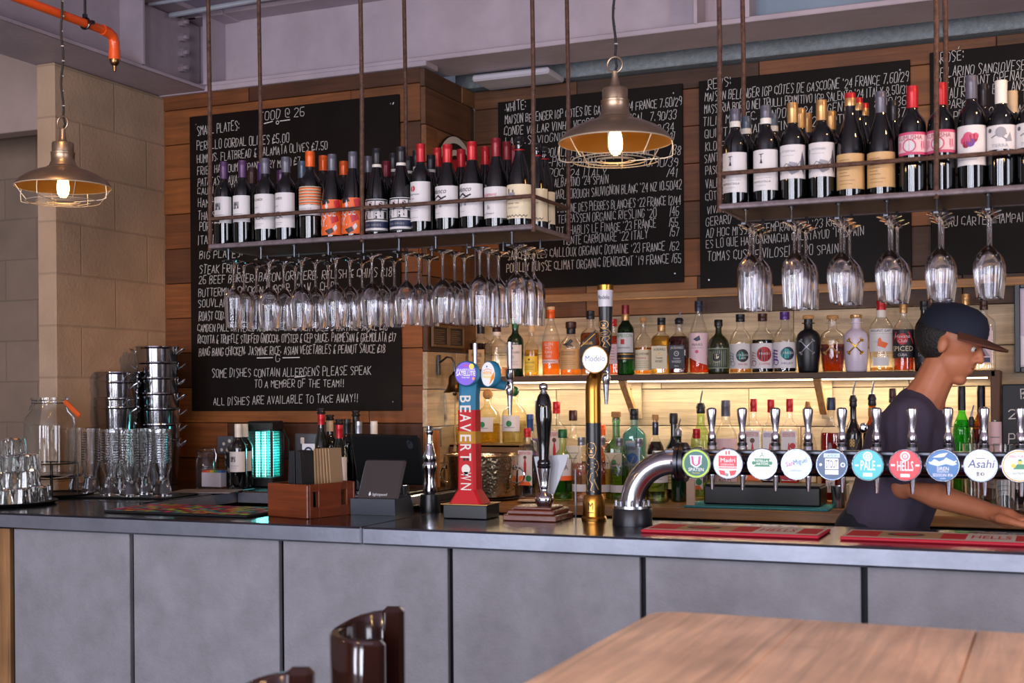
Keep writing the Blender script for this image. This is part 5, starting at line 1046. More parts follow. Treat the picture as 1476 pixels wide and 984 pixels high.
q = atY(687, 700, 5.05); t = thing('ice_tub', 'large hammered metal ice tub with ring handles behind the red beer pillar', 'tub', (q.x, 5.115, ZC + .012))
MB().lathe([(0, .002), (.140, 0), (.146, .006), (.158, .175), (.164, .180), (.162, .184), (.156, .180), (.142, .012), (0, .010)], 40).build('tub_body', M_HAM, t)
for sg in (-1, 1):
    MB().torus((sg * .162, -.02 if sg < 0 else .0, .095), .034, .0035, 20, 8, axis='Y').build('ring_handle', M_CHROME, t)
    MB().box((sg * .158, -.02 if sg < 0 else 0, .128), (.014, .03, .02), 0, .003).build('handle_lug', M_CHROME, t)
tag(MB().lathe([(0, 0), (.15, 0), (.165, .010), (.162, .012), (.15, .006), (0, .006)], 40).build('serving_tray', M_BLACK, None, (q.x, 5.115, ZC + .0005)), 'black round tray under the hammered ice tub', 'tray')
q = atY(762, 703, 5.0); tag(MB().lathe([(0, 0), (.03, 0), (.055, .008), (.054, .010), (.03, .003), (0, .003)], 28).build('saucer', mat('china', '#c9b9a6', .25), None, (q.x, 5.02, ZC + .0005)), 'small pale saucer on the back counter behind the pump handle', 'saucer')
t = thing('brass_bell', 'dark brass bell with a knotted rope hung from the side of the timber corner', 'bell', (XR + .012, 5.17, 1.62))
MB().box((.004, 0, 0), (.008, .03, .09), 0, .003).build('bracket_plate', M_DKSTEEL, t)
M_BELL = mat('dark_brass', '#4a3a28', .32, 1.0)
MB().tube([(.008, 0, .01), (.04, .005, .035), (.062, .006, .032), (.076, .006, .01), (.078, .006, -.03)], .0045, 8).build('bracket_arm', M_DKSTEEL, t)
MB().lathe([(0, -.028), (.008, -.03), (.012, -.04), (.022, -.046), (.027, -.06), (.029, -.085), (.036, -.105), (.050, -.121), (.050, -.124), (.034, -.108), (.026, -.085), (.024, -.06), (0, -.05)], 28, M=Matrix.Translation((.078, .006, 0))).build('bell_cup', M_BELL, t)
MB().ball((.078, .006, -.128), .010, 12, 8).build('clapper', M_BELL, t)
mb = MB().tube([(.078, .006, -.13), (.080, .005, -.22), (.077, .006, -.30), (.079, .006, -.345)], .0035, 8); mb.ball((.079, .006, -.35), .008, 10, 8); mb.tube([(.079, .006, -.35), (.074, .006, -.385)], [.005, .009], 8); mb.ball((.080, .005, -.22), .006, 8, 6)
mb.build('bell_rope', mat('rope', '#a08a68', .9), t)
# drip box on a teal cloth, cream tin, steel cup, cork strip, spoon
p = atY(1016, 700, 5.1); q = atY(1184, 700, 5.1)
t = thing('black_box', 'black low box on the teal cloth under the taps', 'box', ((p.x + q.x) / 2, 5.16, ZC + .0085))
MB().box((0, 0, .038), (q.x - p.x, .16, .076), 0, .006).build('box_body', M_BLACK, t); MB().box((0, 0, .078), (q.x - p.x - .01, .15, .006), 0, .002).build('box_lid', M_BLACKM, t)
p = atZ(1014, 722, ZC); q = atZ(1222, 722, ZC)
tag(MB().box((0, 0, .004), (q.x - p.x, .24, .007), 0, .003).build('folded_cloth', mat('teal_cloth', '#3f9aa0', .9, var=.2, vscale=60, bump=.5, bscale=300), None, ((p.x + q.x) / 2, 5.11, ZC + .0005)), 'folded teal cloth on the back counter under the black box', 'cloth')
p = atY(1220, 715, 5.02); q = atY(1284, 715, 5.02)
t = thing('cream_tin', 'rounded cream storage tin beside the bartender', 'tin', ((p.x + q.x) / 2, 5.08, ZC + .0005))
M_CT = mat('cream_enamel', '#cdb48f', .4)
MB().box((0, 0, .058), (q.x - p.x, .15, .115), 0, .014).build('tin_body', M_CT, t); MB().box((0, 0, .125), (q.x - p.x + .006, .156, .02), 0, .006).build('tin_lid', M_CT, t)
q = atY(1208, 715, 5.05)
tag(MB().lathe([(0, .002), (.022, 0), (.024, .004), (.029, .085), (.028, .085), (.022, .006), (0, .004)], 24).build('steel_cup', M_STEEL, None, (q.x, 5.06, ZC + .009)), 'small steel shaker cup at the end of the teal cloth', 'cup')
a_ = Vector((q.x, 5.06, ZC + .016)); e_ = atY(1243, 622, 4.985)
t = thing('bar_spoon', 'long steel bar spoon leaning in the small steel shaker cup', 'spoon', a_)
MB().tube([(0, 0, 0), tuple((e_ - a_) * .5), tuple(e_ - a_)], .0022, 8).build('twisted_stem', M_CHROME, t)
MB().ball((0, 0, 0), .017, 18, 12, 0, (1, .35, 1.15), Matrix.Translation(e_ - a_ + Vector((.004, 0, .014)))).build('spoon_bowl', M_CHROME, t)
q = atY(994, 710, 5.0); tag(MB().box((0, 0, .055), (.035, .012, .11), 0, .002).build('wooden_ruler', mat('pale_wood_strip', '#c9a88e', .6), None, (q.x, 5.02, ZC + .0005)), 'short pale wooden strip standing under the green badge', 'strip')
# rocks glasses at the far end
tm = MB().lathe([(0, .003), (.028, 0), (.031, .004), (.043, .262), (.0415, .263), (.029, .016), (0, .014)], 28).mesh('tall_glass', TUMG, 50)
for px, lab in ((1405, 'tall clear glass behind the pale blue badge handle'), (1449, 'tall clear glass in front of the snack blackboard')):
    q = atY(px, 660, 5.005); tag(link('tall_glass', tm, None, (q.x, 5.005, ZC + .0005)), lab, 'glass', 'tall glasses at the counter end')
# ------------------------------------------------------------------ beer fonts on the bar
ZB = ZT + .0005
def glow(name, c, s=.30): return mat('lit_' + name, c, .3, emis=c, estr=.06 if name in ('k', 'db', 'nv', 'gr') else s)
LIT = {k: glow(k, c) for k, c in dict(w='#e8e6ea', k='#1a1c22', gn='#0f5a50', ly='#a8c832', r='#d0202c', te='#38b4be', nv='#2c4e78', bl='#2f6aa8', pb='#c4dcec', pk='#b83080', mg='#1d7a52', g='#c89a30', pu='#6a4ac0', o='#e88a2c', gr='#8a9298', y='#e0c040', cr='#e6dcc0', db='#1c3f86').items()}
RIM = mat('badge_rim', '#b8bcc8', .15, 1.0)
def badge_face(mb, order, R, art):
    """art drawn on a lit disc of radius R in the XZ plane facing -Y"""
    def f(off): return lambda x, y: (x * R, -off, y * R)
    for i, o in enumerate(art):
        k = o[0]; c = order.index(o[-1]); fn = f(.0004 + .0003 * i)
        if k == 'c': disc(mb, o[1], o[2], o[3], c, fn, 28)
        elif k == 'o': disc(mb, o[1], o[2], o[3], c, fn, 32, r0=o[4])
        elif k == 't': letters(mb, o[1], o[2], o[3], o[4], c, fn, o[5], o[6], rot=o[7] if len(o) > 8 else 0, bold=.012)
        elif k == 'r': rect(mb, o[1], o[2], o[3], o[4], c, fn)
        elif k == 'p': poly(mb, o[1], c, fn)
        elif k == 'l': line(mb, o[1], o[2], c, fn)
def badge(parent, loc, R, bg, art, depth_=.022, rim=None, rz=0, side=None):
    b = MB().lathe([(0, 0), (R * .7, 0), (R, .004), (R * 1.03, .008), (R * 1.03, depth_ - .003), (R * .98, depth_), (R * .93, depth_)], 40, M=Matrix.Rotation(PI / 2, 4, 'X')).build('badge', side or RIM, parent, loc, (0, 0, rz))
    order = [bg] + sorted({o[-1] for o in art} - {bg})
    mb = MB(); disc(mb, 0, 0, R * .97, 0, lambda x, y: (x, 0, y), 40)
    badge_face(mb, order, R, art); mb.build('badge_face', [LIT[k] for k in order], b, (0, -depth_, 0)); return b
TAPS = [
 ('ly', [('c', 0, 0, .82, 'gn'), ('p', [(-.42, .55), (.42, .55), (.36, -.05), (.1, -.25), (-.1, -.25), (-.36, -.05)], 'w'), ('p', [(-.34, .5), (.34, .5), (.28, .0), (.08, -.16), (-.08, -.16), (-.28, .0)], 'pk'), ('p', [(-.18, .48), (.18, .48), (.12, .0), (.0, -.1), (-.12, .0)], 'w'), ('t', 'SPATEN', 0, -.50, .22, 1.05, 0, 'w'), ('t', 'Munchen', 0, -.66, .10, .5, 0, 'y')]),
 ('w', [('r', -.62, -.30, 1.24, .85, 'r'), ('r', -.15, .6, .1, .25, 'r'), ('r', .05, .62, .1, .25, 'r'), ('t', 'Madri', 0, .12, .26, 1.0, 0, 'w'), ('t', 'EXCEPCIONAL', 0, -.10, .12, .9, 0, 'w'), ('l', [(-.6, -.2), (.6, -.2)], .05, 'w'), ('p', [(-.6, -.4), (-.2, -.45), (-.1, -.8), (-.5, -.7)], 'r'), ('p', [(.1, -.45), (.6, -.4), (.5, -.7), (.2, -.8)], 'r'), ('c', -.05, -.72, .12, 'gr')]),
 ('w', [('r', -.46, -.10, .92, .42, 'mg'), ('l', [(-.5, .34), (.5, .34)], .08, 'mg'), ('l', [(-.5, -.13), (.5, -.13)], .08, 'mg'), ('t', 'STELLA', 0, .14, .15, .8, 0, 'w'), ('t', 'ARTOIS', 0, -.04, .13, .8, 0, 'w'), ('c', -.56, .08, .12, 'mg'), ('c', .56, .08, .12, 'mg'), ('l', [(-.15, .48), (0, .62), (.12, .5)], .05, 'mg'), ('c', 0, .72, .05, 'mg')]),
 ('pb', [('t', 'San', -.40, -.10, .30, .52, 0, 'pk', .25, 'pk'), ('t', 'Miguel', .28, .06, .32, .88, 0, 'db', .25, 'db'), ('t', 'ESPECIAL', 0, -.44, .09, .7, 0, 'gr')]),
 ('nv', [('o', 0, 0, .95, .90, 'bl'), ('r', -.5, .46, 1.0, .26, 'pb'), ('t', 'CAMDEN', 0, .50, .17, .85, 0, 'nv'), ('r', -.42, -.28, .84, .68, 'w'), ('t', 'STOUT', 0, -.20, .50, .74, 0, 'nv'), ('r', -.42, -.62, .84, .28, 'w'), ('c', -.70, .0, .09, 'w'), ('c', .70, .0, .15, 'w'), ('c', .70, .0, .09, 'bl')]),
 ('te', [('c', 0, .55, .29, 'w'), ('o', 0, .55, .2, .15, 'te'), ('t', 'A', 0, .46, .16, .15, 0, 'te'), ('t', 'PALE', 0, -.32, .60, .92, 0, 'w'), ('r', -.78, -.08, .22, .10, 'w'), ('r', .58, -.08, .22, .10, 'w'), ('r', -.28, -.72, .56, .22, 'w')]),
 ('r', [('c', 0, .56, .30, 'w'), ('o', 0, .56, .2, .14, 'r'), ('t', 'A', 0, .47, .16, .15, 0, 'r'), ('t', 'HELLS', 0, -.34, .60, 1.0, 0, 'w'), ('r', -.85, -.06, .24, .12, 'w'), ('r', .62, -.06, .24, .12, 'w'), ('r', -.28, -.74, .56, .20, 'w')]),
 ('bl', [('p', [(-.8, .1), (-.5, .4), (-.1, .2), (.2, .5), (.6, .3), (.85, .1), (.6, .0), (.2, .1), (-.3, -.05)], 'pb'), ('p', [(-.6, .5), (-.2, .7), (.3, .8), (.1, .55), (-.2, .5)], 'w'), ('l', [(-.8, .2), (-.4, .1), (0, .3), (.4, .1), (.8, .3)], .06, 'w'), ('t', 'SIREN', 0, -.30, .22, .72, 0, 'w'), ('t', 'SOUNDWAVE', 0, -.44, .11, .7, 0, 'w'), ('t', 'SESSION IPA', 0, -.68, .18, 1.2, 0, 'w'), ('t', 'CAN', 0, -.83, .07, .3, 0, 'w')]),
 ('pb', [('c', 0, 0, .9, 'w'), ('t', 'Asahi', 0, -.12, .50, 1.5, .18, 'db'), ('r', -.28, .42, .56, .07, 'gr'), ('r', -.26, -.52, .2, .04, 'k'), ('r', -.26, -.44, .2, .04, 'k'), ('r', -.18, -.60, .04, .24, 'k'), ('r', -.26, -.62, .2, .04, 'k'), ('o', .12, -.50, .10, .06, 'k'), ('r', .0, -.6, .03, .2, 'k')]),
 ('w', [('o', 0, 0, .95, .88, 'g'), ('t', 'BIRRA MORETTI', 0, .50, .16, 1.1, 0, 'r'), ('c', .05, .22, .14, 'y'), ('p', [(-.1, .30), (.2, .30), (.12, .42), (.0, .42)], 'mg'), ('p', [(-.35, -.2), (.45, -.2), (.3, .12), (-.1, .12)], 'mg'), ('c', -.32, .02, .14, 'y'), ('t', 'L AUTENTICA', 0, -.52, .14, 1.0, 0, 'mg')])]
t = thing('beer_font', 'long curved steel beer font with ten lit round badges across the bar', 'beer font', (-1.221, 3.81, ZB))
ox, oy, oz = -1.221, 3.81, ZB; ZR = 1.281 - ZB
MB().lathe([(0, 0), (.062, 0), (.062, .048), (.059, .052), (.0, .052)], 36).build('base_collar', mat('dark_collar', '#2a2a2e', .35, .6), t)
mb = MB().lathe([(.036, .052), (.060, .052), (.060, .060), (.036, .060)], 36)
for k in range(8):
    a = 2 * PI * k / 8 + .3; mb.cyl((.050 * math.cos(a), .050 * math.sin(a), .058), (.050 * math.cos(a), .050 * math.sin(a), .072), .006, seg=8); mb.ball((.050 * math.cos(a), .050 * math.sin(a), .073), .0052, 8, 6)
mb.build('bolt_flange', M_STEEL, t)
rb = ZR - .06; pts = [(0, 0, .056)] + [(rb - rb * math.cos(a), 0, .06 + rb * math.sin(a)) for a in [i * PI / 2 / 14 for i in range(15)]] + [(rb + .012, 0, ZR)]
MB().tube(pts, .0375, 28).build('elbow_pipe', mat('polished_pipe', '#c4c2c8', .2, 1.0), t)
for xx in (rb + .010, rb + .026): MB().cyl((xx, 0, ZR), (xx + .012, 0, ZR), .060, seg=32).build('joint_flange', M_DKSTEEL, t)
mb = MB()
for k in range(6): a = 2 * PI * k / 6; mb.cyl((rb + .002, .049 * math.cos(a), ZR + .049 * math.sin(a)), (rb + .044, .049 * math.cos(a), ZR + .049 * math.sin(a)), .006, seg=8)
mb.build('joint_bolt', M_STEEL, t)
MB().cyl((rb + .02, 0, ZR), (1.62, 0, ZR), .036, seg=32).build('rail_pipe', mat('dark_polished_rail', '#4b4750', .12, 1.0), t)
MB().box((.82, 0, ZR + .034), (1.42, .05, .012), 0, .003).build('rail_cap', M_DKSTEEL, t)
badge_px = (1003, 1048.7, 1098.5, 1147.6, 1198.8, 1250.6, 1304.5, 1358.7, 1413.3, 1468.8)
M_HANDLE = mat('tap_chrome', '#c4c0c8', .16, 1.0)
for k, (bg, art) in enumerate(TAPS):
    fixed = []
    for o in art:
        if o[0] == 't' and len(o) > 8: o = (*o[:7], o[8], o[9])
        fixed.append(o)
    p = atY(badge_px[k], 668 + .4 * k, 3.735); x = p.x - ox
    badge(t, (x, -.051, p.z - oz), .0445, bg, fixed)
    MB().cyl((x, -.055, ZR), (x, -.030, ZR), .014, seg=14).build('badge_neck', M_STEEL, t)
    MB().cyl((x, .03, ZR), (x, .105, ZR), .012, seg=14).build('tap_shank', M_STEEL, t)
    mb = MB().lathe([(0, -.03), (.013, -.03), (.015, -.02), (.015, .045), (.012, .05), (0, .05)], 20, M=Matrix.Translation((x, .118, ZR)))
    mb.cyl((x, .118, ZR - .03), (x, .118, ZR - .046), .010, seg=16).build('tap_body', M_STEEL, t)
    MB().lathe([(0, -.09), (.0052, -.09), (.0095, -.046), (0, -.044)], 18, M=Matrix.Translation((x, .118, ZR))).build('tap_nozzle', M_HANDLE, t)
    h = MB().lathe([(0, .046), (.0135, .046), (.0135, .056), (.011, .058), (.0125, .060), (.0125, .082), (.0090, .088), (.0082, .096), (.0120, .122, 3), (.0155, .150, 3), (.0150, .158, 3), (.010, .163), (0, .164)], 20, M=Matrix.Translation((x, .118, ZR))).build('tap_handle', M_HANDLE, t)
    MB().lathe([(.0138, .047), (.0146, .048), (.0146, .055), (.0138, .056)], 20, M=Matrix.Translation((x, .118, ZR))).build('handle_ring', M_BLACK, h)
for k, x in enumerate((1.615,)): MB().lathe([(0, 0), (.062, 0), (.062, .048), (0, .052)], 32, M=Matrix.Translation((x, 0, 0))).build('base_collar', MATS['dark_collar'], t); MB().tube([(x, 0, .05), (x, 0, ZR)], .0375, 28).build('end_pipe', MATS['polished_pipe'], t)

# red, blue and yellow beer pillar with two badges
pf = atZ(637, 747, ZB); pr = atZ(702, 748.5, ZB); fw = pr.x - pf.x; yy = (pf.y + pr.y) / 2
t = thing('beer_pillar', 'red and blue beer pillar with two round badges on a black plinth', 'beer font', ((pf.x + pr.x) / 2, yy + .055, ZB))
MB().box((0, 0, .023), (fw, .11, .046), 0, .003).build('plinth', M_BLACK, t); MB().box((0, 0, .047), (fw + .012, .118, .003)).build('plinth_plate', mat('gold_edge', '#8f6a3a', .3, .8), t)
C = {k: mat('pillar_' + k, c, .5, spec=.3) for k, c in dict(r='#b8161e', b='#2f7898', y='#b58020').items()}
def column(z0, z1, w0, w1, d0, d1, name, m, y0=-.01, y1=-.01):
    mb = MB(); vs = []
    for z, w, d, y in ((z0, w0, d0, y0), (z1, w1, d1, y1)):
        b = .008; a, e = w / 2, d / 2
        vs += [(-a + b, y - e, z), (a - b, y - e, z), (a, y - e + b, z), (a, y + e - b, z), (a - b, y + e, z), (-a + b, y + e, z), (-a, y + e - b, z), (-a, y - e + b, z)]
    fs = [(i, (i + 1) % 8, 8 + (i + 1) % 8, 8 + i) for i in range(8)] + [tuple(range(8))[::-1], tuple(range(8, 16))]
    mb.add(vs, fs, 0, False).build(name, m, t)
column(.049, .095, .118, .066, .085, .06, 'flared_foot', C['r'])
column(.095, .245, .066, .063, .06, .058, 'pillar_lower', C['r'])
column(.245, .285, .063, .062, .058, .058, 'pillar_band', C['y']); column(.285, .355, .062, .062, .058, .058, 'pillar_upper', C['r'])
head = MB(); prof = []
pts = [(-.01, .355), (-.01, .40), (-.005, .43), (.012, .452), (.04, .462), (.07, .455)]
vs = []; n = 12
for i, (y, z) in enumerate(pts):
    a = pts[max(0, i - 1)]; b = pts[min(len(pts) - 1, i + 1)]; tx, tz = b[0] - a[0], b[1] - a[1]; l = math.hypot(tx, tz); ny, nz = -tz / l, tx / l
    ww = (.031, .031, .032, .033, .030, .022)[i]; dd = (.029, .029, .030, .028, .024, .020)[i]
    for k in range(n):
        q = 2 * PI * k / n; cx, cs = math.cos(q), math.sin(q); e = (abs(cx) ** 4 + abs(cs) ** 4) ** -.25
        vs.append((ww * cx * e, y + ny * dd * cs * e, z + nz * dd * cs * e))
head.add(vs, [(i * n + k, i * n + (k + 1) % n, (i + 1) * n + (k + 1) % n, (i + 1) * n + k) for i in range(len(pts) - 1) for k in range(n)] + [tuple(range(len(vs) - n, len(vs)))], 0, True)
head.build('pillar_head', C['b'], t)
mb = MB(); fn = lambda u, v: (v, -.0405, u)       # letters run down the pillar
for i, ch in enumerate('BEAVERTOWN'):
    zc = .392 - i * .0318
    if ch == 'O':
        disc(mb, zc - .008, 0, .0155, 0, fn, 18); rect(mb, zc - .029, -.008, .012, .016, 0, fn)
    else: letters(mb, ch, zc, .0, .038, 0, lambda x, y, zc=zc: (y - .019, -.0405, 2 * zc - x), .0255, bold=.0012)
mb.build('pillar_lettering', mat('cream_lettering', '#ddd6cc', .5), t)
mb = MB(); zc = .392 - 6 * .0318
for s_ in (-1, 1): disc(mb, zc - .008, s_ * .006, .0045, 0, lambda u, v: (v, -.0411, u), 10)
mb.build('skull_eyes', M_BLACKM, t)
disc_m = MB(); disc(disc_m, 0, 0, .014, 0, lambda x, y: (x, y * .0 - .029 + .0, .442 + y * .5), 18, r0=.009); disc_m.build('pillar_mark', mat('salmon_mark', '#c07a68', .5), t)
for px, py, R, bg, rz, art in ((676, 538.5, .0405, 'pu', 0, [('t', 'HAZY', .0, .58, .16, .5, 0, 'r'), ('c', .52, .58, .22, 'y'), ('t', 'BEAVERTOWN', 0, .20, .20, 1.6, 0, 'w'), ('t', 'SATELLITE', 0, -.16, .34, 1.7, 0, 'w'), ('t', 'PALE ALE', 0, -.36, .12, .7, 0, 'w'), ('c', .7, -.4, .12, 'o')]),
                               (711, 539, .0415, 'w', -.55, [('p', [(-.7, -.3), (.7, -.5), (.6, .1), (.2, .3), (-.6, .1)], 'cr'), ('p', [(.2, -.85), (.9, -.3), (.9, .2), (.5, -.2)], 'o'), ('c', -.1, .6, .08, 'nv'), ('t', 'NECK OIL', 0, .0, .24, 1.3, 0, 'o'), ('l', [(-.6, .3), (0, .42), (.6, .3)], .05, 'o'), ('l', [(-.5, -.2), (.5, -.25)], .05, 'y')])):
    p = atY(px, py, yy + .03); badge(t, (p.x - t.location.x, -.022 if not rz else -.012, p.z - ZB), R, bg, art, .028, rz=rz, side=C['b'])
    MB().cyl((p.x - t.location.x, .0, p.z - ZB - .02), (p.x - t.location.x * 1, .012, .45), .010, seg=12).build('badge_neck', C['b'], t)
for px, y0 in ((685, .16), (735, .13)):
    q = atY(px, 560, yy + .055 + y0); x = q.x - t.location.x; zt = .455
    MB().tube([(0, .05, .45), (x * .5, .085, .445), (x, y0 - .035, .432)], [.022, .020, .014], 14).build('tap_arm', C['b'], t)
    MB().cyl((x, y0 - .04, .43), (x, y0, .43), .008, seg=12).build('tap_shank', M_STEEL, t)
    MB().lathe([(0, .40), (.010, .40), (.013, .41), (.013, .45), (.011, .455), (.014, .46), (.014, .485), (.010, .49), (0, .49)], 18, M=Matrix.Translation((x, y0, 0))).build('tap_body', M_CHROME, t)
    MB().lathe([(0, .335), (.0055, .335), (.010, .40), (0, .402)], 16, M=Matrix.Translation((x, y0, 0))).build('tap_nozzle', M_STEEL, t)
    MB().cyl((x, y0, .488), (x, y0, .58), .0075, .0085, 16).build('tap_handle', M_HANDLE, t)

# hand pump on a stepped wooden base
p = atZ(724, 750, ZB); q = atZ(801, 752.5, ZB); w_ = q.x - p.x
t = thing('hand_pump', 'black and chrome hand pump on a stepped red wood base', 'hand pump', ((p.x + q.x) / 2, p.y + .085, ZB))
M_MAH = wood('mahogany', ['#6a2f1a'], rough=.25, knots=False, spec=.5)
MB().box((0, 0, .010), (w_, .165, .020), 0, .003).box((0, 0, .0275), (w_ - .022, .145, .016), 0, .004).box((0, 0, .0395), (w_ - .05, .118, .009), 0, .003).build('wooden_base', M_MAH, t)
cx, cz = atY(784, 700, p.y + .07).x - t.location.x, .044
def at_(pr): return [(r, z + cz) for r, z in pr]
T_ = Matrix.Translation((cx, -.012, 0))
MB().lathe(at_([(0, 0), (.024, 0), (.026, .006), (.030, .016), (.031, .026), (.026, .036), (.014, .044), (.011, .052), (.012, .058), (.016, .062), (.014, .068), (.016, .085), (.020, .112), (.021, .122), (.0, .124)]), 28, M=T_).build('chrome_stem', M_CHROME, t)
MB().lathe(at_([(0, .123), (.022, .123), (.0235, .128), (.021, .133), (.023, .138), (.021, .145), (.017, .150), (.018, .19), (.022, .235), (.0265, .275), (.0275, .295), (.026, .325), (.020, .352), (.014, .362), (0, .363)]), 28, M=T_).build('black_handle', mat('gloss_black', '#08080a', .06, spec=.7, coat=.5), t)
mb = MB().lathe(at_([(0, .362), (.012, .362), (.013, .367), (.008, .371), (0, .372)]), 20, M=T_); mb.ball((cx, -.012, cz + .384), .0145, 18, 12).build('chrome_finial', M_CHROME, t)
MB().prism([(-.062, .075), (.058, .085), (.05, .055), (.0, -.06), (-.035, -.06)], .003, M=Matrix.Translation((cx + .012, .028, .125)) @ Matrix.Rotation(PI / 2, 4, 'X')).build('pump_clip', mat('frosted_plastic', '#aeb0b8', .35), t)
MB().box((cx + .085, .05, .08), (.004, .004, .16)).build('clip_wire', M_DKSTEEL, t)

# gold and black beer post
p = atZ(851, 751, ZB)
t = thing('beer_post', 'gold and black beer post with a white badge and a tall tapered handle', 'beer font', (p.x, p.y + .035, ZB))
M_GOLD = mat('satin_gold', '#b5813a', .28, 1.0); M_POST = mat('post_black', '#17181c', .32)
MB().lathe([(0, 0), (.040, 0), (.041, .008), (.036, .014), (.035, .060), (.033, .075), (.028, .083), (0, .084)], 32).build('gold_base', M_GOLD, t)
MB().cyl((0, 0, .082), (0, 0, .312), .0248, seg=32).build('black_tube', M_POST, t)
zg = .31; zt_ = 1.555 - ZB; rb = .055
q = atY(880, 560, p.y + .20); ang = math.atan2(.09, q.x - p.x)
hy_ = .120; hx_ = atY(873, 470, p.y + .035 + hy_).x - p.x; dirx, diry = hx_ / .13, hy_ / .13
pts = [(0, 0, zg), (0, 0, zt_ - rb)] + [(dirx * (rb - rb * math.cos(a)), diry * (rb - rb * math.cos(a)), zt_ - rb + rb * math.sin(a)) for a in [i * PI / 2 / 8 for i in range(1, 9)]]
MB().tube(pts, [.0247] * 2 + [.0245] * 4 + [.023, .021, .019, .017], 24).build('gold_neck', M_GOLD, t)
def wrapc(r): return lambda u, v: (r * math.sin(u / r), -r * math.cos(u / r), v)
mb = MB(); f_ = wrapc(.0254)
lion = [[(-.012, .245), (-.016, .232), (-.012, .214), (-.004, .202), (.006, .202), (.014, .214), (.017, .232), (.011, .246), (0, .250), (-.012, .245)], [(-.008, .232), (-.004, .230)], [(.004, .230), (.008, .232)], [(0, .226), (-.003, .218), (.004, .218), (0, .226)], [(-.005, .210), (.005, .210)],
        [(-.014, .205), (-.020, .185), (-.010, .178)], [(.010, .200), (.022, .188), (.026, .172), (.020, .160)], [(-.010, .178), (.004, .186), (.016, .180)], [(-.016, .172), (.000, .166), (.012, .172)], [(-.012, .160), (.004, .152), (.016, .158), (.022, .145), (.010, .130), (.018, .112), (.024, .100)], [(-.012, .160), (-.020, .140), (-.012, .120), (-.022, .100), (-.012, .094)], [(.0, .150), (-.006, .130), (.004, .118), (-.002, .098), (.010, .092)]]
for l in lion: line(mb, l, .0022, 0, f_)
mb.build('lion_outline', mat('gold_print', '#d0a062', .4, .4), t)
mb = MB(); letters(mb, 'M', 0, .036, .024, 0, wrapc(.0362), .018, bold=.0006); rect(mb, -.012, .026, .024, .0025, 0, wrapc(.0362), 3); mb.build('base_lettering', M_BLACKM, t)
pb = atY(860, 518, p.y + .02)
badge(t, (pb.x - p.x, -.012, pb.z - ZB), .0435, 'w', [('p', [(math.cos(a) * .93, math.sin(a) * .93) for a in [PI * .12 + i * PI * .76 / 12 for i in range(13)]], 'cr'), ('t', 'Modelo', 0, -.14, .44, 1.55, 0, 'db')], .02, side=M_GOLD)
MB().cyl((pb.x - p.x, -.01, pb.z - ZB - .01), (dirx * .04, diry * .04, zt_ - .01), .010, seg=12).build('badge_neck', M_GOLD, t)
hx, hy = dirx * .13, diry * .13
MB().cyl((dirx * .05, diry * .05, zt_), (hx, hy, zt_), .010, seg=12).build('tap_shank', M_STEEL, t)
MB().lathe([(0, -.035), (.011, -.035), (.014, -.02), (.014, .03), (.011, .035), (.013, .04), (.013, .055), (0, .056)], 18, M=Matrix.Translation((hx, hy, zt_))).build('tap_body', M_CHROME, t)
MB().lathe([(0, -.10), (.0055, -.10), (.010, -.035), (0, -.033)], 16, M=Matrix.Translation((hx, hy, zt_))).build('tap_nozzle', M_STEEL, t)
zh = zt_ + .056; Th = Matrix.Translation((hx, hy, zh)); zend = atY(873, 411, p.y + .035 + hy).z - ZB - zh
h = MB().lathe([(0, 0), (.012, 0), (.0185, .03), (.0235, zend * .70)], 28, M=Th).build('tap_handle', M_POST, t)
MB().lathe([(.0235, zend * .70), (.026, zend * .93)], 28, M=Th).build('handle_top', mat('handle_white', '#cfcbd2', .4), h)
MB().lathe([(.026, zend * .93), (.0262, zend), (.022, zend * 1.01), (0, zend * 1.01)], 28, M=Th).build('handle_cap', M_GOLD, h)
mb = MB(); f2 = lambda u, v: (hx + .0256 * math.sin(u / .0256), hy - .0256 * math.cos(u / .0256) - .0006, zh + v)
letters(mb, 'Modelo', 0, zend * .80, .014, 0, f2, .044); mb.build('handle_lettering', mat('navy_print', '#1c2740', .5), h)
mb = MB(); f3 = lambda u, v: (hx + .023 * math.sin(u / .023), hy - .0235 * math.cos(u / .023) - .0004, zh + .03 + (v - .09) * .55)
for l in lion: line(mb, l, .003, 0, f3)
mb.build('lion_outline', MATS['gold_print'], h)

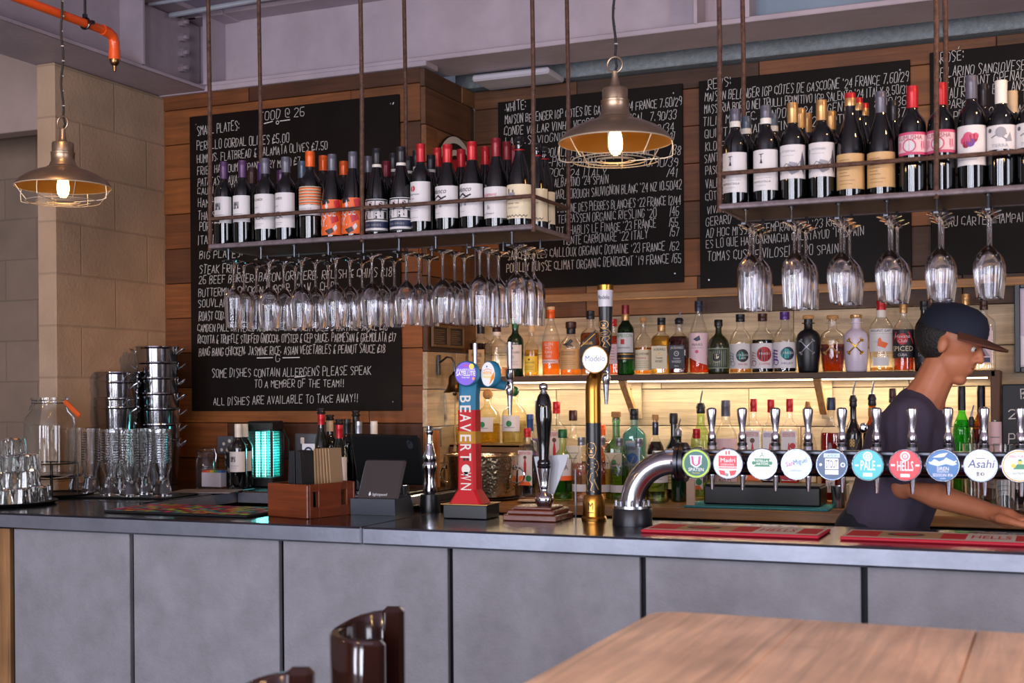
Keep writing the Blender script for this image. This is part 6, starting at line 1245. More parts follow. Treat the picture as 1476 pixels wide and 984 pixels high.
# red bar runners
def runner(label, x0, x1, y0, y1):
    cx, cy_ = (x0 + x1) / 2, (y0 + y1) / 2; w, d = x1 - x0, y1 - y0
    t = thing('bar_runner', label, 'bar mat', (cx, cy_, ZB))
    MB().box((0, 0, .005), (w, d, .010), 0, .004).build('rubber_base', mat('red_rubber', '#c01c34', .5), t)
    order = [mat('runner_red', '#c8171f', .8), mat('runner_tan', '#b58a5c', .85), mat('runner_cream', '#d8c6b4', .8), mat('runner_dark', '#2c2a30', .8)]
    mb = MB(); fn = lambda x, y: (x, y, .0103); f2 = lambda x, y: (x, y, .0107); f3 = lambda x, y: (x, y, .0111)
    rect(mb, -w / 2 + .006, -d / 2 + .006, w - .012, d - .012, 2, fn)
    a, b = -w / 2 + .012, -d / 2 + .03; h = d - .06; W_ = w - .024
    rect(mb, a, b, W_ * .17, h, 0, f2); rect(mb, a + W_ * .17, b, W_ * .33, h, 1, f2); rect(mb, a + W_ * .5, b, W_ * .13, h, 0, f2); rect(mb, a + W_ * .63, b, W_ * .25, h, 2, f2); rect(mb, a + W_ * .88, b, W_ * .12, h, 0, f2)
    disc(mb, a + W_ * .31, 0, .050, 3, f3, 24, ry=.035); disc(mb, a + W_ * .31, 0, .035, 0, lambda x, y: (x, y, .0114), 24, ry=.022)
    letters(mb, 'HELLS', a + W_ * .755, -.035, .07, 0, f3, W_ * .21, bold=.003)
    mb.build('runner_print', order, t); return t
x0 = atZ(916, 770, ZB).x; x1 = atZ(1184, 775, ZB).x; runner('red and tan bar runner in front of the steel pipe base', x0, x1, 3.60, 3.80)
x0 = atZ(1210, 778, ZB).x; runner('red and tan bar runner in front of the bartender', x0, x0 + .52, 3.60, 3.80)

# chrome tap head on its black cup, at the gap in the bar
p = atY(618, 715, 4.05); t = thing('chrome_tap_head', 'chrome turned bottle shaped tap head on a black cup beside the hammered tub', 'tap', (p.x, 4.06, 1.105))
MB().lathe([(0, -.10), (.032, -.10), (.036, -.04), (.036, .0), (.034, .035), (0, .036)], 24).build('black_cup', M_BLACK, t)
MB().lathe([(0, .035), (.021, .036), (.026, .05), (.021, .075), (.020, .11), (.025, .125), (.026, .14), (.021, .15), (.024, .158), (.024, .172), (.017, .19), (.012, .215), (.010, .245), (.0135, .25), (.0135, .258), (.010, .262), (.011, .275), (0, .277)], 28).build('turned_head', M_CHROME, t)
MB().box((0, .09, .02), (.03, .2, .03), 0, .004).build('support_arm', M_BLACK, t)

# wooden caddy with menus
p = atZ(385.6, 743.5, ZB); q = atZ(443, 748, ZB); r_ = atZ(496, 739, ZB)
ax = Vector((q.x - p.x, q.y - p.y, 0)); w_ = ax.length; d_ = .225; rz = math.atan2(ax.y, ax.x)
c_ = Vector((p.x + q.x, p.y + q.y, 0)) / 2 + Vector((-math.sin(rz), math.cos(rz), 0)) * d_ / 2
t = thing('wooden_caddy', 'varnished wooden table caddy holding black and tan menus', 'caddy', (c_.x, c_.y, ZB), rz)
M_CAD = wood('caddy_wood', ['#6e3217'], rough=.28, knots=False, spec=.5); hh = .112
MB().box((0, -d_ / 2 + .006, hh / 2), (w_, .012, hh), 0, .003).build('front_panel', M_CAD, t); MB().box((0, d_ / 2 - .006, hh / 2), (w_, .012, hh), 0, .003).build('back_panel', M_CAD, t)
M_CADY = wood('caddy_wood_side', ['#6a2f16'], rough=.28, grain=(26, 1.2, 26), knots=False, spec=.5)
for sx in (-1, 1):
    mb = MB()
    for y0_, y1_ in ((-d_ / 2 + .012, -.085), (-.060, .045), (.070, d_ / 2 - .012)): mb.box((sx * (w_ / 2 - .006), (y0_ + y1_) / 2, hh / 2), (.012, y1_ - y0_, hh), 0, .001)
    for y in (-.0725, .0575): mb.box((sx * (w_ / 2 - .006), y, .018), (.012, .026, .036)); mb.box((sx * (w_ / 2 - .006), y, hh - .012), (.012, .026, .024))
    mb.build('side_panel', M_CADY, t)
MB().box((0, 0, .006), (w_ - .024, d_ - .024, .010)).build('caddy_base', M_CAD, t); MB().box((0, .03, .045), (w_ - .024, .01, .085)).build('divider', M_CAD, t)
M_CARD = mat('black_card', '#1b1b1f', .7); M_TAN = mat('tan_card', '#a88763', .75)
U = Vector((math.cos(rz), math.sin(rz), 0)); V = Vector((-math.sin(rz), math.cos(rz), 0))
for i in range(9):
    pos = c_ + U * (-.035 + .0085 * i + (.004 if i > 4 else 0)) + V * (-.045); 
    o = MB().box((0, 0, .105), (.003, .085, .205), 0).build('menu_card', M_CARD, None, (pos.x, pos.y, ZB + .013), (0, (.04 - .012 * i), rz + .25)); tag(o, 'tall black menu card standing in the wooden caddy', 'menu', 'black menu cards in the caddy')
for i in range(6):
    pos = c_ + U * (.028 + .0075 * i) + V * (.0 + .008 * i) 
    o = MB().box((0, 0, .107), (.0035, .075, .212), 0).build('menu_card', M_TAN, None, (pos.x, pos.y + .03, ZB + .013), (0, -.03 - .008 * i, rz + .2)); tag(o, 'tall tan menu card standing in the wooden caddy', 'menu', 'tan menu cards in the caddy')

# card terminal
p = atZ(505, 741, ZB); q = atZ(566, 743.5, ZB); w_ = q.x - p.x
t = thing('card_terminal', 'small slanted grey customer display in front of the black till screen', 'payment terminal', ((p.x + q.x) / 2, p.y + .075, ZB), .04)
mb = MB(); a = w_ / 2
mb.add([(-a, -.075, 0), (a, -.075, 0), (a, .075, 0), (-a, .075, 0), (-a, -.078, .055), (a, -.078, .055), (a, .05, .055), (-a, .05, .055)], [(0, 3, 2, 1), (0, 1, 5, 4), (1, 2, 6, 5), (2, 3, 7, 6), (3, 0, 4, 7), (4, 5, 6, 7)], 0, False)
mb.build('terminal_base', mat('terminal_navy', '#232b35', .45), t)
Tt = Matrix.Translation((.008, -.02, .115)) @ Matrix.Rotation(math.radians(-28), 4, 'X')
MB().box((0, 0, 0), (w_ - .012, .016, .152), 0, .007, M=Tt).build('terminal_screen', mat('terminal_grey', '#3d3736', .3, coat=.2), t)
mb = MB(); fn = lambda x, y: Tt @ Vector((x, -.0086, y)); letters(mb, 'lightspeed', .008, -.062, .010, 0, fn, .055); poly(mb, [(-.034, -.058), (-.029, -.064), (-.024, -.058), (-.028, -.050), (-.030, -.046)], 0, fn)
mb.build('terminal_lettering', mat('white_print_lit', '#d8d8dc', .5), t)
MB().box((.02, .1, .014), (.10, .10, .012), 0, .003).build('terminal_stand', M_STEEL, t)
# till screen seen from behind
p = atY(548, 700, 4.55)
t = thing('till_screen', 'large black till screen seen from behind on its stand', 'till', (p.x, 4.66, ZB + .002))
Tt = Matrix.Translation((-.012, -.02, .140)) @ Matrix.Rotation(math.radians(14), 4, 'X') @ Matrix.Rotation(math.radians(-4), 4, 'Z')
MB().box((0, 0, 0), (.33, .018, .21), 0, .009, M=Tt).build('screen_back', mat('till_black', '#08090b', .4), t)
MB().box((0, .010, 0), (.315, .002, .195), 0, 0, M=Tt).build('screen_glass', M_BLACK, t)
mb = MB(); fn = lambda x, y: Tt @ Vector((x, -.0098, y)); disc(mb, .12, .066, .014, 0, fn, 16, ry=.016); disc(mb, .113, .078, .009, 0, fn, 12); mb.build('back_mark', mat('mark_grey', '#3f444e', .35, .5), t)
MB().box((0, .03, .005), (.20, .16, .010), 0, .003).box((0, .02, .05), (.06, .02, .10), 0, .004).build('screen_stand', M_BLACK, t)
for px, lab in ((570, 'small steel spirit measure under the till screen, nearer the caddy'), (585, 'small steel spirit measure under the till screen, nearer the chrome tap head')):
    q = atY(px, 712, 4.63); tag(MB().lathe([(0, .002), (.016, 0), (.020, .038), (.019, .038), (.014, .004), (0, .003)], 20).build('spirit_measure', M_STEEL, None, (q.x, 4.622, ZB)), lab, 'measure', 'spirit measures by the till')
q = atY(606, 690, 4.8); t = thing('chopping_board', 'orange brown wooden chopping board leaning behind the till screen', 'board', (q.x - .02, 4.95, ZB))
MB().box((0, 0, .125), (.075, .018, .25), 0, .008).build('board_plank', wood('board_wood', ['#a5642a'], grain=(26, 26, 1.2), knots=False), t)
q = atY(597, 660, 4.9); o = MB().tube([(0, 0, .12), (.03, -.01, .20), (.055, -.016, .265)], [.009, .010, .012], 12).build('bar_tool', M_CHROME, None, (q.x - .03, 4.88, ZB + .14)); tag(o, 'chrome muddler leaning up behind the till screen', 'bar tool')
o.location.z = ZB - .118

# stoppered wines behind the caddy and till
GW = 'opened wines on the rear counter'
for a in [(463, 597, 4.78, 'burgundy', [('foil', 'red', .86), ('stopper', 'black')], [], 'opened wine with a red neck and grey stopper, first behind the caddy'), (475.5, 606, 4.86, 'bordeaux', [('foil', 'beige', .84), ('stopper', 'black')], [], 'opened wine with a beige neck and grey stopper, second behind the caddy'),
          (489, 612, 4.70, 'burgundy', [('foil', 'red', .80), ('stopper', 'black')], ['vivanco'], 'opened wine with a red neck, grey stopper and script label showing by the caddy'), (500.5, 604, 4.84, 'bordeaux', [('foil', 'black', .80)], [], 'black capped wine just behind the till screen corner'),
          (513, 600, 4.90, 'burgundy', [('foil', 'black', .84), ('stopper', 'black')], [], 'black necked stoppered wine behind the till screen'), (517, 607, 4.80, 'bordeaux', [('foil', 'silver', .80)], [], 'silver white capped wine behind the till screen'), (539, 607, 4.84, 'bordeaux', [('foil', 'white', .80)], [], 'cream capped wine standing alone behind the till screen'),
          (343.2, 611, 4.68, 'bordeaux', [('foil', 'white', .80)], ['house'], 'white capped wine beside the blue insect lamp, nearer the buckets'), (352.5, 611, 4.755, 'bordeaux', [('foil', 'white', .80)], ['house'], 'white capped wine right beside the blue insect lamp')]:
    p = atY(a[0], a[1], a[2]); H = p.z - ZB
    if p.z < 1.3: continue
    bottle(a[6], (p.x, a[2], ZB), a[3], .036, H, M_WINE if a[0] > 500 or a[0] < 400 else mat('olive_wine_glass', '#10130a', .06, spec=.7, coat=.3), a[4], a[5], None, GW, 'wine_bottle', 'wine bottle')

# insect lamp
p = atY(383, 660, 4.86); t = thing('insect_lamp', 'square black insect lamp glowing blue green behind a wire grid', 'insect lamp', (p.x, 4.86, ZB), .12)
w_ = .125; z0, z1 = .045, .245
MB().box((0, 0, .022), (w_, w_, .044), 0, .006).build('lamp_base', M_BLACK, t); MB().box((0, 0, .268), (w_, w_, .046), 0, .008).build('lamp_top', M_BLACK, t)
for sx in (-1, 1):
    for sy in (-1, 1): MB().box((sx * (w_ / 2 - .006), sy * (w_ / 2 - .006), (z0 + z1) / 2), (.009, .009, z1 - z0)).build('corner_post', M_BLACK, t)
mb = MB()
for i in range(17):
    z = z0 + (z1 - z0) * (i + .5) / 17
    for s_ in (-1, 1): mb.box((0, s_ * (w_ / 2 - .004), z), (w_ - .012, .0024, .0024)); mb.box((s_ * (w_ / 2 - .004), 0, z), (.0024, w_ - .012, .0024))
for i in range(8):
    u = -w_ / 2 + .008 + (w_ - .016) * (i + .5) / 8
    for s_ in (-1, 1): mb.box((u, s_ * (w_ / 2 - .004), (z0 + z1) / 2), (.0024, .0024, z1 - z0)); mb.box((s_ * (w_ / 2 - .004), u, (z0 + z1) / 2), (.0024, .0024, z1 - z0))
mb.build('wire_grid', mat('grid_black', '#10161a', .5), t)
for dx in (-.034, 0, .034): MB().cyl((dx, -.01, z0), (dx, -.01, z1), .009, seg=16).build('glow_tube', mat('cyan_tube', '#b8fff0', .4, emis='#8ff5e6', estr=2.0), t)
MB().box((0, .03, (z0 + z1) / 2), (w_ - .02, .003, z1 - z0)).build('reflector_plate', mat('reflector_glow_tint', '#6fd6d0', .5), t)  # cyan glow of the tubes is put into the plate's colour
MB().tube([(.06, .05, .25), (.085, .06, .2), (.078, .07, .13), (.09, .065, .06), (.075, .09, .003)], .003, 6).build('power_cord', M_BLACK, t)
point('insect_lamp_glow', (p.x, 4.84, ZB + .15), 1.0, (.12, .80, .85), .03)

# clip jar, card holder, patterned tin, stack of papers
q = atY(283, 690, 4.72)
t = thing('clip_jar', 'small clear clip top jar on the rear counter behind the card holder', 'jar', (q.x, 4.80, ZB))
MB().lathe([(0, .004), (.048, 0), (.052, .006), (.052, .115), (.042, .135), (.040, .150), (.0385, .150), (.0405, .134), (.050, .114), (.050, .008), (0, .008)], 28).build('jar_body', JARG, t)
MB().lathe([(0, .156), (.042, .152), (.045, .158), (.045, .166), (.03, .172), (0, .174)], 28).build('jar_lid', JARG, t)
MB().torus((0, 0, .150), .044, .0016, 24, 6).build('clip_wire', M_STEEL, t); MB().tube([(.046, -.01, .17), (.058, -.012, .14), (.054, -.012, .11)], .0018, 6).build('clip_lever', M_STEEL, t)
q = atY(281, 700, 4.55)
t = thing('card_holder', 'clear acrylic holder with white cards topped by rainbow tabs', 'card holder', (q.x, 4.70, ZB), -.05)
MB().box((0, 0, .045), (.14, .07, .09), 0, .004).build('acrylic_tray', JARG, t)
MB().box((-.008, -.004, .038), (.105, .04, .062), 0, .001).build('white_cards', mat('white_card', '#cfc6d2', .6), t)
for i, c in enumerate(('#c43a2a', '#d8682a', '#d8b03a', '#4a9a4a', '#3a6ab0')): MB().box((-.050 + .021 * i, -.004, .074), (.0205, .03, .010)).build('rainbow_tab', mat('tab_%d' % i, c, .6), t)
q = atY(318, 690, 4.75)
t = thing('patterned_tin', 'black and white patterned tin holding dark pods on the rear counter', 'tin', (q.x, 4.86, ZB))
mp_, N_, L_, b_ = newmat('floral_print'); tc_ = N_.new('ShaderNodeTexCoord'); nz = N_.new('ShaderNodeTexNoise'); nz.inputs['Scale'].default_value = 55; L_.new(tc_.outputs['Object'], nz.inputs['Vector']); rp = N_.new('ShaderNodeValToRGB'); rp.color_ramp.interpolation = 'CONSTANT'; rp.color_ramp.elements[0].color = lin('#101014'); rp.color_ramp.elements[1].position = .56; rp.color_ramp.elements[1].color = lin('#a8a4a8'); L_.new(nz.outputs['Fac'], rp.inputs[0]); L_.new(rp.outputs[0], b_.inputs['Base Color'])
MB().lathe([(0, .002), (.042, 0), (.046, .15), (.044, .15), (.040, .006), (0, .005)], 28).build('tin_body', mp_, t)
R_ = random.Random(8); M_POD = mat('dark_pod', '#3a2820', .7, var=.4, vscale=40)
for i in range(9): a = R_.uniform(0, 6.28); MB().ball((R_.uniform(0, .03) * math.cos(a), R_.uniform(0, .03) * math.sin(a), .158 + R_.uniform(0, .03)), R_.uniform(.010, .016), 10, 7).build('seed_pod', M_POD, t)
q = atY(314, 642, 5.0); t = thing('grey_socket_box', 'grey box with white spots on the timber wall behind the patterned tin', 'socket', (q.x, YF - .004, q.z))
MB().box((0, -.012, 0), (.085, .024, .085), 0, .005).build('box_plate', mat('grey_box', '#555a66', .5), t)
mb = MB(); fn = lambda x, z: (x, -.0246, z)
for x, z in ((-.004, .006), (-.016, -.022), (.016, -.022), (.028, .02)): disc(mb, x, z, .008, 0, fn, 12)
mb.build('white_spot', M_WHITEP, t)
p = atZ(252, 717, ZB); q = atZ(330, 712, ZB)
for i in range(1): tag(MB().box((0, 0, .003), (.26, .17, .006), 0, .001).build('paper_pad', mat('printed_pad', '#6f686c', .7, var=.3, vscale=50), None, (-3.32, 4.50, ZB), (0, 0, .3)), 'thin printed paper pad lying at the inner corner of the counter', 'paper pad')
q = atY(430, 650, 4.6); t = thing('table_card', 'small white card with a dark arch mark behind the menus', 'card', (q.x, 4.68, ZB))
MB().box((0, 0, .10), (.062, .003, .20), 0).build('card_sheet', mat('card_white', '#cfd2da', .6), t); MB().box((0, .01, .006), (.062, .05, .012), 0, .002).build('card_foot', M_BLACK, t)
mb = MB(); disc(mb, 0, .165, .022, 0, lambda x, z: (x, -.002, z), 24, r0=.014); mb.build('arch_mark', mat('mark_navy', '#232a48', .5), t)

# coloured bar mat
p = atZ(155, 738, ZB); q = atZ(345, 747, ZB)
t = thing('bar_mat', 'black rubber bar mat printed with bright coloured dashes beside the caddy', 'bar mat', (-2.80, 3.755, ZB), .0)
MB().box((0, 0, .004), (.60, .30, .008), 0, .003).build('rubber_base', M_BLACKM, t)
cols = [mat('dash_' + n, c, .6) for n, c in dict(pink='#e83a74', yellow='#f0d04a', teal='#6fb4b4', red='#dc2c34', orange='#f07a34', lime='#bcd048').items()]
mb = MB(); R_ = random.Random(12)
for i in range(15):
    for j in range(9):
        if R_.random() < .97:
            x, y = -.28 + i * .0395 + R_.uniform(-.008, .008), -.132 + j * .032 + R_.uniform(-.005, .005); l = R_.uniform(.015, .021); s_ = R_.uniform(-.5, .5)
            poly(mb, [(x - l, y - .010), (x + l * .8, y - .012 + s_ * .006), (x + l, y + .009), (x - l * .9, y + .012 + s_ * .006)], R_.randrange(6), lambda a, b: (a, b, .0084))
mb.build('printed_dashes', cols, t)

# glassware on the end of the bar
tray = lambda k=1: MB().lathe([(0, 0), (.19 * k, 0), (.206 * k, .012), (.201 * k, .014), (.188 * k, .006), (0, .006)], 40)
p = atZ(10, 730, ZB); tc_x, tc_y = -3.72, 3.76
tag(tray().build('round_tray', M_BLACK, None, (tc_x, tc_y, ZB)), 'black round tray under the pyramid of tumblers', 'tray')
tum = MB().lathe([(0, .060), (.019, .061), (.022, .058), (.0245, .035), (.0285, .0), (.0275, .0), (.0235, .035), (.0205, .054), (0, .055)], 10).mesh('tumbler', TUMG, 20)
for i, poly_ in enumerate(tum.polygons): poly_.use_smooth = False
k = 0; LV = ['bottom', 'second', 'third', 'top']
for lv, (rad, n_) in enumerate(((.165, 0), (.145, 0), (.120, 0), (.06, 0))):
    for ix in range(-4, 5):
        for iy in range(-4, 5):
            x = (ix + .5 * (iy % 2)) * .0585; y = iy * .0507
            if math.hypot(x, y) > rad: continue
            pt = Vector((tc_x + x + .004 * lv, tc_y + y, ZB + .0065 + lv * .0612))
            u = pt - Vector((0, 0, CH)); px = 738 + CF * u.dot(RGT) / u.dot(FWD)
            if px < -25: continue
            tag(link('tumbler', tum, None, pt, (0, 0, random.uniform(0, 1))), f'upturned faceted glass tumbler in the {LV[lv]} layer of the pyramid', 'tumbler', f'tumblers in the {LV[lv]} layer'); k += 1
tag(tray(.74).build('round_tray', M_BLACK, None, (atY(80, 700, 4.13).x, 4.13, ZB)), 'black round tray under the wire stand of the glass jar', 'tray')
p = atY(72, 700, 4.15)
t = thing('drinks_jar', 'large clear glass drinks jar with a clip neck on a black wire stand', 'jar', (atY(72, 650, 4.13).x, 4.13, ZB + .0065))
MB().lathe([(0, .075), (.085, .07), (.098, .08), (.102, .12), (.102, .28), (.097, .315), (.075, .34), (.070, .352), (.070, .385), (.075, .388), (.075, .398), (.066, .398), (.066, .352), (.071, .338), (.093, .313), (.098, .28), (.098, .12), (.094, .086), (0, .082)], 36).build('jar_body', TUMG, t)
MB().torus((0, 0, .375), .0735, .002, 28, 6).build('neck_wire', M_STEEL, t); MB().tube([(-.072, -.01, .375), (-.088, -.012, .365), (-.098, -.012, .345)], .002, 6).build('clip_lever', M_STEEL, t)
mb = MB()
for z in (.068, .128): mb.torus((0, 0, z), .107, .003, 32, 6)
for a in (-.75, .75, 2.3, -2.3): mb.tube([(.107 * math.cos(a), .107 * math.sin(a), .0), (.107 * math.cos(a), .107 * math.sin(a), .13)], .003, 6)
mb.build('wire_stand', M_BLACK, t)
MB().box((.135, -.02, .352), (.10, .014, .020), 0, .005, M=Matrix.Translation((.0, 0, .0)) @ Matrix.Translation((.135, -.02, .352)) @ Matrix.Rotation(math.radians(38), 4, 'Y') @ Matrix.Translation((-.135, .02, -.352))).build('orange_lever', mat('orange_plastic', '#c8501c', .4), t)
t.children[-1]['label'] = 'bright orange lever'

def ribbed():
    pr = [(0, .004), (.036, 0), (.039, .003), (.036, .02), (.0265, .06), (.0245, .075), (.028, .095), (.036, .118), (.0375, .13)]
    z = .13
    while z < .255: pr += [(.0375, z + .001), (.0362, z + .005), (.0375, z + .009)]; z += .010
    pr += [(.0378, .268), (.0362, .268), (.0352, .13), (.030, .11), (.022, .085), (.021, .07), (0, .06)]
    return MB().lathe(pr, 28).mesh('ribbed_glass', TUMG, 25)
rg = ribbed(); nm = ['first', 'second', 'third', 'fourth', 'fifth', 'sixth', 'seventh', 'eighth']
for k, (px, Y) in enumerate(((112, 4.30), (131, 4.22), (158.5, 4.16), (187, 4.14), (207, 4.26), (234, 4.20), (172, 4.30))):
    q = atY(px, 700, Y); tag(link('ribbed_glass', rg, None, (q.x, Y, ZB + .0065), (0, 0, k)), f'tall clear waisted glass with a ribbed upper half, {nm[k] + " along from the drinks jar" if k < 6 else "standing behind the third one"}', 'glass', 'tall ribbed glasses on the bar end')
tag(MB().box((0, 0, .003), (.43, .26, .006), 0, .003).build('glass_mat', M_BLACK, None, (-3.475, 4.235, ZB), (0, 0, .12)), 'black rubber mat under the tall ribbed glasses', 'mat')

# champagne buckets
def bucket_mesh():
    b = MB().lathe([(0, .004), (.072, 0), (.076, .004), (.082, .06), (.094, .198), (.099, .205), (.0985, .210), (.094, .207), (.090, .19), (.078, .06), (.072, .010), (0, .010)], 36)
    return b.mesh('bucket_body', mat('bucket_steel', '#a9a8ad', .12, 1.0), 30)
bk = bucket_mesh()
def one_bucket(label, x, y, z, rz, grp):
    t = thing('champagne_bucket', label, 'bucket', (x, y, z), rz, grp)
    link('bucket_body', bk, t)
    for sg in (-1, 1):
        MB().tube([(sg * .093, -.02, .175), (sg * .112, -.022, .190), (sg * .124, -.012, .200), (sg * .124, .012, .200), (sg * .112, .022, .190), (sg * .093, .02, .175)], .003, 8).build('side_handle', M_STEEL, t)
pa = atY(226, 560, 4.80); ZR1 = 1.7185
for i in range(7):
    one_bucket(f'steel champagne bucket in the tall stack, {["lowest", "second up", "third up", "fourth up", "fifth up", "sixth up", "topmost"][i]}', pa.x - .002 * i, 4.82, ZB + (ZR1 - .210 - ZB) * i / 6, .35 + .12 * (i % 3), 'steel buckets in the tall stack')
pa = atY(173, 560, 4.66)
for i, zr in enumerate((1.296, 1.447, 1.486, 1.560, 1.601)):
    one_bucket(f'steel champagne bucket in the shorter stack, {["lowest", "second up", "third up", "fourth up", "topmost"][i]}', pa.x + (.004 if i > 2 else 0), 4.64, zr - .210, -.35 + .3 * (i % 2), 'steel buckets in the shorter stack')
# ------------------------------------------------------------------ pendant lamps
M_INNER = mat('lamp_inner', '#c98a3a', .35, .7); M_CAGE = mat('cage_wire', '#d8c8ac', .45, .5)
M_BULB = mat('bulb_glow', '#fff2d0', .3, emis='#ffcf86', estr=16)
M_TWIST = mat('twisted_flex', '#23201f', .8, var=.8, vscale=160)
def pendant(label, px, py, Y):
    p = atY(px, py, Y); t = thing('pendant_lamp', label, 'lamp', (p.x, Y, p.z))
    MB().lathe([(.170, .0), (.172, .003), (.171, .007), (.158, .024), (.130, .044), (.095, .060), (.068, .068), (.060, .070), (.058, .074), (.050, .078), (.046, .088), (.042, .096), (.042, .122), (.0435, .124), (.0435, .128), (.039, .131), (.039, .160), (.036, .165), (.018, .169), (.014, .176), (.010, .20), (.010, .212), (0, .214)], 48).build('lamp_shade', M_BRASSY, t)
    MB().lathe([(.1695, .001), (.156, .021), (.128, .041), (.093, .057), (.060, .066), (.034, .085), (.034, .12), (0, .122)], 48).build('shade_lining', M_INNER, t)
    mb = MB()
    for i in range(8):
        a = i * PI / 4 + .2; ca, sa = math.cos(a), math.sin(a)
        if i % 2 == 0: mb.tube([(.171 * ca, .171 * sa, .002), (.174 * ca, .174 * sa, -.022), (.172 * ca, .172 * sa, -.046), (.150 * ca, .150 * sa, -.052), (.045 * ca, .045 * sa, -.056)], .0016, 6)
        else: mb.tube([(.171 * ca, .171 * sa, .002), (.150 * ca, .150 * sa, -.03), (.132 * ca, .132 * sa, -.052)], .0016, 6)
    for R_ in (.132, .095, .060, .045): mb.torus((0, 0, -.053), R_, .0017, 40, 6)
    mb.torus((0, 0, .001), .1715, .002, 48, 6); mb.build('wire_guard', M_CAGE, t)
    MB().cyl((0, 0, .05), (0, 0, .122), .017, seg=18).build('bulb_holder', M_BLACK, t)
    MB().lathe([(0, -.038), (.012, -.036), (.020, -.022), (.0225, -.002), (.020, .02), (.014, .042), (.013, .052), (0, .054)], 22).build('bulb', M_BULB, t)
    MB().torus((0, 0, .237), .024, .0032, 28, 8, axis='Y').build('hanging_ring', M_BRASSY, t)
    MB().box((0, 0, .214), (.014, .014, .012), 0, .003).build('ring_lug', M_BRASSY, t)
    zt = 3.31 - p.z; mb = MB(); n = 26
    mb.tube([(.0035 * math.sin(i * 1.1), .003 * math.cos(i * .8), .258 + (zt - .258) * i / n) for i in range(n + 1)], .0042, 8); mb.tube([(0, 0, .21), (.004, .008, .235), (0, .003, .262)], .0042, 8)
    mb.build('flex', M_TWIST, t)
    mb = MB()
    k = .30
    while k < zt: mb.torus((.0035 * math.sin((k - .258) / (zt - .258) * n * 1.1), .003, k), .0046, .0022, 8, 5); k += .055
    mb.build('flex_fleck', mat('flex_white', '#b9b2b0', .8), t)
    MB().lathe([(0, zt), (.05, zt), (.05, zt - .015), (.02, zt - .03), (0, zt - .03)], 24).build('ceiling_rose', M_BRASSY, t)
    point('pendant_bulb_light', (p.x, Y, p.z - .012), 9.5, (1.0, .60, .24), .022)
    return t
pendant('lit aged metal pendant lamp with a wire guard, hanging in front of the block pillar', 91, 270, 3.72)
pendant('lit aged metal pendant lamp with a wire guard, hanging between the two wine racks', 887, 206, 3.72)

# ------------------------------------------------------------------ orange sprinkler pipe
t = thing('sprinkler_pipe', 'bright orange sprinkler pipe with a downturned brass head under the ceiling beam', 'pipe', (-3.4, 3.95, 2.91))
M_OR = mat('orange_pipe', '#d4501a', .35, coat=.2)
MB().tube([(0, -4.2, .0), (0, .03, 0)], .0165, 16).build('pipe_run', M_OR, t)
MB().tube([(0, .02, 0), (0, .055, -.002), (0, .078, -.012), (0, .088, -.034), (0, .089, -.065)], .0205, 18).cyl((0, .089, -.06), (0, .089, -.10), .0225, seg=20).build('elbow', M_OR, t)
MB().lathe([(0, -.145), (.006, -.145), (.008, -.125), (.015, -.118), (.019, -.110), (.019, -.098), (0, -.097)], 16, M=Matrix.Translation((0, .089, 0))).build('sprinkler_head', mat('sprinkler_brass', '#8a6a48', .3, 1.0), t)
mb = MB().cyl((0, -.075, .018), (0, -.075, .39), .005, seg=10); mb.tube([(.021 * math.cos(a), -.075, .021 * math.sin(a)) for a in [i * PI / 8 for i in range(16)]], .0045, 6, closed=True); mb.box((.03, -.075, .0), (.02, .016, .012)); mb.cyl((0, -.075, .022), (0, -.075, .034), .010, seg=6)
mb.build('pipe_hanger', M_DKSTEEL, t)

# ------------------------------------------------------------------ bartender
def blob(parts):
    mb = MB()
    for q in parts:
        if q[0] == 'b': mb.ball(q[1], q[2], 18, 12, 0, q[3] if len(q) > 3 else (1, 1, 1), q[4] if len(q) > 4 else None)
        else:
            pts, rs = q[1], q[2]; M_ = q[3] if len(q) > 3 else None
            mb.tube(pts, rs, 12, M=M_)
            for p, r in zip(pts, rs): mb.ball(p, r, 12, 8, M=M_)
    return mb
def skin(o, vox, it=6, fac=.5):
    r = o.modifiers.new('join', 'REMESH'); r.mode = 'VOXEL'; r.voxel_size = vox; r.use_smooth_shade = True
    s = o.modifiers.new('smooth', 'SMOOTH'); s.factor = fac; s.iterations = it
M_SKIN = mat('skin', '#b56f4e', .5, spec=.4, var=.06, vscale=14); M_TEE = mat('dark_tee', '#453b4c', .9, var=.12, vscale=12, bump=.2, bscale=120)
M_TROU = mat('dark_trousers', '#1c1d26', .9); M_HAIR = mat('dark_hair', '#17110e', .6, var=.3, vscale=90, bump=.6, bscale=160); M_CAP = mat('navy_cap', '#171a2b', .85)
PO = Vector((-.50, 4.33, 0))
def L_(w): return tuple(Vector(w) - PO)
wr = L_(atY(1427, 738, 4.02)); hc_ = L_(atY(1452, 746, 3.985)); el = L_(atY(1303, 700, 4.16))
shR, shL = (.075, -.185, 1.405), (.055, .185, 1.41)
HD = Matrix.Translation((.172, -.01, 1.635)) @ Matrix.Rotation(math.radians(18), 4, 'Y') @ Matrix.Rotation(math.radians(-8), 4, 'Z')
fing = []
hv = Vector(hc_); zt_ = ZT + .010
for i, (dy, ln, out) in enumerate(((-.030, .066, .0), (-.010, .078, .008), (.011, .073, .007), (.030, .058, -.004))):
    a = hv + Vector((.040 + out, dy, -.004)); b = a + Vector((ln * .42, dy * .18, .006)); c = b + Vector((ln * .32, dy * .12, -.010)); d = c + Vector((ln * .26, dy * .08, -.012))
    for k in (b, c, d): k.z = max(k.z, zt_)
    fing.append(('t', [tuple(hv + Vector((-.01, dy * .7, 0))), tuple(a), tuple(b), tuple(c), tuple(d)], [.011, .0105, .0095, .0088, .0076]))
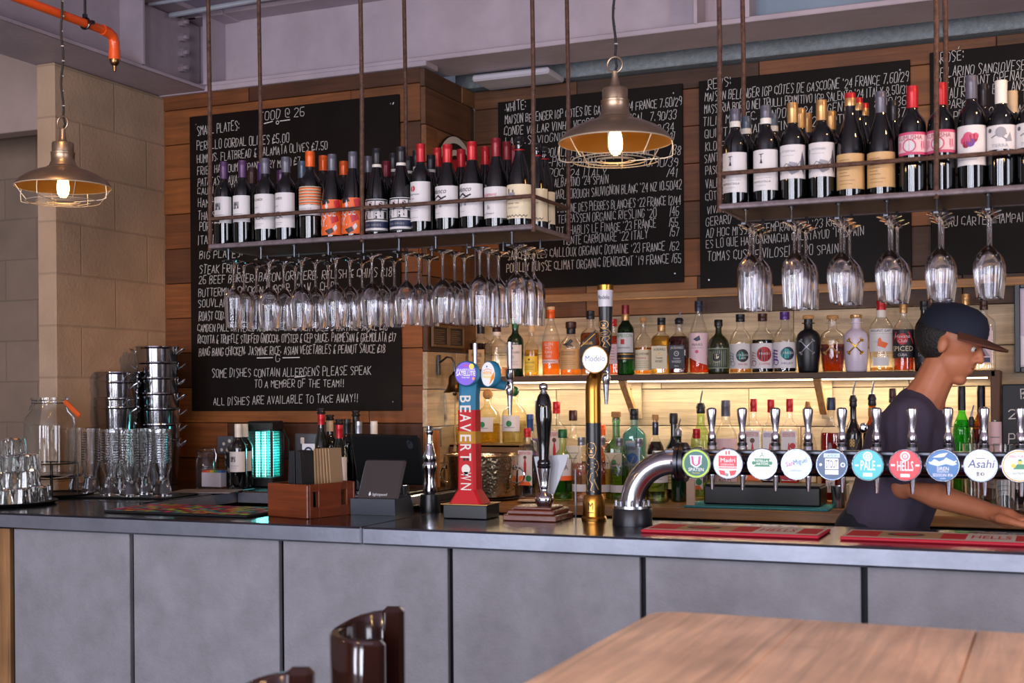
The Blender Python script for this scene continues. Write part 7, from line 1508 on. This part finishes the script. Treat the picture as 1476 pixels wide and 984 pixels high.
th = [hv + Vector((-.020, -.028, .0)), hv + Vector((.012, -.052, -.006)), hv + Vector((.040, -.062, -.012)), hv + Vector((.060, -.064, -.018))]
for k in th: k.z = max(k.z, zt_ + .001)
fing.append(('t', [tuple(k) for k in th], [.015, .0125, .0105, .0085]))
body = blob([
 ('t', [(-.06, 0, .96), (-.02, 0, 1.12), (.03, 0, 1.28)], [.125, .12, .13]), ('t', [shL, (.03, .245, 1.15), (.075, .24, .92)], [.052, .040, .028]),
 ('t', [shR, el, tuple((Vector(el) * .6 + Vector(wr) * .4)), wr], [.052, .043, .040, .027]), ('t', [wr, hc_], [.027, .030]),
 ('b', hc_, .040, (1.25, .95, .45)), ('t', [(.075, 0, 1.43), (.115, 0, 1.50), (.150, -.004, 1.575)], [.075, .060, .056]),
 ('b', (0, 0, .030), .094, (1.06, .80, 1.0), HD), ('b', (.028, 0, -.040), .068, (1.0, .80, 1.0), HD), ('b', (.062, 0, -.092), .026, (1, 1.1, .8), HD), ('b', (.045, 0, .028), .068, (.75, .85, .8), HD),
 ('t', [(.092, 0, .022), (.105, 0, -.006), (.110, 0, -.019)], [.010, .0115, .0115], HD), ('b', (.098, .010, -.022), .009, (1, 1, .8), HD), ('b', (.098, -.010, -.022), .009, (1, 1, .8), HD),
 ('b', (.088, 0, -.052), .016, (.7, 1.5, .45), HD), ('b', (.086, 0, -.063), .016, (.7, 1.35, .5), HD),
 ('b', (.0, .078, -.004), .023, (.75, .40, 1.2), HD), ('b', (.0, -.078, -.004), .023, (.75, .40, 1.2), HD)] + fing +
 [('t', [(-.06, s * .09, .95), (-.03, s * .10, .52), (-.07, s * .10, .10)], [.085, .058, .040]) for s in (-1, 1)] + [('t', [(-.09, s * .10, .045), (.06, s * .105, .035)], [.038, .032]) for s in (-1, 1)]).build('person', M_SKIN, None, PO)
skin(body, .0055, 5); tag(body, 'person in a dark tee and navy cap leaning one hand on the bar behind taps', 'person')
tee = blob([('t', [(-.045, 0, 1.0), (.015, 0, 1.16), (.062, 0, 1.30), (.075, 0, 1.40)], [.128, .128, .132, .085]), ('t', [(-.055, -.05, 1.0), (.0, -.06, 1.16), (.045, -.07, 1.32)], [.125, .125, .13]), ('t', [(-.055, .05, 1.0), (.0, .06, 1.16), (.045, .07, 1.32)], [.125, .125, .13]), ('t', [(.05, -.15, 1.385), (.07, 0, 1.435), (.05, .15, 1.385)], [.078, .075, .078]),
            ('t', [shR, tuple(Vector(shR) * .25 + Vector(el) * .75)], [.070, .063]), ('t', [shL, (.035, .235, 1.20)], [.070, .062])]).build('tee_shirt', M_TEE, body); skin(tee, .010, 6)
tr = blob([('t', [(-.065, -.06, 1.02), (-.065, .06, 1.02)], [.125, .125])] + [('t', [(-.06, s * .09, .95), (-.03, s * .10, .52), (-.07, s * .10, .10)], [.105, .076, .060]) for s in (-1, 1)]).build('trousers', M_TROU, body); skin(tr, .012, 5)
for s in (-1, 1): sh = blob([('t', [(-.11, s * .10, .048), (-.02, s * .102, .05), (.075, s * .106, .040)], [.047, .046, .038])]).build('shoe', M_BLACK, body); skin(sh, .008, 4)
hr = MB(); hr.ball((-.026, 0, .022), .094, 24, 16, 0, (.93, .825, .93), HD); hr.build('hair', M_HAIR, body)
cp = MB().lathe([(.101, .040), (.102, .055), (.098, .085), (.082, .115), (.05, .133), (.0, .139)], 28, M=HD @ Matrix.Diagonal((1.06, .84, 1, 1))).build('cap_crown', M_CAP, body)
bm_ = MB(); vs = []; n = 14
for i in range(n + 1):
    a = math.radians(-72 + 144 * i / n); r0 = .100; r1 = .100 + .068 * math.cos(a * .9) ** .6 if abs(a) < 1.5 else .1
    for r, dz in ((r0, 0), (r1, -.012 - .010 * abs(math.sin(a)))):
        for e in (0, .006): vs.append((1.06 * r * math.cos(a), .84 * r * math.sin(a), .044 + dz + e))
fs = []
for i in range(n):
    a, b = i * 4, i * 4 + 4; fs += [(a, b, b + 2, a + 2), (a + 1, a + 3, b + 3, b + 1), (a + 2, b + 2, b + 3, a + 3), (a, a + 1, b + 1, b)]
bm_.add(vs, fs, 0, True, HD).build('cap_brim', mat('rust_brim', '#5a2f1c', .85), body)
e = MB(); e.ball((.0925, 0, -.0495), .010, 14, 8, 0, (.6, 1.9, .36), HD); e.ball((.0905, 0, -.0595), .010, 14, 8, 0, (.6, 1.7, .42), HD); e.build('lips', mat('lip_tone', '#8a4a3c', .45), body)
for s in (-1, 1):
    e = MB(); e.ball((.0815, s * .031, .010), .0095, 14, 10, 0, (1, 1, 1), HD); e.build('eye', mat('eye_white', '#cfc6c0', .2), body)
    e = MB(); e.ball((.0878, s * .0325, .0095), .0045, 10, 8, 0, (1, 1, 1), HD); e.build('iris', mat('iris_dark', '#1c120c', .15), body)
    e = MB(); e.tube([(.094, s * .016, .030), (.097, s * .033, .036), (.086, s * .050, .031)], .0035, 6, M=HD); e.build('eyebrow', M_HAIR, body)

# ------------------------------------------------------------------ table and bar stools in front
M_TAB = wood('table_oak', ['#efcdb0', '#f3d3b8', '#e7c3a6', '#efcfb4'], rough=.36, grain=(22, 1.0, 22), spec=.5, knots=True)
t = thing('high_table', 'pale planked high table in the near corner with a rounded end', 'table', (.14, 1.6, 0))
seams = [-.715, -.432, -.137, .150, .436, .720, .995]; Y0_, Y1_ = .85, 2.372
for i, (a, b) in enumerate(zip(seams, seams[1:])):
    a2, b2 = a - .14 + .0008, b - .14 - .0008; y0, y1 = Y0_ - 1.6, Y1_ - 1.6; r = .055
    if i == 0: pl = [(b2, y0), (b2, y1)] + [(a2 + r - r * math.sin(q), y1 - r + r * math.cos(q)) for q in [k * PI / 2 / 6 for k in range(7)]] + [(a2, y0)]
    elif i == 5: pl = [(a2, y0), (b2, y0)] + [(b2 - r + r * math.cos(q), y1 - r + r * math.sin(q)) for q in [k * PI / 2 / 6 for k in range(7)]] + [(a2, y1)]
    else: pl = [(a2, y0), (b2, y0), (b2, y1), (a2, y1)]
    mb = MB(); n = len(pl); ar = sum(pl[k][0] * pl[(k + 1) % n][1] - pl[(k + 1) % n][0] * pl[k][1] for k in range(n))
    if ar < 0: pl = pl[::-1]
    c = (sum(p[0] for p in pl) / n, sum(p[1] for p in pl) / n); ins = [(p[0] + (c[0] - p[0]) * .012, p[1] + (c[1] - p[1]) * .006) for p in pl]
    vs = [(x, y, 1.035) for x, y in pl] + [(x, y, 1.076) for x, y in pl] + [(x, y, 1.080) for x, y in ins]
    mb.add(vs, [tuple(range(n))[::-1], tuple(range(2 * n, 3 * n))] + [(k + o * n, (k + 1) % n + o * n, (k + 1) % n + (o + 1) * n, k + (o + 1) * n) for o in (0, 1) for k in range(n)], 0, False)
    mb.build('tabletop_plank', M_TAB, t)
for x in (-.72, .72):
    for y in (-.62, .64): MB().box((x, y, .505), (.07, .07, 1.01), 0, .004).build('leg', M_BLACKM, t)
mb = MB()
for y in (-.62, .64): mb.box((0, y, 1.0), (1.38, .04, .05), 0, .003).box((0, y, .25), (1.38, .04, .04), 0, .003)
for x in (-.72, .72): mb.box((x, .01, 1.0), (.04, 1.2, .05), 0, .003)
mb.build('table_frame', M_BLACKM, t)
M_LEATH = mat('brown_lacquer', '#2a110a', .14, spec=.6, coat=.6, var=.2, vscale=9)
def stool(label, loc, rz):
    t = thing('bar_stool', label, 'bar stool', loc, rz)
    N_ = 22; mb = MB(); vs = []; HW, DP = .118, .098
    for i in range(N_ + 1):
        a = math.radians(-98 + 196 * i / N_)
        ox, oy = DP * .55 - DP * math.cos(a * .95), HW * math.sin(a)
        nx, ny = -math.cos(a), math.sin(a)
        zt = .985 + .022 * max(0, math.sin(a)) ** 2
        for z, f in ((.64, .94), (.78, .98), (.90, 1.0), (zt - .006, 1.02), (zt, 1.02)):
            e = .012 if z < zt - .001 else .007
            vs += [(ox * f + nx * e, oy * f + ny * e, z), (ox * f - nx * e, oy * f - ny * e, z)]
    W_ = 10; fs = []
    for i in range(N_):
        a, b = i * W_, (i + 1) * W_
        for k in range(4): fs += [(a + 2 * k, b + 2 * k, b + 2 * k + 2, a + 2 * k + 2), (a + 2 * k + 1, a + 2 * k + 3, b + 2 * k + 3, b + 2 * k + 1)]
        fs += [(a + 8, b + 8, b + 9, a + 9), (a, a + 1, b + 1, b)]
    for a in (0, N_ * W_): fs += [(a + 2 * k, a + 2 * k + 1, a + 2 * k + 3, a + 2 * k + 2) for k in range(4)]
    mb.add(vs, fs, 0, True).build('backrest', M_LEATH, t, sharp=50)
    for sg in (-1, 1):
        a = math.radians(98) * sg; ox, oy = DP * .55 - DP * math.cos(a * .95), HW * math.sin(a); zt = .985 + (.03 if sg > 0 else .0)
        mb = MB(); mb.box((ox, oy, (.60 + zt) / 2), (.05, .036, zt - .60), 0, .010).build('back_post', M_LEATH, t)
    MB().lathe([(0, .585), (.165, .585), (.18, .60), (.18, .62), (.16, .637), (0, .641)], 32, M=Matrix.Translation((.10, 0, 0))).build('seat', M_LEATH, t)
    for sx in (-1, 1):
        for sy in (-1, 1): MB().tube([(.10 + sx * .11, sy * .11, .59), (.10 + sx * .16, sy * .16, .0)], [.017, .013], 10).build('leg', M_LEATH, t)
    MB().torus((.10, 0, .22), .19, .008, 32, 8).build('foot_ring', M_DKSTEEL, t)
    return t
A = atZ(540, 876, 1.012)
s1 = stool('dark brown glossy stool with a curved back, its whole back top showing against the bar', (A.x + .02, A.y - .115, 0), math.radians(18))
B = atZ(398, 964, 1.012)
again(s1, 'dark brown glossy stool of which only the tip of the back shows', (B.x + .02, B.y - .115, 0), math.radians(18))
